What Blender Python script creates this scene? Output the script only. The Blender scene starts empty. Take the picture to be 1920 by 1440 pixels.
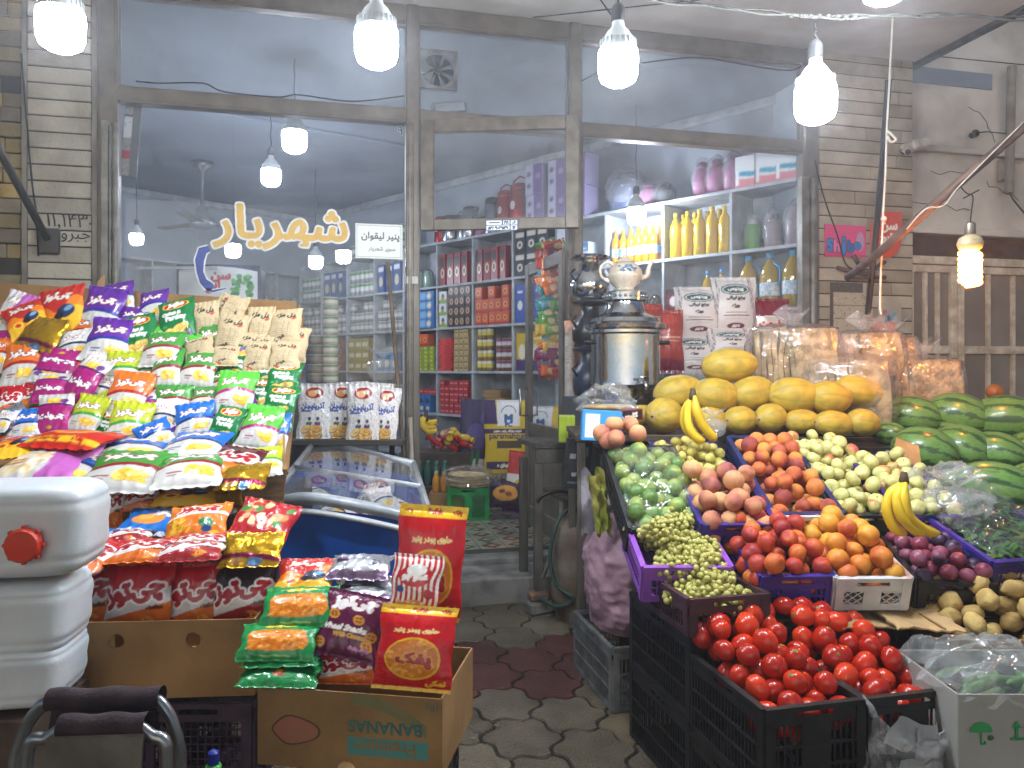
import bpy, math, random
import numpy as np
from mathutils import Vector, Matrix, noise as mnoise
random.seed(7); rng = np.random.default_rng(7)
R = math.radians
sc = bpy.context.scene
col = sc.collection
# ---------------------------------------------------------------- camera, world, exposure
TH = R(13.6); CT, ST = math.cos(TH), math.sin(TH)
FPX, HZ, EYE = 1442.0, 693.0, 1.4
cd = bpy.data.cameras.new('camera'); cam = bpy.data.objects.new('camera', cd); col.objects.link(cam)
cam.location = (0, 0, EYE); cam.rotation_euler = (R(90), 0, -TH)
cd.sensor_width = 36; cd.lens = FPX/1920*36; cd.shift_y = -(720-HZ)/1920; cd.clip_end = 300; cd.clip_start = .05
sc.camera = cam
w = bpy.data.worlds.new("World"); sc.world = w; w.use_nodes = True
nt = w.node_tree; sky = nt.nodes.new('ShaderNodeTexSky'); sky.sky_type = 'NISHITA'; sky.sun_disc = False
sky.sun_elevation = R(30); sky.sun_rotation = R(200)
nt.links.new(sky.outputs[0], nt.nodes['Background'].inputs[0]); nt.nodes['Background'].inputs[1].default_value = 0.07
sc.view_settings.view_transform = 'Standard'; sc.view_settings.look = 'None'
sc.view_settings.exposure = 0.45; sc.view_settings.gamma = 1.0
cy = sc.cycles
cy.use_denoising = True; cy.max_bounces = 6; cy.transparent_max_bounces = 20; cy.diffuse_bounces = 3; cy.glossy_bounces = 3; cy.volume_bounces = 0
cy.use_adaptive_sampling = True; cy.adaptive_threshold = .06; cy.adaptive_min_samples = 20
cy.sample_clamp_indirect = 4.0; cy.sample_clamp_direct = 0; cy.caustics_reflective = False; cy.caustics_refractive = False
BULB = 215.0       # emission of the cold LED bulbs
BULB_IN = 150.0
BULB_DIM = 100.0

def C(lat, dep, z=0.0):
    """camera-aligned ground frame -> world (x along the shop front, y into the shop)"""
    return Vector((lat*CT+dep*ST, dep*CT-lat*ST, z))
def U(px, py, dep): return C((px-960)/FPX*dep, dep, EYE-(py-HZ)/FPX*dep)
def UZ(px, py, z):
    dep = (EYE-z)*FPX/(py-HZ); return C((px-960)/FPX*dep, dep, z)
def UY(px, py, Y):
    k = (px-960)/FPX; d = Y/(CT-k*ST); return Vector((d*(ST+k*CT), Y, EYE-(py-HZ)/FPX*d))
def XY(px, Y): return UY(px, HZ, Y).x
def ZY(px, py, Y): return UY(px, py, Y).z

# ---------------------------------------------------------------- materials
def lin(h):
    if isinstance(h, str):
        h = h.lstrip('#'); c = [int(h[i:i+2], 16)/255 for i in (0, 2, 4)]
        return tuple(x/12.92 if x <= .04045 else ((x+.055)/1.055)**2.4 for x in c)
    return tuple(h)
MATS = {}
def mat(name, c='808080', rough=.5, metal=0.0, c2=None, scale=12.0, bump=0.0, bscale=60.0, coat=0.0, rnd=0.0, detail=4.0, lo=.38, hi=.66, trans=0, ior=1.45, sss=0, sub=None, coords='Object', vcol=False, alpha=1.0, stretch=None, c3=None):
    if name in MATS: return MATS[name]
    m = bpy.data.materials.new(name); m.use_nodes = True; MATS[name] = m
    N, L = m.node_tree.nodes, m.node_tree.links
    b = N['Principled BSDF']; b.inputs['Roughness'].default_value = rough; b.inputs['Metallic'].default_value = metal
    b.inputs['IOR'].default_value = ior
    if coat: b.inputs['Coat Weight'].default_value = coat; b.inputs['Coat Roughness'].default_value = .08
    if trans: b.inputs['Transmission Weight'].default_value = trans
    if sss: b.inputs['Subsurface Weight'].default_value = sss; b.inputs['Subsurface Radius'].default_value = (.02, .01, .006)
    tc = N.new('ShaderNodeTexCoord'); src = tc.outputs[coords]
    if rnd or stretch:
        mp = N.new('ShaderNodeMapping'); L.new(src, mp.inputs['Vector']); src = mp.outputs[0]
        if stretch: mp.inputs['Scale'].default_value = stretch
    if rnd:
        oi = N.new('ShaderNodeObjectInfo')
        cx = N.new('ShaderNodeMath'); cx.operation = 'MULTIPLY'; L.new(oi.outputs['Random'], cx.inputs[0]); cx.inputs[1].default_value = 37.0
        L.new(cx.outputs[0], mp.inputs['Location'])
    nz = N.new('ShaderNodeTexNoise'); nz.inputs['Scale'].default_value = scale; nz.inputs['Detail'].default_value = detail; L.new(src, nz.inputs['Vector'])
    if vcol:
        at = N.new('ShaderNodeVertexColor'); at.layer_name = 'Col'; colout = at.outputs[0]
        if vcol == 'dirt':
            mx = N.new('ShaderNodeMix'); mx.data_type = 'RGBA'; mx.blend_type = 'MULTIPLY'; L.new(colout, mx.inputs[6])
            rp = N.new('ShaderNodeValToRGB'); rp.color_ramp.elements[0].position = .3; rp.color_ramp.elements[1].position = .7
            rp.color_ramp.elements[0].color = (.6, .58, .55, 1); rp.color_ramp.elements[1].color = (1, 1, 1, 1)
            L.new(nz.outputs[0], rp.inputs[0]); L.new(rp.outputs[0], mx.inputs[7]); mx.inputs[0].default_value = 1; colout = mx.outputs[2]
    else:
        rp = N.new('ShaderNodeValToRGB'); e = rp.color_ramp.elements
        a = lin(c); bb = lin(c2) if c2 else tuple(x*.8 for x in a)
        e[0].position = lo; e[0].color = (*bb, 1); e[1].position = hi; e[1].color = (*a, 1)
        if c3:
            x = e.new((lo+hi)/2); x.color = (*lin(c3), 1)
        if rnd:
            ad = N.new('ShaderNodeMath'); ad.operation = 'MULTIPLY_ADD'; L.new(oi.outputs['Random'], ad.inputs[0]); ad.inputs[1].default_value = rnd
            sb = N.new('ShaderNodeMath'); sb.operation = 'SUBTRACT'; L.new(nz.outputs[0], sb.inputs[0]); sb.inputs[1].default_value = rnd/2
            L.new(sb.outputs[0], ad.inputs[2]); L.new(ad.outputs[0], rp.inputs[0])
        else: L.new(nz.outputs[0], rp.inputs[0])
        colout = rp.outputs[0]
    L.new(colout, b.inputs['Base Color'])
    if alpha < 1: b.inputs['Alpha'].default_value = alpha
    if bump:
        n2 = N.new('ShaderNodeTexNoise'); n2.inputs['Scale'].default_value = bscale; n2.inputs['Detail'].default_value = 3; L.new(src, n2.inputs['Vector'])
        bp = N.new('ShaderNodeBump'); bp.inputs['Strength'].default_value = bump; bp.inputs['Distance'].default_value = .01
        L.new(n2.outputs[0], bp.inputs['Height']); L.new(bp.outputs[0], b.inputs['Normal'])
    return m
def emat(name, c, s):
    if name in MATS: return MATS[name]
    m = bpy.data.materials.new(name); m.use_nodes = True; MATS[name] = m
    N, L = m.node_tree.nodes, m.node_tree.links; N.remove(N['Principled BSDF'])
    e = N.new('ShaderNodeEmission'); e.inputs[0].default_value = (*lin(c), 1); e.inputs[1].default_value = s
    L.new(e.outputs[0], N['Material Output'].inputs[0]); return m
def clearmat(name, dust=.06, gl=.5, rough=.02, tint='ffffff', dustc='c8cdd2', bump=0, bscale=30, dscale=3.0, fres=True, dvar=1.0):
    """see-through film or pane: transparent + fresnel gloss + a little dust or milkiness"""
    if name in MATS: return MATS[name]
    m = bpy.data.materials.new(name); m.use_nodes = True; MATS[name] = m
    N, L = m.node_tree.nodes, m.node_tree.links; N.remove(N['Principled BSDF'])
    t = N.new('ShaderNodeBsdfTransparent'); t.inputs[0].default_value = (*lin(tint), 1)
    g = N.new('ShaderNodeBsdfGlossy'); g.inputs['Roughness'].default_value = rough
    d = N.new('ShaderNodeBsdfDiffuse'); d.inputs[0].default_value = (*lin(dustc), 1)
    lw = N.new('ShaderNodeLayerWeight'); lw.inputs[0].default_value = .5
    pw = N.new('ShaderNodeMath'); pw.operation = 'POWER'; L.new(lw.outputs['Facing'], pw.inputs[0]); pw.inputs[1].default_value = 4.5
    ma = N.new('ShaderNodeMath'); ma.operation = 'MULTIPLY_ADD'; L.new(pw.outputs[0], ma.inputs[0]); ma.inputs[1].default_value = .8; ma.inputs[2].default_value = .045
    ml = N.new('ShaderNodeMath'); ml.operation = 'MULTIPLY'; L.new(ma.outputs[0], ml.inputs[0]); ml.inputs[1].default_value = gl*1.5
    m1 = N.new('ShaderNodeMixShader'); L.new(ml.outputs[0], m1.inputs[0]); L.new(t.outputs[0], m1.inputs[1]); L.new(g.outputs[0], m1.inputs[2])
    tc = N.new('ShaderNodeTexCoord'); nz = N.new('ShaderNodeTexNoise'); nz.inputs['Scale'].default_value = dscale; nz.inputs['Detail'].default_value = 6
    L.new(tc.outputs['Object'], nz.inputs['Vector'])
    mr = N.new('ShaderNodeMapRange'); mr.inputs[1].default_value = .3; mr.inputs[2].default_value = .75; mr.inputs[3].default_value = dust*(1-.6*dvar); mr.inputs[4].default_value = dust*(1+dvar)
    L.new(nz.outputs[0], mr.inputs[0])
    m2 = N.new('ShaderNodeMixShader'); L.new(mr.outputs[0], m2.inputs[0]); L.new(m1.outputs[0], m2.inputs[1]); L.new(d.outputs[0], m2.inputs[2])
    if bump:
        n2 = N.new('ShaderNodeTexNoise'); n2.inputs['Scale'].default_value = bscale; n2.inputs['Detail'].default_value = 2; n2.inputs['Distortion'].default_value = 1.5; L.new(tc.outputs['Object'], n2.inputs['Vector'])
        bp = N.new('ShaderNodeBump'); bp.inputs['Strength'].default_value = bump; bp.inputs['Distance'].default_value = .02
        L.new(n2.outputs[0], bp.inputs['Height'])
        for q in (g, d, lw): L.new(bp.outputs[0], q.inputs['Normal'])
    L.new(m2.outputs[0], N['Material Output'].inputs[0]); return m

# ---------------------------------------------------------------- objects
def tag(o, label=None, cat=None, group=None, kind=None):
    if label: o['label'] = label
    if cat: o['category'] = cat
    if group: o['group'] = group
    if kind: o['kind'] = kind
    return o
def empty(name, loc=(0, 0, 0), rz=0.0, label=None, cat=None, group=None, rot=None):
    o = bpy.data.objects.new(name, None); col.objects.link(o); o.location = loc
    o.rotation_euler = rot if rot else (0, 0, rz); o.empty_display_size = .05
    return tag(o, label, cat, group)
def place(o, loc, rz=0.0, rot=None, s=None):
    o.location = loc; o.rotation_euler = rot if rot else (0, 0, rz)
    if s is not None: o.scale = (s, s, s) if isinstance(s, (int, float)) else s
    return o
KIDS = {}
def copy_tree(o, parent=None):
    c = o.copy(); col.objects.link(c); c.parent = parent
    for ch in KIDS.get(o.name, []):
        k = copy_tree(ch, c); KIDS.setdefault(c.name, []).append(k)
    return c
def dup(o, loc, rz=0.0, rot=None, s=None, label=None, group=None):
    c = copy_tree(o)
    if label: c['label'] = label
    if group: c['group'] = group
    return place(c, loc, rz, rot, s)
PROTOS = []
class Proto:
    """first use moves the source itself, later uses copy it"""
    def __init__(self, o): self.o = o; self.used = False; PROTOS.append(self)
    def put(self, loc, rz=0.0, rot=None, s=None, label=None, group=None):
        if not self.used:
            self.used = True; o = self.o
            if label: o['label'] = label
            if group: o['group'] = group
            return place(o, loc, rz, rot, s)
        return dup(self.o, loc, rz, rot, s, label, group)

class MB:
    def __init__(self): self.v, self.f, self.m, self.c = [], [], [], None
    def add(self, vs, fs, m=0):
        b = len(self.v); self.v += [tuple(x) for x in vs]; self.f += [tuple(i+b for i in f) for f in fs]; self.m += [m]*len(fs); return self
    def box(self, x0, x1, y0, y1, z0, z1, m=0, M=None):
        vs = [Vector((x, y, z)) for x in (x0, x1) for y in (y0, y1) for z in (z0, z1)]
        if M is not None: vs = [M @ q for q in vs]
        return self.add(vs, [(0, 1, 3, 2), (4, 6, 7, 5), (0, 4, 5, 1), (2, 3, 7, 6), (0, 2, 6, 4), (1, 5, 7, 3)], m)
    def cbox(self, c, s, m=0, M=None, rz=0):
        M2 = Matrix.Translation(c) @ Matrix.Rotation(rz, 4, 'Z')
        if M is not None: M2 = M @ M2
        return self.box(-s[0]/2, s[0]/2, -s[1]/2, s[1]/2, -s[2]/2, s[2]/2, m, M2)
    def rbox(self, x0, x1, y0, y1, z0, z1, r=.003, m=0, M=None):
        """box with chamfered vertical + horizontal edges (8-gon rings)"""
        r = min(r, (x1-x0)/2.01, (y1-y0)/2.01, (z1-z0)/2.01)
        def ring(i, z): return [(x0+i+r, y0+i, z), (x1-i-r, y0+i, z), (x1-i, y0+i+r, z), (x1-i, y1-i-r, z), (x1-i-r, y1-i, z), (x0+i+r, y1-i, z), (x0+i, y1-i-r, z), (x0+i, y0+i+r, z)]
        rr = [ring(r*.9, z0), ring(0, z0+r), ring(0, z1-r), ring(r*.9, z1)]
        vs = [Vector(p) for q in rr for p in q]
        if M is not None: vs = [M @ q for q in vs]
        fs = [tuple(reversed(range(8))), tuple(range(24, 32))]
        for k in range(3):
            for i in range(8):
                j = (i+1) % 8; fs.append((k*8+i, k*8+j, k*8+8+j, k*8+8+i))
        return self.add(vs, fs, m)
    def lathe(self, prof, seg=24, c=(0, 0, 0), m=0, M=None, sx=1, sy=1, cap=True):
        vs = []
        for (r, z) in prof:
            for k in range(seg):
                a = 2*math.pi*k/seg; vs.append(Vector((c[0]+r*math.cos(a)*sx, c[1]+r*math.sin(a)*sy, c[2]+z)))
        if M is not None: vs = [M @ q for q in vs]
        fs = []
        for i in range(len(prof)-1):
            for k in range(seg):
                j = (k+1) % seg; fs.append((i*seg+k, i*seg+j, (i+1)*seg+j, (i+1)*seg+k))
        if cap:
            if prof[0][0] > 1e-4: fs.append(tuple(reversed(range(seg))))
            if prof[-1][0] > 1e-4: fs.append(tuple(range((len(prof)-1)*seg, len(prof)*seg)))
        return self.add(vs, fs, m)
    def tube(self, pts, r=.01, seg=8, m=0, cap=True):
        pts = [Vector(p) for p in pts]; n = len(pts); rs = r if hasattr(r, '__len__') else [r]*n
        vs = []; up = None
        for i, p in enumerate(pts):
            t = (pts[min(i+1, n-1)]-pts[max(i-1, 0)]).normalized()
            if up is None: up = Vector((0, 0, 1)) if abs(t.z) < .9 else Vector((1, 0, 0))
            a = t.cross(up)
            if a.length < 1e-5: a = t.cross(Vector((0, 1, 0)))
            a.normalize(); b = a.cross(t); up = b
            for k in range(seg):
                q = 2*math.pi*k/seg; vs.append(p+(a*math.cos(q)+b*math.sin(q))*rs[i])
        fs = [(i*seg+k, (i+1)*seg+k, (i+1)*seg+(k+1) % seg, i*seg+(k+1) % seg) for i in range(n-1) for k in range(seg)]
        if cap: fs += [tuple(range(seg)), tuple(reversed(range((n-1)*seg, n*seg)))]
        return self.add(vs, fs, m)
    def ball(self, c, r, s=(1, 1, 1), seg=16, rings=10, m=0, f=None, M=None):
        vs = [];
        for i in range(rings+1):
            th = math.pi*i/rings
            for k in range(seg):
                a = 2*math.pi*k/seg; d = Vector((math.sin(th)*math.cos(a), math.sin(th)*math.sin(a), math.cos(th)))
                q = r if f is None else r*f(d)
                vs.append(Vector((c[0]+d.x*q*s[0], c[1]+d.y*q*s[1], c[2]+d.z*q*s[2])))
        if M is not None: vs = [M @ q for q in vs]
        fs = []
        for i in range(rings):
            for k in range(seg):
                j = (k+1) % seg
                if i == 0: fs.append((k, seg+k, seg+j))
                elif i == rings-1: fs.append((i*seg+k, (i+1)*seg+k, i*seg+j))
                else: fs.append((i*seg+k, (i+1)*seg+k, (i+1)*seg+j, i*seg+j))
        return self.add(vs, fs, m)
    def grid(self, fn, nu, nv, m=0, flip=False):
        vs = [fn(i/nu, j/nv) for j in range(nv+1) for i in range(nu+1)]
        fs = []
        for j in range(nv):
            for i in range(nu):
                a = j*(nu+1)+i; q = (a, a+1, a+nu+2, a+nu+1); fs.append(tuple(reversed(q)) if flip else q)
        return self.add(vs, fs, m)
    def mesh(self, name, mats, smooth=False):
        me = bpy.data.meshes.new(name); me.from_pydata(self.v, [], self.f); mats = mats if isinstance(mats, (list, tuple)) else [mats]
        for q in mats: me.materials.append(q)
        if len(mats) > 1: me.polygons.foreach_set('material_index', self.m)
        if smooth: me.polygons.foreach_set('use_smooth', [True]*len(me.polygons))
        me.update(); return me
    def build(self, name, mats, parent=None, smooth=False, bevel=0, ang=None):
        me = self.mesh(name, mats, smooth)
        if ang is not None and smooth:
            me.shade_flat() if False else None
            me.set_sharp_from_angle(angle=R(ang))
        o = bpy.data.objects.new(name, me); col.objects.link(o)
        if parent is not None: o.parent = parent; KIDS.setdefault(parent.name, []).append(o)
        if bevel:
            b = o.modifiers.new('bevel', 'BEVEL'); b.width = bevel; b.segments = 2; b.limit_method = 'ANGLE'
        return o
def child(o, parent): o.parent = parent; KIDS.setdefault(parent.name, []).append(o); return o

# ---------------------------------------------------------------- writing
AR = {'ا': (0xFE8D, 2), 'آ': (0xFE81, 2), 'ب': (0xFE8F, 4), 'پ': (0xFB56, 4), 'ت': (0xFE95, 4), 'ج': (0xFE9D, 4), 'چ': (0xFB7A, 4), 'ح': (0xFEA1, 4), 'خ': (0xFEA5, 4),
      'د': (0xFEA9, 2), 'ذ': (0xFEAB, 2), 'ر': (0xFEAD, 2), 'ز': (0xFEAF, 2), 'ژ': (0xFB8A, 2), 'س': (0xFEB1, 4), 'ش': (0xFEB5, 4), 'ص': (0xFEB9, 4), 'ط': (0xFEC1, 4), 'ع': (0xFEC9, 4),
      'ف': (0xFED1, 4), 'ق': (0xFED5, 4), 'ک': (0xFB8E, 4), 'گ': (0xFB92, 4), 'ل': (0xFEDD, 4), 'م': (0xFEE1, 4), 'ن': (0xFEE5, 4), 'ه': (0xFEE9, 4), 'و': (0xFEED, 2), 'ی': (0xFBFC, 4)}
def shape(s):
    out = []; n = len(s)
    for i, ch in enumerate(s):
        if ch not in AR:
            if ch != '\u200c': out.append(ch)
            continue
        base, nf = AR[ch]
        pj = i > 0 and s[i-1] in AR and AR[s[i-1]][1] == 4
        nj = nf == 4 and i+1 < n and s[i+1] in AR
        k = 3 if (pj and nj) else 1 if pj else 2 if nj else 0
        out.append(chr(base+k))
    if not any(c in AR for c in s) : return ''.join(out)
    out = out[::-1]; res = []; run = []                    # keep runs of digits left to right
    for ch in out:
        if ch in '۰۱۲۳۴۵۶۷۸۹0123456789': run.append(ch)
        else: res += run[::-1]; run = []; res.append(ch)
    return ''.join(res+run[::-1])
TXT = {}
def text_mesh(s, off=0.0, res=3):
    k = (s, off, res)
    if k in TXT: return TXT[k]
    c = bpy.data.curves.new('t', 'FONT'); c.body = shape(s); c.size = 1; c.resolution_u = res; c.offset = off
    o = bpy.data.objects.new('t', c); col.objects.link(o)
    dg = bpy.context.evaluated_depsgraph_get(); dg.update(); e = o.evaluated_get(dg); m = e.to_mesh(); m.calc_loop_triangles()
    v = np.zeros(len(m.vertices)*3); m.vertices.foreach_get('co', v); v = v.reshape(-1, 3)[:, :2].copy()
    t = np.zeros(len(m.loop_triangles)*3, int); m.loop_triangles.foreach_get('vertices', t); t = t.reshape(-1, 3)
    e.to_mesh_clear(); bpy.data.objects.remove(o); bpy.data.curves.remove(c)
    TXT[k] = (v, t); return TXT[k]
class Canvas:
    def __init__(s, w, h, nx=96, bg='ffffff'):
        s.w, s.h = w, h; s.nx = nx*2; s.ny = max(4, int(round(nx*2*h/w)))
        s.a = np.zeros((s.ny, s.nx, 3)); s.a[:] = lin(bg)
        s.X, s.Y = np.meshgrid((np.arange(s.nx)+.5)/s.nx, (np.arange(s.ny)+.5)/s.ny)
    def put(s, mask, c): s.a[mask] = lin(c); return s
    def rect(s, x0, x1, y0, y1, c): return s.put((s.X >= x0) & (s.X <= x1) & (s.Y >= y0) & (s.Y <= y1), c)
    def ell(s, cx, cy, rx, ry, c, rot=0):
        asp = s.h/s.w; dx, dy = s.X-cx, (s.Y-cy)*asp; ca, sa = math.cos(R(rot)), math.sin(R(rot)); ry = ry*asp
        return s.put(((dx*ca+dy*sa)/rx)**2+((-dx*sa+dy*ca)/ry)**2 <= 1, c)
    def curve(s, y0, slope, amp, c, below=True, th=None, ph=0.0):
        """wavy edge; paints below it, or a band th thick"""
        yy = y0+slope*(s.X-.5)+amp*np.sin(s.X*3.6+ph)
        return s.put((s.Y < yy) if th is None else ((s.Y < yy) & (s.Y > yy-th)), c)
    def poly(s, pts, c):
        m = np.zeros_like(s.X, bool); n = len(pts)
        for i in range(n):
            x1, y1 = pts[i]; x2, y2 = pts[(i+1) % n]
            if y1 == y2: continue
            cnd = ((s.Y > min(y1, y2)) & (s.Y <= max(y1, y2)) & (s.X < (s.Y-y1)*(x2-x1)/(y2-y1)+x1)); m ^= cnd
        return s.put(m, c)
    def chips(s, cx, cy, sz, n=5, c=('f2c63c', 'd99a1e', 'f8dc6a'), seed=1, rx=1.0, ry=.6):
        r = random.Random(seed)
        for i in range(n):
            x, y = cx+r.uniform(-1, 1)*sz*.8*rx, cy+r.uniform(-1, 1)*sz*s.w/s.h*ry*.8; a = r.uniform(-50, 50)
            s.ell(x, y, sz*.55, sz*.36*s.w/s.h, c[1], a); s.ell(x-.006, y+.008, sz*.5, sz*.3*s.w/s.h, c[0] if i % 2 else c[2], a)
            s.ell(x+sz*.1, y, sz*.2, sz*.05*s.w/s.h, c[1], a)
        return s
    def speck(s, c, p=.1, size=1, seed=0):
        r = np.random.default_rng(seed); m = r.random((s.ny//size+1, s.nx//size+1)) < p
        m = np.repeat(np.repeat(m, size, 0), size, 1)[:s.ny, :s.nx]; return s.put(m, c)
    def text(s, t, cx, cy, w, c, out=None, ow=.012, rot=0, bold=.008, maxh=None, flip=False, sy=1.0, skew=0, arc=0):
        v, tr = text_mesh(t)
        if not len(v): return s
        lo, hi = v.min(0), v.max(0); v = (v-(lo+hi)/2)/(hi[0]-lo[0])
        sc_ = w
        v = v*sc_; v[:, 1] *= sy
        hh = (v[:, 1].max()-v[:, 1].min())
        asp = s.h/s.w
        if maxh and hh > maxh*asp: v *= maxh*asp/hh
        if arc: v[:, 1] += arc*(v[:, 0]/w*2)**2*w
        v[:, 0] += skew*v[:, 1]
        if flip: v = -v
        ca, sa = math.cos(R(rot)), math.sin(R(rot)); v = np.stack([v[:, 0]*ca-v[:, 1]*sa, v[:, 0]*sa+v[:, 1]*ca], 1)
        P = np.stack([(v[:, 0]+cx)*s.nx-.5, (v[:, 1]/asp+cy)*s.ny-.5], 1)
        m = np.zeros((s.ny, s.nx), bool)
        for a, b, d in P[tr]:
            x0, x1 = int(max(0, min(a[0], b[0], d[0]))), int(min(s.nx-1, max(a[0], b[0], d[0])+1)); y0, y1 = int(max(0, min(a[1], b[1], d[1]))), int(min(s.ny-1, max(a[1], b[1], d[1])+1))
            if x1 < x0 or y1 < y0: continue
            X, Y = np.meshgrid(np.arange(x0, x1+1), np.arange(y0, y1+1))
            e1 = (b[0]-a[0])*(Y-a[1])-(b[1]-a[1])*(X-a[0]); e2 = (d[0]-b[0])*(Y-b[1])-(d[1]-b[1])*(X-b[0]); e3 = (a[0]-d[0])*(Y-d[1])-(a[1]-d[1])*(X-d[0])
            q = ((e1 >= -.3) & (e2 >= -.3) & (e3 >= -.3)) | ((e1 <= .3) & (e2 <= .3) & (e3 <= .3))
            m[y0:y1+1, x0:x1+1] |= q
        def dil(m, r):
            r = int(round(r*s.nx)); o = m.copy()
            for dy in range(-r, r+1):
                for dx in range(-r, r+1):
                    if dx*dx+dy*dy <= r*r+.5 and (dx or dy):
                        q = np.zeros_like(m); q[max(0, dy):s.ny+min(0, dy), max(0, dx):s.nx+min(0, dx)] = m[max(0, -dy):s.ny+min(0, -dy), max(0, -dx):s.nx+min(0, -dx)]; o |= q
            return o
        if bold: m = dil(m, bold)
        if out: s.put(dil(m, ow), out)
        return s.put(m, c)
    def at(s, u, v):
        """box-filtered sample at arrays u, v"""
        a = s.a; k = (a+np.roll(a, 1, 0)+np.roll(a, -1, 0)+np.roll(a, 1, 1)+np.roll(a, -1, 1))/5
        i = np.clip((u*s.nx).astype(int), 0, s.nx-1); j = np.clip((v*s.ny).astype(int), 0, s.ny-1)
        return k[j, i]
def paint(me, cols):
    ca = me.color_attributes.new('Col', 'FLOAT_COLOR', 'POINT'); q = np.ones((len(me.vertices), 4)); q[:, :3] = cols; ca.data.foreach_set('color', q.ravel())
def card(name, cv, m, nx=None, bulge=None, parent=None, th=.0015, loc=None, rot=None):
    """a printed sheet standing in local x-z facing -y, with real thickness; origin at its bottom centre"""
    nx = nx or cv.nx//2; ny = max(2, int(nx*cv.h/cv.w)); b = MB()
    fn = bulge or (lambda u, v: 0.0)
    b.grid(lambda u, v: ((u-.5)*cv.w, -th/2-fn(u, v), v*cv.h), nx, ny)
    n1 = len(b.v); uu = np.tile(np.arange(nx+1)/nx, ny+1); vv = np.repeat(np.arange(ny+1)/ny, nx+1)
    b.box(-cv.w/2, cv.w/2, -th/2+.0004, th/2, 0, cv.h)
    me = b.mesh(name, m, smooth=False); cols = np.zeros((len(b.v), 3)); cols[:n1] = cv.at(uu, vv); cols[n1:] = cv.a[0, 0]
    paint(me, cols); o = bpy.data.objects.new(name, me); col.objects.link(o)
    if parent is not None: child(o, parent)
    if loc is not None: place(o, loc, rot=rot or (0, 0, 0))
    return o
def mask_letters(name, t, m, width, bold, parent=None, loc=(0, 0, 0), sy=1.0, th=.001, nx=210):
    """cut vinyl letters: one clean sheet of small faces wherever the letters are"""
    v, _ = text_mesh(t); lo, hi = v.min(0), v.max(0); hh = width*(hi[1]-lo[1])/(hi[0]-lo[0])*sy; pad = width*.14
    W_, H_ = width+2*pad, hh+2*pad; c = Canvas(W_, H_, nx, '000000'); c.text(t, .5, .5, width/W_, 'ffffff', bold=bold, sy=sy); M_ = c.a[..., 0] > .5; b = MB()
    for j in range(c.ny):
        i = 0; z0, z1 = (j/c.ny-.5)*H_, ((j+1)/c.ny-.5)*H_
        while i < c.nx:
            if M_[j, i]:
                k = i
                while k < c.nx and M_[j, k]: k += 1
                x0, x1 = (i/c.nx-.5)*W_, (k/c.nx-.5)*W_; b.add([(x0, 0, z0), (x1, 0, z0), (x1, 0, z1), (x0, 0, z1)], [(0, 1, 2, 3)]); i = k
            else: i += 1
    o = b.build(name, m, parent); o.location = loc; return o
def lettering(name, t, m, width, parent=None, loc=(0, 0, 0), rot=(R(90), 0, 0), off=0.0, res=6, sy=1.0, th=.001, dy=0, flip=False):
    v, tr = text_mesh(t, off, res); v0, _ = text_mesh(t, 0.0, res); lo, hi = v0.min(0), v0.max(0); k = width/(hi[0]-lo[0]); q = (v-(lo+hi)/2)*k; q[:, 1] *= sy
    if flip: q = -q
    b = MB(); b.add([(x, y, dy) for x, y in q], [tuple(map(int, f)) for f in tr])
    o = b.build(name, m, parent); place(o, loc, rot=rot); return o
# ================================================================ THE SETTING
YF = 4.85                                    # plane of the shop front
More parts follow.
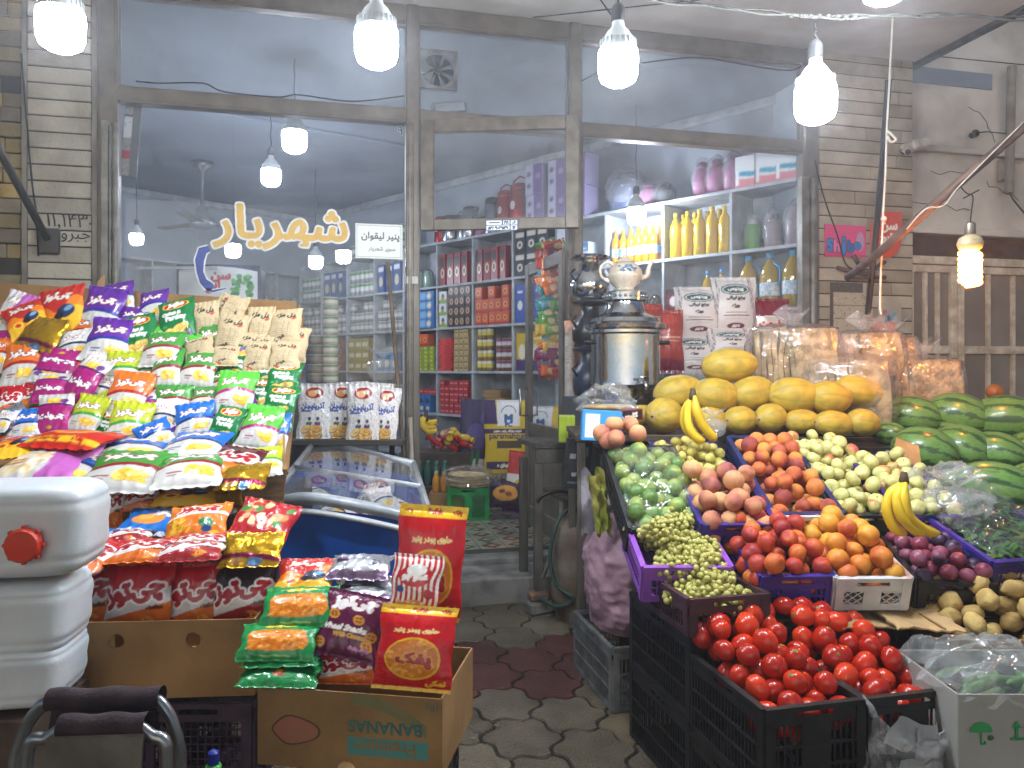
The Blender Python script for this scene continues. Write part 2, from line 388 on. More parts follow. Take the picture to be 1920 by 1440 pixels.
# ground: wavy hexagonal pavers as one sheet, joints below
def paving():
    m_t = mat('paver_concrete', vcol='dirt', rough=.42, scale=9, bump=.8, bscale=90, detail=8)
    m_j = mat('joint_dirt', '2c2924', .95, c2='15130f', scale=30)
    CX, CYp = .235, .305; g = .007
    H0 = [(-CX*2/3, 0), (-CX/3, CYp/2), (CX/3, CYp/2), (CX*2/3, 0), (CX/3, -CYp/2), (-CX/3, -CYp/2)]
    def edge(a, b, n=10, amp=.017):
        (x0, y0), (x1, y1) = a, b; d = math.hypot(x1-x0, y1-y0); nx, ny = -(y1-y0)/d, (x1-x0)/d; s = 1 if (x0, y0) < (x1, y1) else -1
        out = []
        for i in range(n):
            t = i/n; o = amp*math.sin(2*math.pi*t)*(1 if s > 0 else 1)
            out.append((x0+(x1-x0)*t+nx*o, y0+(y1-y0)*t+ny*o))
        return out
    P = []
    for i in range(6): P += edge(H0[i], H0[(i+1) % 6])
    n = len(P); b = MB(); cols = []
    r = random.Random(3)
    for i in range(-20, 30):
        for j in range(-8, 20):
            cx = i*CX+.02; cyy = j*CYp+(CYp/2 if i % 2 else 0)-.06
            if not (-3.5 < cx < 5.5 and -1.0 < cyy < 4.95): continue
            red = (0.0 < cx < 1.35 and 3.22 < cyy < 3.85) and not (cx > 1.1 and cyy < 3.4)
            k = r.uniform(.75, 1.2); base = lin('696050') if not red else lin('5c3630')
            if not red and r.random() < .3: base = lin('6f644e')
            ccol = tuple(q*k for q in base); z = r.uniform(-.002, .002); tl = (r.uniform(-.01, .01), r.uniform(-.01, .01))
            s0 = 1-g/.15; s1 = s0-.022
            vs = [(cx+x*s0, cyy+y*s0, z-.008) for x, y in P]+[(cx+x*s1, cyy+y*s1, z+x*tl[0]+y*tl[1]) for x, y in P]+[(cx, cyy, z+.001)]
            fs = [(q, (q+1) % n, n+(q+1) % n, n+q) for q in range(n)]+[(n+q, n+(q+1) % n, 2*n) for q in range(n)]
            fs = [tuple(reversed(f)) for f in fs]
            b.add(vs, fs, 0); cols += [ccol]*len(vs)
    b.box(-12, 12, -6, 4.98, -.25, -.009, 1); cols += [(.02, .018, .015)]*8
    me = b.mesh('ground', [m_t, m_j]); paint(me, np.array(cols)); me.update()
    o = bpy.data.objects.new('ground', me); col.objects.link(o); tag(o, kind='structure')
paving()

FLOOR = .21
m_conc = mat('step_concrete', '8b8982', .85, c2='5c5a55', scale=7, bump=.5, bscale=50, detail=8)
# step and threshold
b = MB(); b.rbox(.36, 1.72, 4.48, 4.83, -.05, .15, .008); b.build('doorstep', m_conc, None); tag(bpy.data.objects['doorstep'], 'worn grey concrete step in front of the shop doorway', 'step')
b = MB(); b.rbox(-1.30, 3.45, 4.83, 5.0, -.05, .185, .006); o = b.build('threshold', m_conc); tag(o, kind='structure')
# patterned tile floor inside
def tiles():
    b = MB(); cols = []; s = .18
    for i in range(-12, 26):
        for j in range(0, 42):
            x, y = i*s-.8, 5.0+j*s
            if x > 3.9 or x < -3: continue
            base = lin('a8a694'); d = lin('63756c') if (i+j) % 2 else lin('8a4a42'); w2 = lin('b9a98a')
            vs = [(x+.002, y+.002, 0), (x+s-.002, y+.002, 0), (x+s-.002, y+s-.002, 0), (x+.002, y+s-.002, 0)]
            k = rng.uniform(.8, 1.05)
            b.add([(p[0], p[1], FLOOR) for p in vs], [(0, 1, 2, 3)]); cols += [tuple(q*k for q in base)]*4
            q = s/2; c = (x+q, y+q); rr = q*.82
            b.add([(c[0]-rr, c[1], FLOOR+.001), (c[0], c[1]-rr, FLOOR+.001), (c[0]+rr, c[1], FLOOR+.001), (c[0], c[1]+rr, FLOOR+.001)], [(0, 1, 2, 3)]); cols += [tuple(t*k for t in d)]*4
            rr *= .5
            b.add([(c[0]-rr, c[1], FLOOR+.002), (c[0], c[1]-rr, FLOOR+.002), (c[0]+rr, c[1], FLOOR+.002), (c[0], c[1]+rr, FLOOR+.002)], [(0, 1, 2, 3)]); cols += [tuple(t*k for t in w2)]*4
    b.box(-6, 8, 5.0, 14, FLOOR-.2, FLOOR-.002); cols += [(.12, .11, .1)]*8
    me = b.mesh('shop_floor', mat('floor_tile', vcol='dirt', rough=.25, scale=6, detail=6)); paint(me, np.array(cols)); o = bpy.data.objects.new('shop_floor', me); col.objects.link(o); tag(o, kind='structure')
tiles()

# soffit over the pavement and its dark edge
m_soff = mat('soffit_plaster', 'dedcd7', .9, c2='c6c3bd', scale=2.2, bump=.15, bscale=8, detail=8)
ZS = 3.68
b = MB(); b.box(-6, 4.24, -1.5, 4.84, ZS, ZS+.2); o = b.build('ceiling', m_soff); tag(o, kind='structure')
b = MB(); b.box(4.24, 4.30, -1.5, 5.0, ZS-.03, ZS+.22); o = b.build('canopy_edge', mat('canopy_steel', '4a4d4b', .6, c2='2f3230')); tag(o, 'dark steel edge of the canopy above the plaster wall', 'canopy edge')
b = MB()
for p, q in (((.2, 2.6), (1.9, 4.8)), ((1.3, 4.8), (4.2, 3.3))):
    b.tube([(p[0], p[1], ZS-.004), ((p[0]+q[0])/2, (p[1]+q[1])/2+.02, ZS-.004), (q[0], q[1], ZS-.004)], .004, 5)
o = b.build('ceiling_wire', mat('black_cable', '1a1a1a', .6)); tag(o, 'thin black wire tacked across the soffit', 'wire')

# cladding made of real courses
m_clad = mat('cladding_stone', vcol='dirt', rough=.75, scale=5, bump=.5, bscale=40, detail=10)
m_mort = mat('cladding_joint', '3a352e', .95)
def cladding(name, x0, x1, z0, z1, y, course, lens, base, parent=None, seed=1, jit=.0015, rag=0):
    r = random.Random(seed); b = MB(); cols = []; z = z0
    while z < z1-.01:
        x = x0; h = min(course, z1-z)
        while x < x1-.01:
            L = r.uniform(*lens)
            if x+L > x1-.05: L = x1-x
            d = r.uniform(0, jit); k = r.uniform(.78, 1.12); c0 = r.choice(base)
            if not (rag and r.random() < rag):
                n0 = len(b.v); b.rbox(x+.002, x+L-.002, y-.022-d, y-.001, z+.004, z+h-.004, .003)
                cols += [tuple(q*k for q in lin(c0))]*(len(b.v)-n0)
            x += L
        z += h
    n0 = len(b.v); b.box(x0, x1, y-.012, y+.03, z0, z1, 1); cols += [(.04, .035, .03)]*(len(b.v)-n0)
    me = b.mesh(name, [m_clad, m_mort]); paint(me, np.array(cols)); o = bpy.data.objects.new(name, me); col.objects.link(o)
    if parent: child(o, parent)
    return o
XL0, XL1 = XY(42, YF), XY(186, YF)
pil = empty('pillar', (0, 0, 0), label='left brick pillar clad in long grey stone courses beside the big window', cat='pillar')
cladding('cladding', XL0+.03, XL1-.035, -.02, ZS, YF, .092, (.4, .9), ['b0a99a', 'aaa394', 'b6af9f', 'a59e8f'], pil, 2)
b = MB(); b.box(XL0, XL1, YF, YF+.35, -.05, ZS); b.build('core', m_mort, pil)
b = MB(); b.rbox(XL1-.033, XL1+.0, YF-.03, YF-.0, -.02, ZS, .004); b.rbox(XL0, XL0+.028, YF-.02, YF, -.02, ZS, .004); b.build('edge_strip', mat('strip_stone', '8f887b', .8, c2='6d675c', scale=6), pil)
pb = empty('side_wall', (0, 0, 0), label='rough yellow brick wall at the far left edge with broken faces', cat='wall')
cladding('brickwork', XL0-3.0, XL0-.004, -.02, ZS, YF+.03, .085, (.2, .24), ['a08a58', '94845c', '8a7d62', 'a89058', '857a66'], pb, 5, .02, .08)
# right pillar
XR0, XR1 = XY(1532, YF), XY(1708, YF)
pr = empty('pillar', (0, 0, 0), label='right pillar clad in cream stone courses with torn posters and grime', cat='pillar')
cladding('cladding', XR0, XR1, -.02, ZS, YF, .0935, (.25, .8), ['bbb09a', 'b3a891', 'c1b7a2', 'ada189'], pr, 8)
b = MB(); b.box(XR0, XR1, YF, YF+.35, -.05, ZS-.01); b.build('core', m_mort, pr)
# plaster wall with steel gate on the right
m_pl = mat('old_plaster', 'd8d3c8', .9, c2='a9a195', scale=1.6, bump=.6, bscale=14, detail=12, lo=.36, hi=.6)
ZG = 2.42
GX0, GX1 = XR1+.0, XR1+2.6
b = MB(); b.box(XR1, XR1+6, YF+.06, YF+.3, ZG, ZS+1.6); b.box(GX1, XR1+6, YF+.06, YF+.3, -.05, ZG)
# cracks as thin raised ragged ribs
o = b.build('plaster_wall', m_pl); tag(o, 'stained old plaster wall above the steel gate', 'wall')
b = MB()
def crack(px, py, n, dx, dy, r):
    q = UY(px, py, YF+.055); pts = [q]
    for i in range(n): q = q+Vector((dx+r.uniform(-.03, .03), 0, dy+r.uniform(-.03, .03))); pts.append(q)
    b.tube(pts, .0025, 4)
rc = random.Random(4)
crack(1745, 320, 6, .05, .01, rc); crack(1850, 340, 7, .04, -.02, rc); crack(1760, 385, 5, .05, .0, rc); crack(1815, 200, 8, .03, -.03, rc); crack(1700, 380, 6, .05, .015, rc)
o = b.build('wall_crack', mat('crack_dark', '3b352d', .95)); tag(o, 'thin dark cracks running over the stained plaster wall', 'cracks')
# ledge band on plaster wall
b = MB(); b.rbox(XR1+.01, XR1+6, YF+.0, YF+.06, ZG+.0, ZG+.05, .006); b.rbox(XR1+.01, XR1+2.0, YF+.01, YF+.055, ZG+.62, ZG+.66, .006)
o = b.build('wall_ledge', m_pl); tag(o, 'narrow plaster ledge above the gate', 'ledge')
# gate
g = empty('steel_gate', (0, 0, 0), label='cream painted steel gate with dusty glass panels behind the watermelons', cat='gate')
m_gate = mat('gate_paint', 'ddd2be', .55, c2='b8a98f', scale=14, detail=8)
m_gglass = mat('frosted_gate_glass', '8f867c', .25, c2='746b62', scale=2, bump=.2, bscale=200)
def gate_leaf(x0, x1, nb, name):
    b = MB(); y0, y1 = YF+.04, YF+.085
    b.rbox(x0, x0+.055, y0, y1, .05, ZG-.23, .004); b.rbox(x1-.055, x1, y0, y1, .05, ZG-.23, .004)
    b.rbox(x0+.055, x1-.055, y0+.002, y1-.002, ZG-.285, ZG-.232, .004); b.rbox(x0+.055, x1-.055, y0+.002, y1-.002, 1.52, 1.58, .004); b.rbox(x0+.055, x1-.055, y0+.002, y1-.002, .92, .98, .004)
    b.rbox(x0+.055, x1-.055, y0+.003, y1-.003, .05, .15, .004)
    for i in range(1, nb): 
        x = x0+.055+(x1-x0-.11)*i/nb; b.rbox(x-.014, x+.014, y0+.006, y1-.006, .15, ZG-.286, .003)
    o = b.build('gate_leaf', m_gate, g)
    q = MB(); q.box(x0+.03, x1-.03, y1-.012, y1-.006, .9, ZG-.26); c = q.build('glass', m_gglass, o)
    q = MB(); q.box(x0+.03, x1-.03, y1-.004, y1+.002, .1, .9); q.build('panel', m_gate, o)
xg = XY(1797, YF+.04)
gate_leaf(XR1+.01, xg-.004, 3, ''); gate_leaf(xg+.004, xg+1.05, 4, '')
b = MB(); b.rbox(XR1+.0, GX1, YF+.03, YF+.09, ZG-.225, ZG-.165, .004); b.rbox(XR1+.005, GX1-.01, YF+.08, YF+.1, ZG-.16, ZG-.002, .002, 1); b.build('gate_header', [m_gate, mat('rust_board', '4a3a2b', .8, c2='2e241b')], g)
b = MB(); b.lathe([(0, 0), (.035, .004), (.038, .03), (.02, .045), (.016, .06), (.03, .075), (.036, .1), (.02, .118), (0, .12)], 16, M=Matrix.Translation(UY(1783, 685, YF+.04)) @ Matrix.Rotation(R(90), 4, 'X'))
b.cbox(UY(1783, 700, YF+.034), (.06, .01, .2)); b.build('door_handle', mat('old_brass', '3b2f26', .35, .8), g)
# downpipe + conduit on the plaster wall
m_pipe = mat('pipe_paint', '9c978c', .6, c2='7a756a', scale=8)
b = MB(); b.tube([UY(1897, 125, YF-.02), UY(1894, 250, YF-.02), UY(1892, 362, YF-.02)], .033, 12); b.cbox(UY(1880, 320, YF+.02), (.05, .05, .16))
o = b.build('drain_pipe', m_pipe); tag(o, 'vertical painted drain pipe on the plaster wall', 'pipe')
b = MB(); b.tube([UY(1735, 275, YF+.03), UY(1890, 295, YF+.03)], .018, 8); o = b.build('conduit', m_pipe); tag(o, 'horizontal conduit on the plaster wall beside the drain pipe', 'pipe')
b = MB(); b.tube([UY(1893, 362, YF-.02), UY(1900, 375, YF-.03), UY(1925, 405, YF-.03)], .006, 6); b.tube([UY(1829, 249, YF), UY(1850, 247, YF-.02), UY(1890, 251, YF-.02)], .004, 5)
b.tube([UY(1700, 100, YF-.0), UY(1800, 110, YF-.02), UY(1925, 122, YF-.02)], .004, 5)
o = b.build('wall_cable', MATS['black_cable']); tag(o, 'loose black cable sagging from the drain pipe', 'cable')
b = MB(); b.ball(UY(1829, 250, YF), .03, (1, .8, 1)); b.ball(UY(1822, 254, YF-.01), .022); o = b.build('wall_socket', mat('old_black_plastic', '2a2826', .5), smooth=True); tag(o, 'black round lamp socket without a bulb on the plaster wall', 'socket')
# floodlight / camera
t = empty('security_camera', UY(1712, 275, YF-.1), label='small white box camera on a bracket at the pillar corner', cat='camera')
b = MB(); b.rbox(-.075, .075, -.09, .05, -.035, .035, .012, M=Matrix.Rotation(R(-14), 4, 'Y')); b.build('housing', mat('white_plastic_dirty', 'cfcbc0', .5, c2='a8a399'), t)
b = MB(); b.tube([(0, .05, 0), (-.03, .1, .0)], .012); b.ball((-.07, -.03, -.05), .018); b.tube([(-.08, .0, -.06), (-.1, .02, -.03), (-.04, .04, 0)], .006, 6); b.build('bracket', MATS['old_black_plastic'], t, True)

# ---------------------------------------------------------------- shop front
m_alu = mat('brown_aluminium', '736b60', .45, .2, c2='60584e', scale=7, bump=.1, bscale=90, detail=8)
m_aluL = mat('worn_aluminium', '756d62', .4, .25, c2='5c554b', scale=12, detail=10)
sf = empty('storefront', (0, 0, 0), label='brown aluminium and glass shop front with posts, transoms and panes', cat='shop front')
P1, P2, P3, P4 = XY(186, YF), XY(760, YF), XY(1063, YF), XY(1500, YF)
Q1, Q2, Q3, Q4 = XY(224, YF), XY(786, YF), XY(1088, YF), XY(1529, YF)
ZL0, ZL1 = 2.935, 3.03; ZT0 = 3.555
m_trk = mat('shutter_track', '8d8a82', .5, .5, c2='6a675f', scale=10)
def post(x0, x1, z0, z1, m=m_alu, name='post', y0=YF-.045, y1=YF+.045):
    b = MB(); b.rbox(x0, x1, y0, y1, z0, z1, .005); b.rbox(x0+.012, x1-.012, y0-.006, y0+.001, z0, z1, .002); return b.build(name, m, sf)
post(P1, Q1, .18, ZS-.004); post(P2, Q2, .18, ZS-.004); post(P3, Q3, .18, ZS-.004); post(P4, Q4, .18, ZS-.004)
post(P2-.0, P2+.045, .185, ZL0, m_aluL, 'post_facing', YF-.062, YF-.052); post(P3+.02, Q3, .185, ZL0, m_aluL, 'post_facing', YF-.062, YF-.052)
def rail(x0, x1, z0, z1, name='transom_rail', m=m_alu, y0=YF-.04, y1=YF+.04):
    b = MB(); b.rbox(x0, x1, y0, y1, z0, z1, .005); b.rbox(x0, x1, y0-.006, y0+.001, z0+.014, z1-.014, .002); return b.build(name, m, sf)
for a, c in ((Q1, P2), (Q2, P3), (Q3, P4)): rail(a, c, ZL0, ZL1)
for a, c in ((Q1, P2), (Q2, P3), (Q3, P4)): rail(a, c, ZT0, ZS-.004, 'head_beam')
rail(Q1, P2, .186, .30, 'bottom_rail'); rail(Q3, P4, .186, .30, 'bottom_rail')
gl = clearmat('window_glass', dust=.035, gl=.55, rough=.0, dustc='aab4c0', dscale=1.5)
gl_top = clearmat('dusty_top_glass', dust=.22, gl=.5, rough=.02, dustc='8c949c', dscale=2.2, dvar=.5)
def pane(x0, x1, z0, z1, m=gl):
    b = MB(); b.box(x0-.004, x1+.004, YF-.002, YF+.002, z0-.004, z1+.004); return b.build('window_pane', m, sf)
winL = pane(Q1, P2, .30, ZL0); winR = pane(Q3, P4, .30, ZL0)
for a, c in ((Q1, P2), (Q2, P3), (Q3, P4)): pane(a, c, ZL1, ZT0, gl_top)
# shutter guide rails beside both windows
for (pa, pb_, topy, lbl) in ((189, 221, 225, 'left'), (1503, 1534, 330, 'right')):
    t = empty('shutter_guide', (0, 0, 0), label=('galvanised shutter guide rail at the left pillar' if lbl == 'left' else 'grey steel shutter guide rail against the right pillar'), cat='shutter rail')
    x0, x1 = XY(pa, YF-.1), XY(pb_, YF-.1); zt = ZY(pa, topy, YF-.1)
    b = MB(); w2 = (x1-x0)
    b.rbox(x0, x0+w2*.42, YF-.105, YF-.052, .2, zt, .003); b.rbox(x0+w2*.45, x0+w2*.55, YF-.09, YF-.05, .2, zt-.02, .002); b.build('channel', m_trk, t)
    b = MB(); b.lathe([(w2*.2, .2), (w2*.2, zt-.02), (w2*.12, zt-.005)], 14, (x1-w2*.2, YF-.08, 0)); b.build('tube', m_trk, t, True, ang=40)
    b = MB()
    for k in range(8): b.lathe([(.008, 0), (.008, .004), (0, .006)], 8, M=Matrix.Translation((x0+w2*.2, YF-.105, .5+k*.32)) @ Matrix.Rotation(R(90), 4, 'X'))
    b.build('bolt', m_trk, t)
# exhaust fan behind the middle top pane
fx, fz = UY(822, 132, YF-.05).x, ZY(822, 127, YF-.05)
t = empty('exhaust_fan', (fx, YF-.014, fz), label='square exhaust fan with dark blades in the top middle pane', cat='fan')
b = MB(); s = .125
b.rbox(-s, s, -.012, .012, s*.9, s, .003); b.rbox(-s, s, -.012, .012, -s, -s*.9, .003); b.rbox(-s, -s*.9, -.012, .012, -s*.9, s*.9, .003); b.rbox(s*.9, s, -.012, .012, -s*.9, s*.9, .003)
n = 32; vs = []; 
for rr, yy in ((.98, -.008), (.84, -.008)):
    for k in range(n):
        a = 2*math.pi*k/n; q = s*.93/max(abs(math.cos(a)), abs(math.sin(a))) if rr == .98 else s*rr; vs.append((q*math.cos(a), yy, q*math.sin(a)))
b.add(vs, [(k, (k+1) % n, n+(k+1) % n, n+k) for k in range(n)])
b.build('fan_frame', mat('fan_grey', '77797a', .5, c2='5a5c5d'), t)
b = MB()
for k in range(8):
    a = 2*math.pi*k/8; vs = []
    for rr, da, yy in ((.22, -.25, .0), (.8, -.28, .0), (.8, .28, .018), (.22, .2, .012)): vs.append((s*rr*math.cos(a+da), yy, s*rr*math.sin(a+da)))
    b.add(vs, [(0, 1, 2, 3)])
b.lathe([(s*.2, 0), (s*.2, .02), (0, .024)], 16, M=Matrix.Rotation(R(90), 4, 'X')); b.build('blades', mat('fan_blade', '2a2c2e', .4), t)
b = MB(); b.lathe([(s*.86, 0), (s*.86, .004)], 32, (0, 0, 0), M=Matrix.Translation((0, .03, 0)) @ Matrix.Rotation(R(90), 4, 'X')); b.build('back_grille', mat('fan_back', '55606a', .6), t)
# emergency light behind the pane
b = MB(); M0 = Matrix.Translation(UY(842, 203, YF+.25)) @ Matrix.Rotation(R(-8), 4, 'Y')
b.rbox(-.12, .12, -.03, .03, -.04, .04, .012, M=M0); b.rbox(-.1, .1, -.034, -.029, -.028, .024, .004, 1, M=M0)
o = b.build('flood_lamp', [mat('lamp_housing', '3c3e42', .4), mat('lamp_front', 'b9c2c8', .2)]); tag(o, 'unlit flat flood lamp just above the hinged transom window', 'flood lamp')

# door leaf, opened into the shop, hinged on the right post
dm = empty('glass_door', (P3-.005, YF+.03, 0), label='brown framed glass door standing open into the shop', cat='door')
ang = R(92.5)                                   # leaf direction measured from +x
dm.rotation_euler = (0, 0, ang)
DL, DZ0, DZ1 = .84, .235, 2.20
def dpart(name, m, *bs, glass=None):
    b = MB()
    for q in bs: b.rbox(*q, .004)
    return b.build(name, m, dm)
dpart('door_frame', m_alu, (0, .075, -.02, .02, DZ0, DZ1), (DL-.085, DL, -.02, .02, DZ0, DZ1), (.075, DL-.085, -.018, .018, DZ1-.09, DZ1-.001), (.075, DL-.085, -.018, .018, DZ0+.001, DZ0+.14), (.075, DL-.085, -.018, .018, .92, 1.0))
b = MB(); b.box(.07, DL-.08, -.003, .003, .99, DZ1-.08); b.build('glass', clearmat('door_glass', .02, .4, 0), dm)
b = MB(); b.box(.07, DL-.08, -.006, .006, DZ0+.1, .93); b.build('kick_panel', m_alu, dm)
b = MB(); b.tube([(DL-.05, .02, 1.25), (DL-.05, .07, 1.25), (DL-.05, .07, 1.05), (DL-.05, .02, 1.05)], .009, 8); b.build('handle', mat('steel_handle', 'b0b0b0', .3, .9), dm, True); b = MB(); b.tube([(DL-.05, -.02, 1.25), (DL-.05, -.06, 1.25), (DL-.05, -.06, 1.05), (DL-.05, -.02, 1.05)], .009, 8); b.build('handle', mat('steel_handle', 'b0b0b0', .3, .9), dm, True)
# hinged transom window, swung outward from the left post
tx = empty('transom_window', (Q2+.004, YF-.055, 0), label='hinged brown transom window swung outward above the doorway', cat='window')
tx.rotation_euler = (0, 0, R(-19)); TL = .985; TZ0 = ZY(800, 434, YF-.05)
TZ1 = ZY(795, 226, YF-.05)
b = MB(); fw = .085
b.rbox(0, fw, -.022, .022, TZ0, TZ1, .005); b.rbox(TL-fw, TL, -.022, .022, TZ0, TZ1, .005); b.rbox(fw, TL-fw, -.02, .02, TZ1-fw, TZ1-.001, .004); b.rbox(fw, TL-fw, -.02, .02, TZ0+.001, TZ0+.07, .004)
b.build('window_frame', m_aluL, tx)
b = MB(); b.box(fw-.01, TL-fw+.01, -.003, .003, TZ0+.06, TZ1-fw+.01); b.build('glass', clearmat('transom_glass', .05, .55, 0), tx)
# number plate on the transom window
cv = Canvas(.2, .066, 110, '2c4f86'); cv.rect(.02, .49, .54, .93, 'e9eef0').rect(.53, .73, .54, .93, 'e9eef0').rect(.77, .97, .54, .93, 'e9eef0').rect(.02, .73, .07, .46, 'e9eef0').rect(.77, .97, .07, .46, 'e9eef0')
cv.rect(.09, .43, .68, .8, '3a4a5c').text('۴/۱', .63, .74, .12, '10243c', maxh=.3).text('۵۳۸۶۱-۲۶۵۴۹', .375, .26, .6, '10243c', maxh=.3).text('۱۴', .87, .26, .1, '10243c', maxh=.25).text('گ', .87, .74, .1, '10243c', maxh=.25)
m_print = mat('print_satin', vcol=True, rough=.4)
m_gloss = mat('print_gloss', vcol=True, rough=.18, coat=.4, bump=.15, bscale=50)
o = card('number_plate', cv, m_print, 110, th=.004); child(o, tx); place(o, (TL*.52, -.026, TZ0-.01))
# lettering on the left window
SY = YF-.006
gold, wht = mat('gold_vinyl', 'd9b258', .45, c2='cfa648'), mat('white_vinyl', 'e6e8e6', .5)
red_v, navy = mat('red_vinyl', 'c62a35', .45), mat('navy_vinyl', '1f3f96', .4)
def on_glass(t, px, py, wpx, m, off, dy, sy=1.0, parent=winL):
    a, b_ = UY(px-wpx/2, py, SY), UY(px+wpx/2, py, SY); p = (a+b_)/2
    return mask_letters('lettering', t, m, (b_-a).length, off, parent, (p.x, SY-dy, p.z), sy=sy)
on_glass('شهریار', 525, 427, 250, wht, .019, 0.0, .92); on_glass('شهریار', 525, 427, 250, gold, .0075, .002, .92)
# phone receiver and round number decal
def decal(pts, m, r, dy, parent=winL):
    b = MB(); P = [UY(x, y, SY-dy) for x, y in pts]; n = len(P); vs = []
    for i, p in enumerate(P):
        t = (P[min(i+1, n-1)]-P[max(i-1, 0)]).normalized(); q = Vector((-t.z, 0, t.x))*(r[i] if hasattr(r, '__len__') else r); vs += [p+q, p-q]
    b.add(vs, [(2*i, 2*i+1, 2*i+3, 2*i+2) for i in range(n-1)]); return b.build('decal', m, parent)
ph = [(392, 466), (380, 470), (374, 488), (375, 510), (381, 527), (391, 536), (399, 540)]
decal(ph, wht, [.026, .034, .034, .028, .030, .036, .026], 0.0); decal(ph, navy, [.018, .026, .025, .018, .021, .027, .018], .002)
decal([(388, 541), (398, 546), (412, 543), (425, 541)], wht, [.012, .012, .010, .006], 0.0); decal([(388, 541), (398, 546), (412, 543), (424, 541)], navy, [.006, .007, .005, .003], .002)
on_glass('۹', 750, 245, 9, wht, .09, 0.0); on_glass('۹', 750, 245, 9, mat('black_vinyl', '17171a', .5), .04, .002)
# paper sheet in the window
cv = Canvas(.29, .215, 120, 'dfe5e0')
for k in range(26):
    for yy in (.05, .95): cv.ell(.04+k*.0368, yy, .009, .012, '3b4148')
for k in range(18):
    for xx in (.035, .965): cv.ell(xx, .08+k*.05, .008, .012, '3b4148')
cv.text('پنیر لیقوان', .53, .63, .8, '2b3138', bold=.003, maxh=.34).text('سوپر شهریار', .56, .27, .62, '3b4148', bold=.0, maxh=.16)
o = card('paper_notice', cv, m_print, 120, th=.0006); place(o, UY(711, 485, YF-.008)); tag(o, 'white paper notice with dotted border taped inside the left window', 'notice'); o.location.y = YF-.004-.003
# white tape strip on the door post
b = MB(); b.cbox((UY(773, 525, YF-.064)), (.07, .001, .045)); o = b.build('sticker', mat('paper_strip', 'c9c6bd', .6)); tag(o, 'small white printed sticker on the middle post', 'sticker')

# ---------------------------------------------------------------- the shop room
m_wall = mat('shop_wall', 'aab2bc', .8, c2='98a1ac', scale=2, bump=.1, bscale=6)
m_ceil = mat('shop_ceiling_paint', '8f98a4', .8, c2='7d8692', scale=1.2)
m_shelf = mat('shelf_white', 'b9bec2', .55, c2='9ea3a8', scale=8)
ZC = 3.56
SA = Vector((3.33, 4.95, 0)); SE = Vector((-.527, .85, 0)).normalized(); SN = Vector((.85, .527, 0)).normalized()   # along the shelves, into the wall
SROT = math.atan2(-SE.y, -SE.x)
def S(s, t, z): return SA+SE*s+SN*t+Vector((0, 0, z))
SM = Matrix(((-SE.x, SN.x, 0, SA.x), (-SE.y, SN.y, 0, SA.y), (0, 0, 1, 0), (0, 0, 0, 1)))   # local x runs towards the front (-s), y into the wall
b = MB(); b.box(-7.6, .35, .36, .5, FLOOR-.1, ZC+.05, M=SM); o = b.build('wall', m_wall); tag(o, kind='structure')
K1 = C(-2.91, 10.5); K0 = C(-4.32, 8.9); dv = (K1-K0).normalized(); pv = Vector((-dv.y, dv.x, 0))
M2 = Matrix(((dv.x, pv.x, 0, K0.x), (dv.y, pv.y, 0, K0.y), (0, 0, 1, 0), (0, 0, 0, 1)))
b = MB(); b.box(-1.6, 2.6, .32, .45, FLOOR-.1, ZC+.05, M=M2); o = b.build('wall', m_wall); tag(o, kind='structure')
b = MB(); b.box(-3.2, -3.1, 4.9, 9.5, FLOOR-.1, ZC+.05); b.box(3.42, 3.52, 4.9, 5.4, FLOOR-.1, ZC+.05); o = b.build('wall', m_wall); tag(o, kind='structure')
b = MB(); b.box(-6.5, 5, 4.9, 13.5, ZC, ZC+.12); o = b.build('ceiling', m_ceil); tag(o, kind='structure')
# crown mouldings
b = MB(); b.rbox(-7.4, .3, .29, .36, ZC-.08, ZC-.002, .015, M=SM); b.rbox(-1.5, 2.4, .26, .32, ZC-.08, ZC-.002, .015, M=M2); o = b.build('crown_moulding', m_shelf); tag(o, kind='structure')
b = MB(); p, q = C(-2.81, 6.2), C(-1.04, 7.4); b.tube([p+Vector((0, 0, ZC-.01)), q+Vector((0, 0, ZC-.01))], .02, 6); o = b.build('false_beam', m_ceil); tag(o, 'thin false beam added across the shop ceiling', 'false beam')  # made-up beam, added to draw the line across the ceiling
# ceiling fan inside
t = empty('ceiling_fan', C(-3.22, 8.0, 0), label='ceiling fan hanging on a rod at the back of the shop', cat='fan')
b = MB(); b.lathe([(.11, ZC-.003), (.08, ZC-.06), (.02, ZC-.1), (.02, ZC-.45), (.06, ZC-.48), (.07, ZC-.56), (.13, ZC-.60), (.13, ZC-.66), (.05, ZC-.7), (0, ZC-.7)], 18); b.build('motor', mat('fan_metal', '8b8f92', .4, .5), t, True)
for k in range(3):
    a = R(20+120*k); b = MB(); M0 = Matrix.Rotation(a, 4, 'Z'); b.box(.1, .62, -.06, .06, ZC-.645, ZC-.635, M=M0); b.build('blade', mat('fan_wing', '6c6a63', .5), t)

# shelving unit along the right-hand wall: uprights and boards
ZR = [.45, .92, 1.385, 1.86, 2.32, 2.80]
DV = [-.05, .53, 1.15, 1.75, 2.33, 2.91, 3.50, 4.08, 4.68, 5.26, 5.85, 6.45, 7.0]
sh = empty('shelving_unit', (0, 0, 0), label='long white built-in shelving unit full of groceries inside the shop', cat='shelves')
for z in ZR+[FLOOR+.05]:
    b = MB(); b.rbox(-7.0, .06, 0, .345, z-.026, z, .002, M=SM); b.build('shelf_board', m_shelf, sh)
for s in DV:
    b = MB(); b.rbox(-s-.011, -s+.011, .004, .34, FLOOR, ZR[-1]-.028, .001, M=SM); b.build('upright', m_shelf, sh)
b = MB(); b.box(-7.0, .06, .346, .354, FLOOR, ZR[-1]-.03, M=SM); b.build('back_panel', m_shelf, sh)
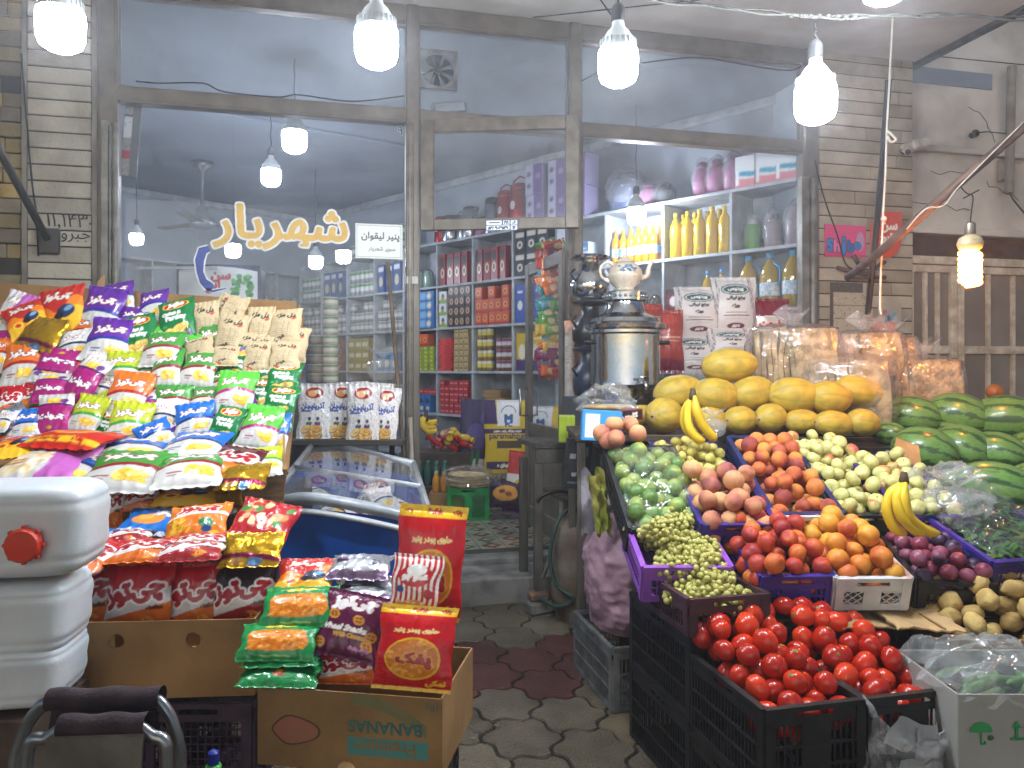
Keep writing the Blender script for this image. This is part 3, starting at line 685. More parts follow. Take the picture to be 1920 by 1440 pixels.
# left back wall shelving
sh2 = empty('shelving_unit', (0, 0, 0), label='dim shelving unit on the far left wall of the shop', cat='shelves')
for z in (.9, 1.35, 1.8, 2.25, 2.7):
    b = MB(); b.rbox(-1.5, 2.4, 0, .31, z-.026, z, .002, M=M2); b.build('shelf_board', m_shelf, sh2)
for k in range(8):
    b = MB(); b.rbox(-1.5+k*.55, -1.48+k*.55, .004, .31, FLOOR, 2.68, .001, M=M2); b.build('upright', m_shelf, sh2)

# ---------------------------------------------------------------- lamps
m_led = emat('led_diffuser', 'eef6ff', BULB); m_led_in = emat('led_diffuser_inside', 'e2edff', BULB_IN); m_led_dim = emat('led_diffuser_dim', 'e2edff', BULB_DIM)
m_base = mat('bulb_body', 'cfd6d8', .4, c2='bcc4c6'); m_cap = mat('lamp_holder', '3a3a3c', .5)
def bulb(label, pos, r=.068, em=None, wire=None, group='cold LED bulbs over the stall', tilt=0):
    """pos = centre of the lit drum"""
    t = empty('led_bulb', pos, label=label, cat='light bulb', group=group); t.rotation_euler = (0, tilt, 0)
    b = MB(); b.lathe([(r*.97, r*.62), (r, r*.35), (r*.98, -r*.45), (r*.86, -r*.82), (r*.55, -r*1.02), (0, -r*1.1)], 20); b.build('diffuser', em or m_led, t, True)
    b = MB(); b.lathe([(r*.96, r*.63), (r*.93, r*.75), (r*.78, r*1.2), (r*.55, r*1.6), (r*.32, r*1.85), (r*.3, r*2.15)], 24)
    for k in range(24):
        a = 2*math.pi*k/24; M0 = Matrix.Rotation(a, 4, 'Z'); b.box(r*.5, r*.93, -.0012, .0012, r*.7, r*1.15, M=M0)
    b.build('heat_sink', m_base, t, True, ang=40)
    b = MB(); b.lathe([(r*.34, r*2.1), (r*.36, r*2.2), (r*.36, r*2.75), (r*.2, r*3.0), (0, r*3.02)], 16); b.build('lamp_holder', m_cap, t, True, ang=40)
    b = MB(); top = wire if wire else ZS-.005
    pts = [(math.sin(k*1.7)*.004, math.cos(k*2.3)*.004, r*3+(top-pos[2]-r*3)*k/8) for k in range(9)]; pts[0] = (0, 0, r*2.95)
    b.tube(pts, .004, 6); b.build('cord', MATS['black_cable'], t)
    return t
bulb('lit LED bulb at the top left corner in front of the left pillar', U(114, 50, 2.35), .069)
bulb('lit LED bulb hanging left of the exhaust fan', U(706, 82, 2.46), .069)
bulb('lit LED bulb hanging in front of the right top pane by the door', U(1159, 120, 2.62), .068)
bulb('lit LED bulb hanging lowest, in front of the right pillar', U(1529, 190, 2.62), .069, wire=U(1529, 40, 2.62).z)
bulb('lit LED bulb above the picture with only its underside showing', U(1660, -42, 2.3), .069)
bulb('lit LED bulb inside the shop just under the left transom rail', U(552, 262, 5.35), .085, m_led_dim, ZC, 'LED bulbs inside the shop')
bulb('lit LED bulb inside the shop above the gold lettering', U(508, 330, 6.4), .08, m_led_dim, ZC, 'LED bulbs inside the shop', 0)
bulb('lit LED bulb inside the shop beside the oil bottles', U(1193, 402, 6.3), .078, m_led_in, ZC, 'LED bulbs inside the shop')
bulb('small lit LED bulb deep in the shop at the left window edge', U(256, 447, 7.2), .06, m_led_dim, ZC, 'LED bulbs inside the shop')
bulb('small lit LED bulb over the far shelves seen below the paper notice', U(592, 490, 8.3), .075, m_led_dim, ZC, 'LED bulbs inside the shop')
# cable strung over the stall, carrying the lowest bulb
b = MB(); pts = [U(x, y, d) for x, y, d in ((900, -60, 2.5), (1100, -22, 2.55), (1250, 2, 2.58), (1400, 20, 2.6), (1529, 33, 2.62), (1675, 31, 2.66), (1800, 30, 2.72), (1960, 38, 2.8), (2200, 40, 2.9))]
def smooth_pts(p, n=6):
    o = []; p = [Vector(q) for q in p]
    for i in range(len(p)-1):
        a, b_, c, d = p[max(i-1, 0)], p[i], p[i+1], p[min(i+2, len(p)-1)]
        for k in range(n):
            t = k/n; o.append(.5*((2*b_)+(c-a)*t+(2*a-5*b_+4*c-d)*t*t+(3*b_-a-3*c+d)*t**3))
    return o+[p[-1]]
P0 = smooth_pts(pts); b.tube([p+Vector((0, 0, .006*math.sin(i*.9))) for i, p in enumerate(P0)], .0045, 6); b.tube([p+Vector((0, 0, .006*math.sin(i*.9+2.5)+.004)) for i, p in enumerate(P0)], .0035, 6)
for k in range(8): b.ball(P0[22]+(P0[27]-P0[22])*(k/7), .011, (1, 1, .8), 8, 6)
o = b.build('power_cable', mat('grey_cable', '4b4a46', .7), smooth=True); tag(o, 'twisted grey power cable strung under the soffit with taped joints', 'cable')
b = MB(); b.tube(smooth_pts([UY(1090, 152, YF-.06), UY(1150, 128, YF-.09), UY(1300, 108, YF-.07), UY(1400, 122, YF-.06), UY(1480, 132, YF-.06), UY(1510, 118, YF-.05)]), .0045, 6)
b.tube(smooth_pts([UY(255, 152, YF-.06), UY(300, 156, YF-.07), UY(380, 156, YF-.07), UY(420, 172, YF-.055), UY(520, 182, YF-.055), UY(560, 178, YF-.06), UY(660, 190, YF-.06), UY(757, 180, YF-.06)]), .004, 6)
o = b.build('wire', MATS['black_cable'], smooth=True); tag(o, 'thin dark wire draped along the transom rails of the shop front', 'wire')
# warm spiral lamp hanging from the pole
def cfl(label, pos, r, hh, em):
    t = empty('spiral_lamp', pos, label=label, cat='light bulb')
    b = MB(); pts = []
    for k in range(150):
        a = k*2*math.pi/24; pts.append((r*.8*math.cos(a), r*.8*math.sin(a), hh/2-hh*k/149))
    b.tube(pts, r*.27, 7); b.lathe([(r*.72, hh/2), (r*.72, -hh/2)], 16); b.build('tube', em, t, True)
    b = MB(); b.lathe([(r*.6, hh/2+.002), (r*1.05, hh/2+.012), (r*1.2, hh/2+.035), (r*1.0, hh/2+.06), (r*.5, hh/2+.075)], 20); b.build('ballast', mat('ceramic_base', 'cfc3a0', .4, c2='a89872'), t, True)
    b = MB(); b.lathe([(r*.45, hh/2+.074), (r*.5, hh/2+.08), (r*.5, hh/2+.125), (r*.2, hh/2+.135)], 14); b.build('lamp_holder', mat('steel_holder', '8a8378', .35, .7), t, True, ang=40)
    return t
m_warm = emat('warm_spiral', 'ff8d30', 110)
wl = U(1819, 502, 3.5); cfl('warm glowing spiral lamp hanging in front of the steel gate', wl, .046, .15, m_warm)
b = MB(); b.tube(smooth_pts([Vector((wl.x, wl.y, wl.z+.2)), U(1821, 400, 3.5), U(1824, 368, 3.5), U(1812, 362, 3.5), U(1795, 343, 3.5)]), .003, 6); b.tube([U(1806, 372, 3.49), U(1836, 356, 3.5)], .003, 5); o = b.build('lamp_cord', MATS['black_cable']); tag(o, 'cord of the warm lamp tied to the slanting pole', 'cord')
# poles, rope
m_rust = mat('rusty_pole', '6b5447', .65, .3, c2='4a3830', scale=14)
b = MB(); b.tube([U(2010, 150, 3.35), U(1920, 238, 3.4), U(1790, 350, 3.5), U(1650, 472, 3.75), U(1590, 520, 4.3)], .022, 10)
o = b.build('awning_pole', m_rust, smooth=True); tag(o, 'rusty slanting awning pole crossing the orange sign', 'pole')
b = MB(); b.tube(smooth_pts([U(1920, 228, 3.37), U(1800, 348, 3.46), U(1770, 385, 3.5), U(1735, 392, 3.5), U(1700, 430, 3.6)]), .0035, 6); o = b.build('pole_cable', mat('pale_cable', 'b9b4a8', .6), smooth=True); tag(o, 'pale cable wound round the slanting awning pole', 'cable')
b = MB(); b.tube([U(1666, 150, 4.2), U(1655, 300, 4.25), U(1638, 480, 4.3), U(1627, 590, 4.35)], .017, 8); o = b.build('awning_bracket', mat('black_steel', '232323', .5, .6)); tag(o, 'thin black upright steel bar beside the white rope', 'bar')
b = MB(); b.tube(smooth_pts([U(1674, 30, 3.9), U(1668, 150, 3.9), U(1663, 240, 3.9), U(1660, 330, 3.9), U(1655, 420, 3.9), U(1650, 560, 3.9), U(1652, 590, 3.9)]), .0055, 6); b.tube(smooth_pts([U(1663, 245, 3.88), U(1672, 252, 3.88), U(1680, 262, 3.88), U(1670, 266, 3.88), U(1664, 255, 3.88)]), .007, 6)
b.tube(smooth_pts([U(1664, 258, 3.92), U(1659, 340, 3.92), U(1656, 405, 3.92)]), .003, 5); b.ball(U(1657, 410, 3.89), .015)
o = b.build('rope', mat('white_rope', 'c6c1b4', .8), smooth=True); tag(o, 'white rope hanging with a knot in front of the right pillar', 'rope')
b = MB(); b.tube(smooth_pts([UY(1528, 300, YF-.1), UY(1545, 370, YF-.1), UY(1570, 440, YF-.09), UY(1590, 500, YF-.08), UY(1640, 505, YF-.06)]), .005, 6)
o = b.build('hanging_wire', MATS['black_cable'], smooth=True); tag(o, 'black wire hanging slantwise over the right pillar', 'wire')
# broken bracket bundle on the pillar
b = MB()
for a, c in (((1600, 478), (1622, 515)), ((1622, 515), (1660, 490)), ((1570, 502), (1622, 515)), ((1590, 520), (1660, 520))): b.tube([UY(a[0], a[1], YF-.07), UY(c[0], c[1], YF-.1)], .016, 6)
o = b.build('bracket', m_rust); tag(o, 'broken rusty bracket bolted to the right pillar under the signs', 'bracket')
# left slanting pole with bracket plate
t = empty('awning_strut', (0, 0, 0), label='dark slanting awning arm bolted to the left pillar', cat='awning arm')
b = MB(); b.tube([U(-30, 215, 3.6), U(0, 285, 3.75), U(88, 447, 4.2)], .02, 10); b.build('arm', mat('dark_pole', '4a4845', .5, .4), t, True)
b = MB(); b.rbox(-.05, .05, -.02, .02, -.07, .07, .004, M=Matrix.Translation(UY(93, 452, YF-.045))); b.build('plate', MATS['dark_pole'], t)
b = MB(); b.tube(smooth_pts([UY(40, 100, YF-.04), UY(52, 250, YF-.04), UY(60, 340, YF-.045), UY(68, 400, YF-.04), UY(72, 480, YF-.04)]), .005, 6); o = b.build('hanging_wire', MATS['black_cable']); tag(o, 'thin wire running down the left pillar', 'wire')
# handwriting on the left pillar
for txt, px, py, wpx in (('۱۱,۱۴۳-', 132, 416, 80), ('جبرو', 142, 446, 50)):
    p = UY(px, py, YF-.0285); o = lettering('graffiti', txt, mat('pencil_black', '35322e', .8), wpx*4.35/FPX, None, (p.x, YF-.0285, p.z), off=.0); tag(o, 'handwritten dark digits on the left pillar' if '۱' in txt else 'handwritten dark word on the left pillar below the digits', 'handwriting')

# ---------------------------------------------------------------- signs on the right pillar
def plate_sign(name, cv, px, py, depY, rot=0, nx=90, m=None, th=.006):
    o = card(name, cv, m or m_print, nx, th=th); p = UY(px, py, depY); place(o, p, rot=(0, rot, 0)); return o
cv = Canvas(.34, .23, 120, 'd9467f')
cv.ell(.86, .5, .1, .3, 'b98fb8').curve(.12, .0, .03, 'c73a72', ph=1)
for i, (ch, cc) in enumerate(zip('Shibo', ('2f7fc4', 'e46fa2', '2f7fc4', '1f5fa8', '2f7fc4'))): cv.text(ch, .13+i*.165, .36-.02*(i % 2), .13, cc, out='10182c', ow=.014, bold=.022, maxh=.52)
o = plate_sign('shop_sign', cv, 1585, 482, YF-.034, R(0)); tag(o, 'pink plastic advertising plate reading Shibo on the right pillar', 'sign')
cv = Canvas(.27, .34, 110, 'd9481f'); cv.text('سن', .6, .66, .5, 'f4efe8', bold=.02, maxh=.24).text('ایچ', .5, .40, .5, 'f4efe8', bold=.02, maxh=.26).rect(.62, .8, .52, .535, 'f4efe8')
def leaf_cut(cv, u0=.0): return cv
o = plate_sign('shop_sign', cv, 1661, 484, YF-.047); tag(o, 'orange ice cream advertising plate with white writing beside the pink sign', 'sign')
# cut the leaf-shaped corners of the orange plate (rounded opposite corners)
me = o.data; 
for v in me.vertices:
    x, z = v.co.x/.27+.5, v.co.z/.34
    if x < .5 and z > .5:
        d = math.hypot((x-.5)*.27, (z-.5)*.34); 
        ax, az = (x-.5)/.5, (z-.5)/.5; q = max(abs(ax), abs(az)); L_ = math.hypot(ax, az)
        if L_ > 0: k = q/L_; v.co.x = (.5+(x-.5)*k-.5)*.27; v.co.z = (.5+(z-.5)*k)*.34
    if x > .5 and z < .5:
        ax, az = (x-.5)/.5, (z-.5)/.5; q = max(abs(ax), abs(az)); L_ = math.hypot(ax, az)
        if L_ > 0: k = q/L_; v.co.x = (x-.5)*k*.27; v.co.z = (.5+(z-.5)*k)*.34
# torn posters on pillar
cv = Canvas(.3, .5, 60, 'b8ab93'); cv.rect(0, .1, .35, 1, '4e463c').rect(0, .92, .86, 1, '4e463c').speck('6b6252', .06, 3, 3); 
for k in range(4): cv.rect(.12, 1, .1+k*.19, .112+k*.19, '574c3f')
o = plate_sign('torn_poster', cv, 1590, 660, YF-.033, nx=60, th=.002); tag(o, 'torn faded poster with dark border on the right pillar', 'poster')
cv = Canvas(.2, .34, 60, 'b3ab9b'); cv.ell(.45, .55, .16, .2, '4f86a8').ell(.68, .72, .14, .08, '79a8bd').ell(.3, .8, .1, .06, 'b5708a').ell(.45, .55, .05, .16, '1d2a38').speck('7a6a58', .05, 2, 5).ell(.8, .4, .08, .05, '6f94a8')
o = plate_sign('torn_poster', cv, 1668, 655, YF-.033, nx=60, th=.002); tag(o, 'scuffed pale poster with blue blots beside the steel gate', 'poster')
cv = Canvas(.19, .2, 40, 'd4612c'); cv.ell(.5, .5, .3, .3, 'e8a060').ell(.45, .5, .12, .14, '7a2a18')
o = plate_sign('sticker', cv, 1657, 655, YF-.04, nx=40, th=.002); tag(o, 'orange sticker partly behind the plastic bread bags', 'sticker')
# ================================================================ FRUIT STAND
CAMROT = -TH
m_black = mat('black_crate_plastic', '232323', .5, c2='131313', scale=14, bump=.1, bscale=80)
m_gray = mat('grey_crate_plastic', '6f726f', .6, c2='4f514f', scale=14, bump=.1, bscale=80)
m_purp = mat('purple_crate_plastic', '3d2f8f', .42, c2='2f246e', scale=10)
m_viol = mat('violet_crate_plastic', '9558bf', .42, c2='7d45a6', scale=10)
m_brown = mat('maroon_crate_plastic', '4a3038', .5, c2='38242a', scale=10)
m_white = mat('white_crate_plastic', 'c9ccce', .42, c2='adb0b2', scale=10)
m_navy = mat('navy_crate_plastic', '25336b', .42, c2='1b264f', scale=10)
m_dgreen = mat('dark_green_crate_plastic', '2c3a34', .5, c2='1e2925', scale=10)
m_green = mat('green_crate_plastic', '1d9a4a', .42, c2='137437', scale=10)
def crate_mb(w, d, h, style='slat', handle=True, t=.006, bot=True):
    """open plastic crate, origin at bottom centre; rim, corner posts, lattice sides, floor grid"""
    b = MB(); fl = .006                      # walls lean out a little
    def side(M, L):
        b.box(-L/2, L/2, -.004-t, .010, h-.014, h, M=M)                                      # rim
        b.box(-L/2, L/2, -t, 0, h-.05, h-.03, M=M); b.box(-L/2+.001, L/2-.001, -t, 0, 0, .022, M=M)
        b.box(-L/2, -L/2+.028, -t-.002, .002, 0, h-.015, M=M); b.box(L/2-.028, L/2, -t-.002, .002, 0, h-.015, M=M)
        x0, x1, z0, z1 = -L/2+.028, L/2-.028, .022, h-.05
        if handle and L > .2:
            b.box(x0, -.055, -t+.001, -.001, h-.031, h-.013, M=M); b.box(.055, x1, -t+.001, -.001, h-.031, h-.013, M=M)
        else: b.box(x0, x1, -t+.001, -.001, h-.031, h-.013, M=M)
        n = max(4, int((x1-x0)/.018))
        if style == 'slat':
            for i in range(n): 
                x = x0+(x1-x0)*(i+.5)/n; b.box(x-.003, x+.003, -t+.001, -.001, z0, z1, M=M)
            k = max(1, int((z1-z0)/.075))
            for i in range(1, k+1): 
                z = z0+(z1-z0)*i/(k+1); b.box(x0, x1, -t-.002, 0, z-.004, z+.004, M=M)
            b.box(-.045, .045, -t-.001, 0, z0+.0, z1, M=M) if L < .36 else None
        elif style == 'lattice':
            k = max(2, int((z1-z0)/.02)); n2 = max(4, int((x1-x0)/.02))
            for i in range(n2+1): x = x0+(x1-x0)*i/n2; b.box(x-.0016, x+.0016, -t+.001, -.001, z0, z1, M=M)
            for i in range(1, k): z = z0+(z1-z0)*i/k; b.box(x0, x1, -t+.002, -.002, z-.0016, z+.0016, M=M)
        elif style == 'cross':
            b.box(-.03, .03, -t, 0, z0, z1, M=M)
            for (a, c) in ((x0, -.033), (.033, x1)):
                if c-a < .02: continue
                n2 = max(2, int((c-a)/.022)); k = max(2, int((z1-z0)/.022))
                for i in range(n2):
                    for j in range(k):
                        xa, xb = a+(c-a)*i/n2, a+(c-a)*(i+1)/n2; za, zb = z0+(z1-z0)*j/k, z0+(z1-z0)*(j+1)/k
                        for (p, q) in (((xa, za), (xb, zb)), ((xa, zb), (xb, za))):
                            dx, dz = q[0]-p[0], q[1]-p[1]; l = math.hypot(dx, dz); ox, oz = -dz/l*.0016, dx/l*.0016
                            vs = [(p[0]+ox, -t+.001, p[1]+oz), (p[0]-ox, -t+.001, p[1]-oz), (q[0]-ox, -t+.001, q[1]-oz), (q[0]+ox, -t+.001, q[1]+oz)]
                            vs = [Vector(v) for v in vs]+[Vector((v[0], -.002, v[2])) for v in vs]
                            b.add([M @ v for v in vs], [(0, 1, 2, 3), (7, 6, 5, 4), (0, 4, 5, 1), (2, 6, 7, 3)])
            b.box(a, c, -t, 0, z1-.004, z1+.002, M=M)
    for (ang, L, off) in ((0, w, -d/2), (180, w, -d/2), (90, d, -w/2), (-90, d, -w/2)):
        side(Matrix.Rotation(R(ang), 4, 'Z') @ Matrix.Translation((0, off+.0, 0)), L)
    if bot:
        b.box(-w/2+.004, w/2-.004, -d/2+.004, d/2-.004, .001, .005)
    return b
CR = {}
def crate(size, m, style, label, loc, rz=0, tilt=0, name='crate', group=None):
    k = (size, m.name, style)
    if k not in CR:
        t = empty('plastic_crate', label=label, cat='crate')
        crate_mb(*size, style=style).build('crate_walls', m, t)
        b = MB(); w, d, h = size
        for sx in (-1, 1):
            for sy in (-1, 1): b.box(sx*(w/2-.014)-.012, sx*(w/2-.014)+.012, sy*(d/2-.014)-.012, sy*(d/2-.014)+.012, -.006, .0)
        for i in range(9): x = -w/2+.02+(w-.04)*i/8; b.box(x-.003, x+.003, -d/2+.01, d/2-.01, .006, .010)
        b.build('crate_base', m, t); CR[k] = Proto(t)
    M = Matrix.Rotation(rz, 4, 'Z') @ Matrix.Rotation(tilt, 4, 'X')
    o = CR[k].put(loc, rot=M.to_euler(), label=label, group=group); return o, Matrix.Translation(loc) @ M

# --- fruit meshes
def shape_obj(name, mb_fn, m, label, cat, parts=()):
    t = mb_fn().build(name, m, None, True); tag(t, label, cat)
    for pn, f, pm in parts: f().build(pn, pm, t, True)
    return t
m_tom = mat('tomato_skin', 'c93a16', .25, c2='a3200f', scale=7, rnd=.5, coat=.2, c3='b92a12', bump=.05, bscale=20)
m_stem = mat('stem_green', '8a8a3c', .6, c2='5a6428'); m_stemb = mat('stem_brown', '5a4428', .7)
m_peach = mat('peach_skin', 'd38a3e', .7, c2='8a3a36', scale=9, rnd=.4, lo=.32, hi=.66, c3='bd5f34', detail=5)
m_peachd = mat('dusky_peach_skin', 'cf9c6c', .75, c2='8c4a4c', scale=9, rnd=.35, lo=.3, hi=.64, c3='b87258', detail=5)
m_nect = mat('nectarine_skin', 'd0702c', .5, c2='8c2228', scale=8, rnd=.5, lo=.3, hi=.7, c3='b23c26', detail=5)
m_nectO = mat('orange_nectarine_skin', 'd99a34', .5, c2='b04a26', scale=8, rnd=.4, lo=.26, hi=.58, c3='cf7a2a', detail=5)
m_apple = mat('pale_apple_skin', 'c6c47e', .35, c2='b85a48', scale=7, rnd=.34, lo=.27, hi=.45, c3='bdb468', coat=.12, detail=5)
m_guava = mat('yellow_plum_skin', 'd8cc6c', .38, c2='a8a04a', scale=10, rnd=.4, coat=.1)
m_plum = mat('plum_skin', '7a2c42', .4, c2='2f1c38', scale=8, rnd=.6, c3='8a5268', coat=.1, detail=3)
m_lime = mat('green_fruit_skin', '72964a', .4, c2='567a38', scale=8, rnd=.4, coat=.2, c3='98a550')
m_pot = mat('potato_skin', 'c0a565', .8, c2='9b7f48', scale=14, rnd=.3, bump=.35, bscale=70)
m_onion = mat('dim_onion', 'a8672e', .5, c2='7a4218', scale=14, rnd=.3)
def crease(depth, pole=.08):
    def f(d):
        a = math.atan2(d.y, d.x); g = math.exp(-(a/.16)**2)*depth*max(0, 1-abs(d.z)**6)
        return 1-g-pole*max(0, d.z-.8)/.2*1.0
    return f
def mk_peach(r): return lambda: MB().ball((0, 0, 0), r, (1, 1, .96), 20, 14, f=crease(.10, .2))
def mk_tom(r, sz): return lambda: MB().ball((0, 0, 0), r, (1, 1, sz), 18, 12, f=lambda d: 1+.035*math.cos(3*math.atan2(d.y, d.x)+d.z)*(1-abs(d.z))+.07*mnoise.noise(Vector(d)*1.5+Vector((r*900, sz*50, 0)))-.06*max(0, d.z-.85)/.15)
def apple_prof(d): return 1.0-.30*max(0, d.z-.72)**1.1/.28-.14*max(0, -d.z-.8)/.2+.02*math.cos(5*math.atan2(d.y, d.x))
def mk_apple(r): return lambda: MB().ball((0, 0, 0), r, (1, 1, .88), 18, 14, f=apple_prof)
def stem(r, l, z): return lambda: MB().tube([(0, 0, z-.004), (.001, 0, z+l*.5), (.004, 0, z+l)], r, 5)
def calyx(r, z): return lambda: MB().lathe([(r*.9, z), (r*.5, z+.0012), (0, z+.0005)], 9)
def lump(seed, r, s):
    def f():
        return MB().ball((0, 0, 0), r, s, 18, 12, f=lambda d: 1+.16*mnoise.noise(Vector(d)*1.6+Vector((seed*7.3, seed, 0))))
    return f

def pile(n, r, region, floor, mound, seed, tries=14):
    """drop spheres one by one where they sit lowest under a mound; region = list of ((x0,x1),(y0,y1))"""
    g = random.Random(seed); P = []
    (x0, x1), (y0, y1) = region
    for i in range(n):
        best = None
        for _ in range(tries):
            x, y = g.uniform(x0, x1), g.uniform(y0, y1); z = floor(x, y)+r
            for q in P:
                dd = (q[0]-x)**2+(q[1]-y)**2
                if dd < (1.86*r)**2: z = max(z, q[2]+math.sqrt((1.86*r)**2-dd))
            over = z+r-mound(x, y)
            if best is None or over < best[0]: best = (over, x, y, z)
        if best[0] < r*.9: P.append(best[1:])
    return P
def heap(protos, n, r, w, d, z0, hm, M, label, group, seed, cx=0, cy_=0, skew=(0, 0), edge=.012, sphere=True, power=2.0, rot='any', shell=2.6):
    """fill a crate interior (w x d, floor z0) to a mound hm over the rim plane, keeping only fruit near the surface"""
    x0, x1, y0, y1 = -w/2+r+edge, w/2-r-edge, -d/2+r+edge, d/2-r-edge
    def md(x, y):
        u, v = (x/(w/2)), (y/(d/2)); return z0+hm*(1-.55*max(abs(u), abs(v))**power)+skew[0]*u+skew[1]*v
    def fl(x, y): return max(z0*0, md(x, y)-shell*r*1.3-r*.5)
    P = pile(n, r, ((x0, x1), (y0, y1)), fl, md, seed); g = random.Random(seed+5)
    for p in P:
        if p[2] < z0+r*.75: lx, ly = w/2-r*1.08-.004, d/2-r*1.08-.004; p = (max(-lx, min(lx, p[0])), max(-ly, min(ly, p[1])), p[2])
        pr = g.choice(protos); s = g.uniform(.9, 1.1)
        e = Matrix.Rotation(g.uniform(0, 6.28), 4, 'Z') @ Matrix.Rotation(g.uniform(0, 3.1) if rot == 'any' else g.gauss(0, .5), 4, 'X') @ Matrix.Rotation(g.uniform(-.6, .6), 4, 'Y')
        loc = M @ Vector((p[0]+cx, p[1]+cy_, p[2]))
        pr.put(loc, rot=(M.to_3x3().to_4x4() @ e).to_euler(), s=s*g.uniform(.98, 1.02), label=label, group=group)
    return len(P)
def protos(*a): return [Proto(x) for x in a]
P_tom = protos(shape_obj('tomato', mk_tom(.034, 1.12), m_tom, 't', 'tomato', (('stem_scar', calyx(.009, .0356), m_stem),)), shape_obj('tomato', mk_tom(.037, .95), m_tom, 't', 'tomato', (('stem_scar', calyx(.008, .0328), m_stem),)), shape_obj('tomato', mk_tom(.032, 1.28), m_tom, 't', 'tomato', (('stem_scar', calyx(.007, .0382), m_stemb),)))
P_pea = protos(shape_obj('peach', mk_peach(.035), m_peach, 't', 'peach'), shape_obj('peach', mk_peach(.033), m_peach, 't', 'peach'))
P_pead = protos(shape_obj('peach', mk_peach(.037), m_peachd, 't', 'peach'))
P_nec = protos(shape_obj('nectarine', mk_peach(.033), m_nect, 't', 'nectarine'))
P_neco = protos(shape_obj('nectarine', mk_peach(.036), m_nectO, 't', 'nectarine'))
P_app = protos(shape_obj('apple', mk_apple(.031), m_apple, 't', 'apple', (('stem', stem(.0012, .010, .018), m_stemb),)))
P_gua = protos(shape_obj('yellow_plum', mk_apple(.024), m_guava, 't', 'plum', (('stem', stem(.001, .006, .014), m_stemb),)))
P_plu = protos(shape_obj('plum', mk_peach(.027), m_plum, 't', 'plum'))
P_lim = protos(shape_obj('green_fruit', mk_tom(.034, 1.12), m_lime, 't', 'fruit'))
P_pot = protos(*[shape_obj('potato', lump(k, .036, (1.25, 1, .85)), m_pot, 't', 'potato') for k in range(3)])

# --- supports: stacked black crates carry the front tiers, boards on trestles carry the rear ones
X0 = 1.135
KS = (.36, .50, .27)
for k, z in enumerate((0.006, .281)):
    crate(KS, m_black, 'slat', ('bottom' if k == 0 else 'upper')+' black crate of the stack beside the grey crates, under the grapes', (X0+KS[0]/2, 2.50, z), 0)
    crate(KS, m_black, 'slat', ('bottom' if k == 0 else 'upper')+' black crate of the hidden second stack behind the tomatoes', (X0+KS[0]*1.5+.02, 2.50, z), 0)
    crate(KS, m_black, 'slat', ('bottom' if k == 0 else 'upper')+' black crate of the stack under the plums', (X0+KS[0]*2.5+.04, 2.50, z), 0)
TS = (.305, .43, .245)
zt = .494-TS[2]
tomM = []
for i in range(2):
    o, M = crate(TS, m_black, 'slat', ('left' if i == 0 else 'right')+' black crate heaped with tomatoes at the front of the stand', (X0+.003+TS[0]/2+i*(TS[0]+.008), 2.05, zt), 0); tomM.append(M)
    crate(TS, m_black, 'slat', 'black crate standing under the '+('left' if i == 0 else 'right')+' tomato crate', (X0+.003+TS[0]/2+i*(TS[0]+.008), 2.05, zt-.249), 0)
heap(P_tom, 100, .0345, TS[0], TS[1], TS[2], .085, tomM[0], 'ripe red plum tomato heaped in the left front black crate', 'tomatoes in the left crate', 11, edge=-.012, skew=(0, .075), power=2.5)
heap(P_tom, 90, .0345, TS[0], TS[1], TS[2], .05, tomM[1], 'ripe red plum tomato heaped in the right front black crate', 'tomatoes in the right crate', 12, edge=-.008, skew=(0, .085), power=2.5)
# a row spilling over the joint and behind
for k, (px, py, d) in enumerate(((1400, 1150, 2.52), (1432, 1145, 2.54), (1470, 1135, 2.56), (1505, 1140, 2.56), (1540, 1148, 2.55), (1568, 1165, 2.5))): P_tom[k % 3].put(U(px, py, d), rot=(k, k*.7, k*2), label='ripe tomato at the very back of the tomato heap below the nectarines', group='tomatoes at the back')
# gray crates by the doorway
m_ggroup = 'grey crates beside the doorway'
o, M = crate((.36, .49, .262), m_gray, 'slat', 'dusty grey crate under the dirty pink sack', (X0+.18, 3.19, .006), 0)

m_board = mat('stand_board', '5a4a3a', .8, c2='3c3128', scale=10)
m_card = mat('cardboard', 'a98252', .85, c2='8d6a40', scale=5, bump=.15, bscale=40, detail=8)
m_card2 = mat('cardboard_light', 'b89a6c', .85, c2='9c7f54', scale=5, bump=.15, bscale=40, detail=8)
# stepped wooden stand under the rear crates
st = empty('wooden_stand', C(.9, 3.2, 0), CAMROT, 'wooden trestle stand carrying the rear fruit crates', 'stand')
b = MB()
for (x0, x1, y0, y1, z) in ((-.45, 1.75, .42, 1.2, .98), (-.40, 1.3, -.1, .4, .77), (-.25, 1.75, -.62, -.12, .56)):
    b.rbox(x0, x1, y0, y1, z-.03, z, .003)
b.build('shelf_board', m_board, st)
for x in (-.38, .5, 1.25):
    for y in (-.05, .35, 1.1): 
        b = MB(); z = .53 if y < -.06 else (.74 if y < .4 else .95); b.rbox(x-.025, x+.025, y-.025, y+.025, 0, z, .003); b.build('leg', m_board, st)

def rimcrate(px, py, dep, w, d, h, m, style, label, yaw=0, tilt=0, corner='fl'):
    """place a crate by its front-left rim corner"""
    P = U(px, py, dep); rz = CAMROT+R(yaw); Mr = Matrix.Rotation(rz, 4, 'Z') @ Matrix.Rotation(R(tilt), 4, 'X')
    sx = -1 if corner == 'fl' else 1
    loc = P-(Mr @ Vector((sx*w/2, -d/2, h)))
    return crate((w, d, h), m, style, label, loc, rz, R(tilt))
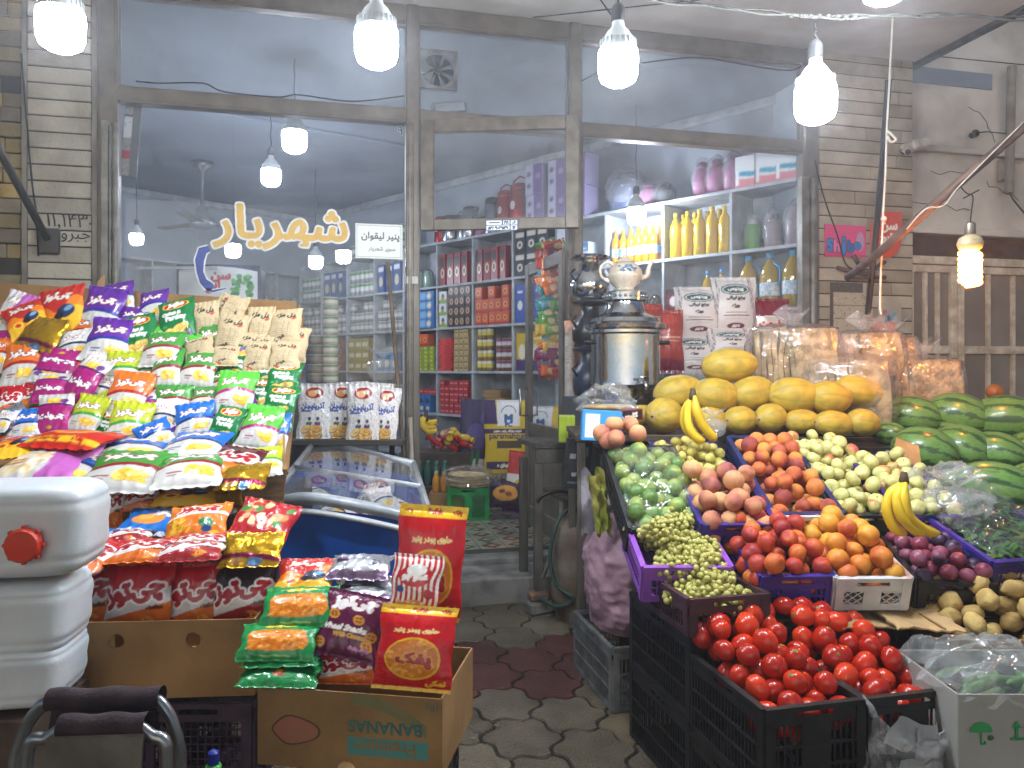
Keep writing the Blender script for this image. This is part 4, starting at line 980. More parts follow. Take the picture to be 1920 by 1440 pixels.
# 1 green fruit under film
o, M1 = rimcrate(1183, 990, 2.86, .30, .50, .12, m_black, 'slat', 'steeply tilted black crate of green fruit under clear film', 6, 31)
heap(P_lim, 75, .031, .30, .50, .11, .05, M1, 'green round fruit under the clear film in the tilted crate', 'green fruit under film', 21, edge=-.002, power=4)
# 2 yellow plums
o, M2c = rimcrate(1262, 930, 3.12, .29, .44, .13, m_purp, 'slat', 'purple crate of small yellow plums behind the dusky peaches', 2, 24)
heap(P_gua, 110, .0245, .30, .44, .13, .05, M2c, 'small yellow plum heaped beside the banana bunch', 'yellow plums', 22, edge=.0, power=3)
# 3 orange peaches
o, M3 = rimcrate(1452, 962, 2.92, .27, .58, .12, m_navy, 'slat', 'navy crate of orange red peaches in the middle row', 3, 25)
heap(P_pea, 85, .0345, .275, .58, .12, .05, M3, 'orange red peach in the navy crate', 'orange peaches', 23, edge=-.004, power=3)
# 4 dusky peaches
o, M4 = rimcrate(1318, 982, 2.80, .275, .30, .12, m_purp, 'slat', 'purple crate of large dusky peaches', 3, 22)
heap(P_pead, 60, .0365, .29, .34, .12, .085, M4, 'large dusky peach piled in front of the yellow plums', 'dusky peaches', 24, edge=-.01, skew=(0, .03), power=2.5)
# 5 apples
o, M5 = rimcrate(1578, 965, 2.95, .30, .60, .12, m_dgreen, 'slat', 'dark green crate of pale apples', 6, 24)
heap(P_app, 120, .0315, .32, .62, .12, .05, M5, 'pale yellow green apple in the dark green crate', 'apples in the green crate', 25, edge=-.012, power=3)
o, M5b = rimcrate(1705, 968, 2.90, .24, .48, .12, m_purp, 'slat', 'purple crate of blushing apples behind the hanging bananas', 5, 22)
heap(P_app, 80, .0315, .25, .50, .12, .045, M5b, 'blushing pale apple to the right of the green crate', 'apples in the purple crate', 26, edge=-.012, power=3)
# 6/7 grapes
o, M6 = rimcrate(1207, 1062, 2.62, .30, .40, .13, m_viol, 'lattice', 'bright violet crate of green grapes', 1, 13)
o, M7 = crate((.28, .38, .12), m_brown, 'lattice', 'maroon crate of green grapes on the black crate stack', UZ(1292, 1123, .675)+Vector((.14, .19, -.12)), 0)
# 8,9,10 nectarines and plums
o, M8 = rimcrate(1428, 1080, 2.56, .25, .50, .12, m_purp, 'slat', 'purple crate of red nectarines', 4, 15)
heap(P_nec, 100, .0335, .30, .52, .12, .085, M8, 'red nectarine heaped in the purple crate', 'red nectarines', 27, edge=-.02, power=2.2, cx=-.012)
o, M9 = rimcrate(1569, 1083, 2.56, .25, .46, .12, m_white, 'cross', 'white crate of orange nectarines', 1, 15)
heap(P_neco, 70, .0355, .27, .47, .12, .075, M9, 'orange yellow nectarine heaped in the white crate', 'orange nectarines', 28, edge=-.008, power=2.2)
o, M10 = rimcrate(1722, 1088, 2.60, .25, .34, .12, m_black, 'slat', 'black crate of dark plums', -7, 13)
heap(P_plu, 90, .0275, .27, .36, .12, .06, M10, 'dark purple red plum heaped in the black crate', 'dark plums', 29, edge=-.008, power=2.4)
# white crate behind nectarines and its handle rim
o, M11 = rimcrate(1455, 968, 2.88, .25, .2, .10, m_white, 'cross', 'empty white crate rim showing behind the red nectarines', 2, 10)
# 11 navy crate with greens
o, M12 = rimcrate(1862, 1052, 2.62, .42, .66, .14, m_purp, 'lattice', 'long navy purple crate of leafy greens at the right edge', 12, 18)
m_leaf = mat('herb_leaf', '3f7a2a', .5, c2='27541c', scale=12, rnd=.4)
b = MB(); g = random.Random(3)
for k in range(420):
    x, y = g.uniform(-.19, .19), g.uniform(-.31, .31); z = .10+g.uniform(0, .06)*(1-abs(x)/.25); a = g.uniform(0, 6.28); l = g.uniform(.05, .12); w2 = g.uniform(.006, .014); dz = g.uniform(-.02, .04)
    p = Vector((x, y, z)); t = Vector((math.cos(a), math.sin(a), 0)); n = Vector((-t.y, t.x, 0))
    b.add([p, p+t*l*.5+n*w2+Vector((0, 0, dz)), p+t*l+Vector((0, 0, dz*.6)), p+t*l*.5-n*w2+Vector((0, 0, dz))], [(0, 1, 2, 3)])
o = b.build('leafy_greens', m_leaf); tag(o, 'bunched leafy green herbs lying in the navy crate', 'herbs', kind='stuff'); o.matrix_world = M12
# grapes
m_grape = mat('grape_skin', 'c4bd72', .3, c2='a3a04e', scale=20, coat=.15, sss=.25, c3='b5b062')
def bunch(seed):
    g = random.Random(seed); b = MB(); pts = []
    L_ = .15; 
    for k in range(260):
        t = g.random(); rr = (.042*(1-t)**.6+.012)*math.sqrt(g.random()); a = g.uniform(0, 6.28)
        p = (t*L_-L_/2, rr*math.cos(a), rr*math.sin(a)*.8+.02)
        if all((p[0]-q[0])**2+(p[1]-q[1])**2+(p[2]-q[2])**2 > .0168**2 for q in pts): pts.append(p)
    for p in pts: 
        s = g.uniform(.9, 1.12); b.ball(p, .0102*s, (1.12, 1, 1), 8, 6)
    t = empty('grape_bunch', label='t', cat='grapes'); b.build('grapes', m_grape, t, True)
    b = MB(); b.tube([(-L_/2-.02, .004, .04), (-L_/2+.02, 0, .028), (0, 0, .02), (L_/2-.01, 0, .012)], .002, 5); b.build('stalk', m_stem, t, True); return Proto(t)
P_gr = [bunch(k) for k in range(3)]
g = random.Random(8)
for (M, w2, d2, h2, n, lab, grp, top) in ((M6, .26, .36, .13, 20, 'green grape bunch in the bright violet crate', 'grapes in the violet crate', .10), (M7, .25, .33, .12, 24, 'green grape bunch in the maroon crate', 'grapes in the maroon crate', .12)):
    for k in range(n):
        lay = 0 if k < n*.55 else 1 if k < n*.85 else 2; sh_ = 1-.28*lay
        x, y = g.uniform(-.5, .5)*w2*.75*sh_, g.uniform(-.5, .5)*d2*.72*sh_
        p = M @ Vector((x, y+.02*lay, h2-.055+lay*top*.42)); e = M.to_3x3().to_4x4() @ Matrix.Rotation(g.uniform(0, 6.28), 4, 'Z') @ Matrix.Rotation(g.uniform(-.25, .25), 4, 'Y')
        P_gr[k % 3].put(p, rot=e.to_euler(), s=g.uniform(.9, 1.1), label=lab, group=grp)

# --- melons, watermelons, bananas
def melon_mesh(seed):
    def f(d):
        a = math.atan2(d.y, d.z); return 1+.012*math.cos(a*9+seed)+.02*mnoise.noise(Vector(d)*2+Vector((seed, 0, 0)))
    b = MB(); b.ball((0, 0, 0), 1, (1, .62, .6), 30, 22, f=f, M=Matrix.Identity(4)); return b
m_mel = mat('melon_skin', 'c99a1c', .5, c2='a8882a', scale=5, rnd=.35, bump=.12, bscale=30, c3='b8901f', detail=8)
def melon_col(seed):
    b = MB(); n, rings = 56, 30; vs = []; fs = []; cols = []
    for i in range(rings+1):
        th = math.pi*i/rings; 
        for k in range(n):
            a = 2*math.pi*k/n; x = math.cos(th); rr = abs(math.sin(th))**.98*(1-.10*x); q = 1+.03*mnoise.noise(Vector((x*2, math.cos(a), math.sin(a)))+Vector((seed*3, 0, 0)))
            rib = (math.cos(a*7+.5*mnoise.noise(Vector((x*2, seed, 0))))*.5+.5)**14; q2 = q*(1-.018*rib)
            vs.append((x, rr*math.cos(a)*.6*q2, rr*math.sin(a)*.6*q2))
            nz_ = mnoise.fractal(Vector((x*3, math.cos(a)*2, math.sin(a)*2+seed)), 1, 2, 5); c0 = np.array(lin('c2a236')); c1 = np.array(lin('a18a34')); c2 = np.array(lin('7d7a30'))
            t = min(1, max(0, .5+nz_*.9)); cc = c0*t+c1*(1-t); cc = cc*(1-.45*rib)+c2*.45*rib
            if abs(x) > .97: cc = np.array(lin('b59a5a'))
            cols.append(cc)
    for i in range(rings):
        for k in range(n):
            j = (k+1) % n; fs.append((i*n+k, i*n+j, (i+1)*n+j, (i+1)*n+k))
    b.add(vs, fs); me = b.mesh('melon', mat('melon_rind', vcol=True, rough=.5, bump=.2, bscale=6), True); paint(me, np.array(cols)); o = bpy.data.objects.new('melon', me); col.objects.link(o); tag(o, 't', 'melon')
    b = MB(); b.tube([(-1.0, 0, 0), (-1.06, 0, .01)], .035, 7); s = b.build('stem', m_stemb, o, True); return Proto(o)
P_mel = [melon_col(k) for k in range(3)]
ML = [  # px, py, width px, height px, dep, roll (image tilt), yaw, label
 (1368, 685, 102, 62, 3.90, 5, 8, 'topmost yellow melon lying alone on the heap'),
 (1272, 735, 92, 62, 3.86, 12, 25, 'yellow melon at the upper left of the heap, partly behind the banana stalk'),
 (1343, 742, 88, 64, 3.84, -6, 30, 'yellow melon in the second row under the left end of the topmost melon'),
 (1412, 737, 88, 62, 3.88, 10, 40, 'yellow melon in the second row under the right end of the topmost melon'),
 (1490, 742, 96, 66, 3.84, -2, 12, 'broad yellow melon in the middle of the second row'),
 (1556, 746, 84, 60, 3.84, -6, 30, 'yellow melon in the second row just left of the greenest tipped one'),
 (1610, 735, 98, 60, 3.95, -8, 10, 'yellow melon at the right end of the second row against the bread'),
 (1247, 779, 72, 64, 3.72, 0, 75, 'round looking melon facing forward at the left end of the bottom row'),
 (1207, 780, 60, 40, 3.86, 0, 20, 'yellow melon half hidden beside the peaches on the black box'),
 (1333, 788, 64, 50, 3.78, 0, 60, 'pale melon in the bottom row behind the small knotted bag'),
 (1389, 787, 64, 50, 3.76, 0, 55, 'melon with a scarred rind in the bottom row, third from its left end'),
 (1446, 783, 64, 52, 3.78, 4, 60, 'melon in the bottom row, fourth from its left end'),
 (1505, 790, 70, 44, 3.78, 0, 20, 'flat lying melon in the bottom row below the broad one'),
 (1565, 795, 78, 48, 3.76, -6, 25, 'melon in the bottom row, second from its right end'),
 (1619, 793, 66, 50, 3.78, -10, 35, 'melon at the right end of the bottom row above the black box')]
for i, (px, py, wp, hp, dep, roll, yaw, lab) in enumerate(ML):
    yaw *= .62; wp *= 1.06; hp *= 1.04
    hr = hp*dep/FPX/2; wr = wp*dep/FPX/2; cyw = math.cos(R(yaw)); syw = math.sin(R(yaw)); ry = hr
    a_ = math.sqrt(max((wr**2-(ry*syw)**2), (wr*.6)**2))/max(cyw, .35); a_ = min(a_, hr*2.1)
    M = Matrix.Rotation(CAMROT, 4, 'Z') @ Matrix.Rotation(R(-roll), 4, 'Y') @ Matrix.Rotation(R(yaw), 4, 'Z') @ Matrix.Rotation(i*1.3, 4, 'X')
    P_mel[i % 3].put(U(px, py, dep), rot=M.to_euler(), s=(a_, hr/.6, hr/.6), label=lab, group='yellow melons on the stand')
def wmel(seed):
    b = MB(); n, rings = 110, 44; vs = []; fs = []; cols = []
    for i in range(rings+1):
        th = math.pi*i/rings
        for k in range(n):
            a = 2*math.pi*k/n; x = math.cos(th); rr = abs(math.sin(th))**.92
            vs.append((x*1.0, rr*math.cos(a)*.82, rr*math.sin(a)*.82))
            p = Vector((x*2.2, math.cos(a)*1.6, math.sin(a)*1.6+seed*4)); zz = a+.10*mnoise.fractal(Vector((x*3.2, seed*5, round(a*11/6.283)*3.7)), 1, 2, 4)+.035*mnoise.noise(p*5)
            st_ = abs(((zz*11/(2*math.pi)) % 1)-.5)*2; dark = 1 if st_ < .30+.2*mnoise.noise(Vector((x*4, seed, round(a*11/6.283)*2.3))) else 0
            fine = .5+.5*mnoise.noise(p*9); c0 = np.array(lin('4a7436'))*fine+np.array(lin('6f9249'))*(1-fine); c1 = np.array(lin('1b3d22'))
            k2 = .85 if dark else .0
            if not dark and mnoise.noise(p*7+Vector((9, 0, 0))) > .38: k2 = .22
            cc = c0*(1-k2)+c1*k2
            if abs(x) > .985: cc = np.array(lin('8f9a5a'))
            cols.append(cc)
    for i in range(rings):
        for k in range(n):
            j = (k+1) % n; fs.append((i*n+k, i*n+j, (i+1)*n+j, (i+1)*n+k))
    b.add(vs, fs); me = b.mesh('watermelon', mat('watermelon_rind', vcol=True, rough=.33, coat=.25), True); paint(me, np.array(cols)); o = bpy.data.objects.new('watermelon', me); col.objects.link(o); tag(o, 't', 'watermelon')
    MB().tube([(1.0, 0, 0), (1.04, .0, .02), (1.1, .02, .03)], .022, 6).build('stem', m_stem, o, True); return Proto(o)
P_wm = [wmel(k) for k in range(3)]
WL = [(1710, 781, 92, 68, 4.02, -8, 25, 'watermelon at the left end of the top row beside the honeycomb bread'), (1797, 779, 98, 74, 3.98, -15, 30, 'watermelon in the middle of the top row'), (1885, 787, 104, 82, 3.9, 0, 35, 'watermelon at the right end of the top row'),
 (1733, 848, 106, 84, 3.62, -18, 25, 'long watermelon at the left end of the second row behind the cardboard flap'), (1802, 845, 88, 86, 3.66, -20, 40, 'dark watermelon second in the second row'), (1868, 850, 86, 72, 3.6, -12, 45, 'watermelon third in the second row'), (1935, 850, 80, 74, 3.6, 0, 30, 'watermelon cut by the right edge in the second row'),
 (1866, 917, 132, 90, 3.12, -12, 20, 'largest nearest watermelon above the leafy greens'), (1942, 900, 80, 60, 3.3, 0, 30, 'watermelon cut by the right edge beside the largest one'), (1668, 815, 50, 42, 3.9, 0, 40, 'small watermelon half hidden behind the melon box'), (1795, 905, 60, 40, 3.25, 0, 20, 'watermelon mostly hidden under the plastic at the heap foot'),
 (1778, 812, 60, 46, 3.95, 0, 60, 'watermelon hidden in the gap between the two rows')]
for i, (px, py, wp, hp, dep, roll, yaw, lab) in enumerate(WL):
    hr = hp*1.14*dep/FPX/2; wr = wp*1.04*dep/FPX/2; a_ = min(max(wr/math.cos(R(yaw))**.5, hr), hr*1.5)
    M = Matrix.Rotation(CAMROT, 4, 'Z') @ Matrix.Rotation(R(-roll), 4, 'Y') @ Matrix.Rotation(R(-yaw), 4, 'Z') @ Matrix.Rotation(i*1.1, 4, 'X')
    P_wm[i % 3].put(U(px, py, dep), rot=M.to_euler(), s=(a_, hr/.82, hr/.82), label=lab, group='watermelons on the stand')
m_ban = mat('banana_skin', 'e0bd22', .42, c2='c9a21a', scale=9, c3='d8b424', bump=.05)
m_tip = mat('banana_tip', '4a3a20', .7)
def bananas(label, paths, dep, r, crown):
    t = empty('banana_bunch', U(*crown, dep), label=label, cat='bananas'); o = t.location
    for pth in paths:
        P = smooth_pts([U(x, y, dep+dd)-o for x, y, dd in pth], 5); n = len(P)
        rr = [r*(.35+.65*min(1, i/(n*.22))) if i < n*.25 else r*(1-.0*i) if i < n*.8 else r*(1-.75*((i/(n-1)-.8)/.2)**1.5) for i in range(n)]
        b = MB(); b.tube(P, rr, 6); bb = b.build('banana', m_ban, t, True)
        b = MB(); b.tube([P[-1], P[-1]+(P[-1]-P[-3]).normalized()*r*.35], r*.28, 6); b.build('banana_tip', m_tip, bb, True)
    b = MB(); b.tube([U(crown[0], crown[1]-10, dep)-o, U(crown[0], crown[1]+3, dep)-o, U(crown[0], crown[1]+12, dep)-o], [r*.5, r*.8, r*.9], 8); b.build('crown', m_tip, t, True)
bananas('banana bunch standing against the melons with fruit tips down', [[(1300, 742, 0), (1290, 768, 0), (1292, 800, -.02), (1308, 822, -.03), (1322, 826, -.03)], [(1302, 742, -.01), (1306, 770, -.03), (1318, 798, -.04), (1335, 818, -.03), (1340, 826, -.02)], [(1298, 744, .01), (1285, 770, .02), (1284, 795, .02), (1296, 818, .02)]], 3.35, .021, (1299, 738))
bananas('banana bunch lying over the crate edge between apples and plums', [[(1692, 905, 0), (1672, 925, 0), (1664, 955, -.01), (1678, 990, -.02), (1700, 1002, -.02)], [(1698, 905, -.02), (1695, 935, -.04), (1705, 970, -.05), (1738, 995, -.04), (1762, 1000, -.03)], [(1694, 906, -.01), (1683, 930, -.03), (1688, 965, -.05), (1712, 992, -.05), (1735, 1000, -.04)]], 2.62, .019, (1695, 895))

# --- potatoes, cucumbers, boxes at the front right
m_grayboard = mat('grey_board', 'a9a8a4', .7, c2='97968f', scale=3, bump=.08, bscale=30, detail=8)
def carton(name, w, d, h, m, label, loc, rz=0, rot=None, th=.005, flaps=(), inner=None, cat='cardboard box'):
    t = empty(name, loc, rz, label, cat, rot=rot)
    b = MB(); b.rbox(-w/2, w/2, -d/2, -d/2+th, 0, h, .001); b.rbox(-w/2, w/2, d/2-th, d/2, 0, h, .001); b.rbox(-w/2, -w/2+th, -d/2+th, d/2-th, 0, h-.001, .001); b.rbox(w/2-th, w/2, -d/2+th, d/2-th, 0, h-.001, .001)
    b.box(-w/2+th, w/2-th, -d/2+th, d/2-th, .001, th); b.build('box_walls', m, t)
    for (side, L, ang, m2) in flaps:
        b = MB(); ww = w if side in 'fb' else d; b.rbox(-ww/2+.004, ww/2-.004, -th/2, th/2, 0, L, .001)
        M = {'f': Matrix.Translation((0, -d/2+th/2, h)) @ Matrix.Rotation(R(ang), 4, 'X'), 'b': Matrix.Translation((0, d/2-th/2, h)) @ Matrix.Rotation(R(-ang), 4, 'X'),
             'l': Matrix.Translation((-w/2+th/2, 0, h)) @ Matrix.Rotation(R(90), 4, 'Z') @ Matrix.Rotation(R(-ang), 4, 'X'), 'r': Matrix.Translation((w/2-th/2, 0, h)) @ Matrix.Rotation(R(90), 4, 'Z') @ Matrix.Rotation(R(ang), 4, 'X')}[side]
        o = b.build('flap', m2 or m, t); o.matrix_local = M
    return t
# white-grey carton bottom right with printed green marks
BXq = C(1.195, 2.06, .53)
BX = carton('cardboard_box', .50, .33, .30, m_grayboard, 'grey white carton with green umbrella and arrow marks at the lower right corner', BXq+C(.25, .165, -.30), CAMROT)
p = UZ(1800, 1310, .53); m_gr = mat('green_print', '2f9a55', .7)
b = MB()
ux, uz = .06, -.10
for k in range(12):
    a0, a1 = math.pi*k/12, math.pi*(k+1)/12; b.add([(ux, 0, uz), (ux+.03*math.cos(a0), 0, uz+.027*math.sin(a0)), (ux+.03*math.cos(a1), 0, uz+.027*math.sin(a1))], [(0, 1, 2)])
b.tube([(ux, 0, uz), (ux, 0, uz-.030)], .002, 5); b.box(ux, ux+.010, -.002, .002, uz-.033, uz-.030); b.box(ux+.009, ux+.0125, -.002, .002, uz-.031, uz-.025)
o = b.build('printed_mark', m_gr, BX); o.location = (-.25, -.1685, .30); b = MB()
for q in (0, .028):
    x = ux+.095+q; b.box(x-.004, x+.004, -.001, .001, uz-.02, uz+.015); b.add([(x-.012, -.001, uz+.012), (x+.012, -.001, uz+.012), (x, -.001, uz+.032)], [(0, 1, 2)])
b.box(ux+.078, ux+.14, -.001, .001, uz-.0205, uz-.014)
o = b.build('printed_mark', m_gr, BX); o.location = (-.25, -.1685, .30)
# box of cucumbers in film, left of it
PB = BX
m_cuc = mat('cucumber_skin', '4f7a46', .45, c2='35602f', scale=12, rnd=.3, bump=.3, bscale=60)
b = MB(); b.tube([(-.09+.18*k/10, 0, .006*math.sin(k*.3)) for k in range(11)], [.006, .013, .016, .017, .017, .017, .017, .017, .016, .012, .005], 10); cu = b.build('cucumber', m_cuc, None, True); tag(cu, 't', 'cucumber'); P_cu = Proto(cu); g = random.Random(4)
for k in range(34):
    o = PB.location; P_cu.put(o+C(g.uniform(-.18, .10), g.uniform(-.12, .11), .19+.022*(k//8)), rot=(g.uniform(0, 6), g.uniform(-.1, .1), g.gauss(.3, .4)), label='dark green cucumber under the clear film in the grey carton', group='cucumbers under film')
PT = carton('cardboard_box', .46, .40, .17, m_card, 'open brown cardboard box of potatoes at the right edge', U(1782, 1200, 2.42)+C(.23, .20, -.17), CAMROT, flaps=(('l', .04, 25, None),))
Mp = Matrix.Translation(PT.location) @ Matrix.Rotation(PT.rotation_euler.z, 4, 'Z')
heap(P_pot, 110, .038, .46, .40, .165, .15, Mp, 'pale brown potato heaped in the box at the right edge', 'potatoes', 41, edge=-.0, skew=(.03, .03))
b = MB(); b.rbox(-.25, .25, -.19, .22, 0, PT.location.z-.002, .003); o = b.build('support_board', m_board); place(o, (PT.location.x, PT.location.y, 0), CAMROT); tag(o, 'plain wooden block under the potato box', 'block')
b = MB(); b.rbox(-.24, .24, -.16, .16, 0, BX.location.z-.002, .003); o = b.build('support_board', m_black); place(o, (BX.location.x, BX.location.y, 0), CAMROT); tag(o, 'black block under the grey white carton', 'block')
# cardboard sheet under the crate fronts
b = MB()
def wob(u, v): return .004*math.sin(u*9)+.006*math.sin(v*7+u*5)
for k, (x0, x1, y0, y1, z, a) in enumerate(((0, .34, 0, .34, 0, 4), (.16, .37, -.03, .30, .012, -3))):
    M = Matrix.Rotation(R(a), 4, 'Z')
    b.grid(lambda u, v: M @ Vector((x0+(x1-x0)*u+.006*math.sin(v*23), y0+(y1-y0)*v+.006*math.sin(u*31), z+.005+wob(u, v))), 20, 10); b.grid(lambda u, v: M @ Vector((x0+(x1-x0)*u+.006*math.sin(v*23), y0+(y1-y0)*v+.006*math.sin(u*31), z+wob(u, v))), 20, 10, flip=True)
    b.grid(lambda u, v: M @ Vector((x0+(x1-x0)*u+.006*math.sin(0), y0+.006*math.sin(u*31), z+wob(u, 0)+.005*v)), 20, 1)
o = b.build('cardboard_sheet', m_card2); place(o, UZ(1580, 1182, .565), CAMROT); tag(o, 'torn flat cardboard sheets under the nectarine and plum crates', 'cardboard')

# --- clear plastic film over things
m_film = clearmat('plastic_film', dust=.035, gl=.9, rough=.05, dustc='dfe4e6', bump=.5, bscale=14, dscale=10)
m_bag = clearmat('plastic_bag', dust=.13, gl=.9, rough=.08, dustc='e4e8ea', bump=.6, bscale=12, dscale=6)
def film(name, pts4, sag, label, cat='plastic film', m=None, n=56, amp=.02, seed=0, dome=.03):
    """wrinkled sheet over a quad of world corners (bl, br, tr, tl)"""
    a, b_, c, d = [Vector(p) for p in pts4]; mb = MB(); nn = ((b_-a).cross(d-a)).normalized()
    if nn.z < 0: nn = -nn
    def f(u, v):
        p = a*(1-u)*(1-v)+b_*u*(1-v)+c*u*v+d*(1-u)*v
        q = Vector((u*4+seed*5, v*4, seed)); e = min(u, 1-u, v, 1-v)
        wv = 1.4*(1-2*abs(mnoise.noise(q*.9)))+.9*(1-2.5*abs(mnoise.noise(q*1.9+Vector((3, 0, 0)))))-.6
        p = p+nn*(dome*math.sin(math.pi*u)*math.sin(math.pi*v)+amp*wv*.6)+(b_-a).normalized()*amp*mnoise.noise(q+Vector((5, 5, 5)))*2*(1-e)+Vector((0, 0, -sag*max(0, .08-e)/.08))
        return p
    mb.grid(f, n, n); o = mb.build(name, m or m_film, None, True); tag(o, label, cat); return o
h1 = lambda M, x, y, z: M @ Vector((x, y, z))
film('plastic_film', [h1(M1, -.14, -.245, .13), h1(M1, .17, -.24, .13), h1(M1, .14, .22, .16), h1(M1, -.13, .2, .16)], .02, 'clear crinkled film over the tilted crate of green fruit', dome=.05, amp=.012)
film('plastic_film', [h1(M12, -.20, -.28, .14), h1(M12, .2, -.3, .14), h1(M12, .2, .05, .17), h1(M12, -.18, -.02, .17)], .02, 'clear film spread over the near half of the leafy greens', dome=.05, seed=3)
film('plastic_film', [h1(M12, -.2, .04, .15), h1(M12, .2, .02, .18), h1(M12, .2, .3, .2), h1(M12, -.15, .28, .18)], .02, 'crumpled clear film over the far half of the leafy greens below the watermelons', dome=.07, seed=4, m=m_bag, amp=.03)
o_ = PB.location; 
film('plastic_film', [o_+C(-.24, -.17, .30), o_+C(.12, -.17, .30), o_+C(.12, .16, .32), o_+C(-.27, .17, .32)], .04, 'shiny clear film bunched over the cucumbers in the grey carton', dome=.06, seed=6, amp=.035, m=m_bag)
def bagshape(name, c, sx, sy, sz, label, m=None, seed=0, cat='plastic bag', knot=True, n=30, wr=.16, stand=0, mats=None):
    """crumpled bag: lumpy body gathered to a knot with a fan of film on top"""
    t = empty(name, c, label=label, cat=cat); b = MB()
    def f(d):
        q = Vector(d)*2.2+Vector((seed*3.1, seed, 0)); k = 1+wr*mnoise.noise(q)+wr*.6*mnoise.noise(q*3)
        if d.z > .3: k *= 1-.35*(d.z-.3)
        return k
    b.ball((0, 0, 0), 1, (sx, sy, sz), n, n, f=f); b.build('bag_body', m or m_bag, t, True)
    if knot:
        b = MB(); nn = 22
        def g2(u, v):
            a = u*2*math.pi; rr = (.012+.10*v**1.3*(1+.4*math.sin(a*5+seed)))*max(sx, sy)/.12; return ((rr)*math.cos(a), rr*math.sin(a)*.6, sz*.85+v*sz*.7*(1+.25*math.sin(a*3+seed)))
        b.grid(g2, 28, 8); b.build('knot', m or m_bag, t, True)
    return t
# carrier bag hanging at the tomato crates: body hangs in front of the crate, handles over the rim
def carrier():
    t = empty('carrier_bag', UZ(1620, 1312, .49), label='clear carrier bag with silver paper inside hanging in front of the right tomato crate', cat='plastic bag')
    o = t.location; b = MB(); Wd = .26; Hd = .30
    a = UZ(1618, 1308, .495); c = UZ(1775, 1292, .495); ex = (c-a); ex.z = 0; L_ = ex.length; ex.normalize(); en = Vector((-ex.y, ex.x, 0))
    def f(u, v):
        x = L_*(.56+(u-.5)*(.95+.35*(1-v)))
        w2 = mnoise.noise(Vector((u*6, v*5, 1)))*.03+mnoise.noise(Vector((u*14, v*9, 4)))*.012
        dip = .09*math.sin(math.pi*u)**.7 if v >= .999 else .09*math.sin(math.pi*u)**.7*v**4
        return a+ex*x-en*(.02+.055*math.sin(math.pi*u)*math.sin(math.pi*min(1, (1-v)+.12))+w2)+Vector((0, 0, -Hd*(1-v)-.02-dip))-o
    b.grid(f, 34, 40); b.build('front_film', m_bag, t, True)
    b = MB(); b.grid(lambda u, v: f(u, v)+en*(.02+.02*math.sin(u*7)), 34, 40); b.build('back_film', m_bag, t, True)
    m_sil = mat('silver_paper', 'c4c8cc', .35, .25, c2='9fa4aa', scale=6, bump=.6, bscale=20)
    for k, (x, z, w2, h2, a2) in enumerate(((.35, -.09, .09, .09, 25), (.62, -.15, .07, .17, -8), (.45, -.22, .12, .12, 10))):
        b = MB(); b.grid(lambda u, v: ((u-.5)*w2, .006*math.sin(u*8+v*5), (v-.5)*h2), 10, 10); q = b.build('silver_paper', m_sil, t, True)
        q.location = a+ex*L_*x-en*.045+Vector((0, 0, z))-o; q.rotation_euler = (R(8), R(a2), math.atan2(ex.y, ex.x))
    for u in (0, 1):
        b = MB(); p0 = f(u, .93); p1 = (a if u == 0 else c)-o+Vector((0, 0, .004)); b.tube([p0, (p0+p1)/2-en*.012, p1, p1+en*.02+Vector((0, 0, -.03))], [.012, .008, .005, .004], 7); b.build('handle', m_bag, t, True)
carrier()
# ================================================================ PRINTED BAGS
m_foil = mat('bag_foil', vcol=True, rough=.27, coat=.35, bump=.35, bscale=28, metal=.0)
m_kraft = mat('bag_kraft', vcol=True, rough=.7, bump=.3, bscale=30)
m_metalb = mat('bag_metallic', vcol=True, rough=.25, metal=.75, bump=.5, bscale=24)
def pillow(cv, w, h, T, nx=40, m=None, seed=0, name='snack_bag', crimp=.055, gusset=0):
    """sealed pillow bag, printed front (-y) and back; origin at its centre, upright in x-z"""
    ny = max(8, int(nx*h/w)); b = MB(); uu = []; vv = []
    sx = random.Random(seed); ph = [sx.uniform(0, 6) for _ in range(6)]
    def side(sg):
        def f(u, v):
            inner = min(1, max(0, (v-crimp)/(1-2*crimp))) if crimp < v < 1-crimp else 0.0
            e = math.sin(math.pi*inner)**.55 if 0 < inner < 1 else 0.0
            pin = 1-.055*math.sin(math.pi*v)**2*(1 if inner else 0)
            x = (u-.5)*w*pin
            a = max(0.0, 1-(2*u-1)**2)**(.5)
            t = T/2*e*a
            nearend = (1-e)
            wr = (math.sin(u*21+ph[0]+2*v)*.5+math.sin(u*37+ph[1]))*.0035*nearend**.7*(w/.16) if inner or True else 0
            wr += .0035*(w/.16)*mnoise.noise(Vector((u*5+ph[2], v*6, ph[3])))*(.4+a)+.002*mnoise.noise(Vector((u*13+ph[2], v*13, ph[3])))
            bend = .012*math.sin(ph[4]+v*2.6)*(w/.16)
            return (x+.003*math.sin(v*14+ph[5]), sg*(t+max(0, wr*.5))+wr*.7+bend, (v-.5)*h*(1-.03*a*e))
        return f
    b.grid(side(-1), nx, ny); n1 = len(b.v); b.grid(side(1), max(8, nx//2), max(8, ny//2), flip=True)
    me = b.mesh(name, m or m_foil, True)
    uu = np.tile(np.arange(nx+1)/nx, ny+1); vv = np.repeat(np.arange(ny+1)/ny, nx+1)
    c1 = cv.at(uu, vv); nx2, ny2 = max(8, nx//2), max(8, ny//2); u2 = np.tile(np.arange(nx2+1)/nx2, ny2+1); v2 = np.repeat(np.arange(ny2+1)/ny2, nx2+1)
    paint(me, np.vstack([c1, cv.at(1-u2, v2)])); o = bpy.data.objects.new(name, me); col.objects.link(o); return o
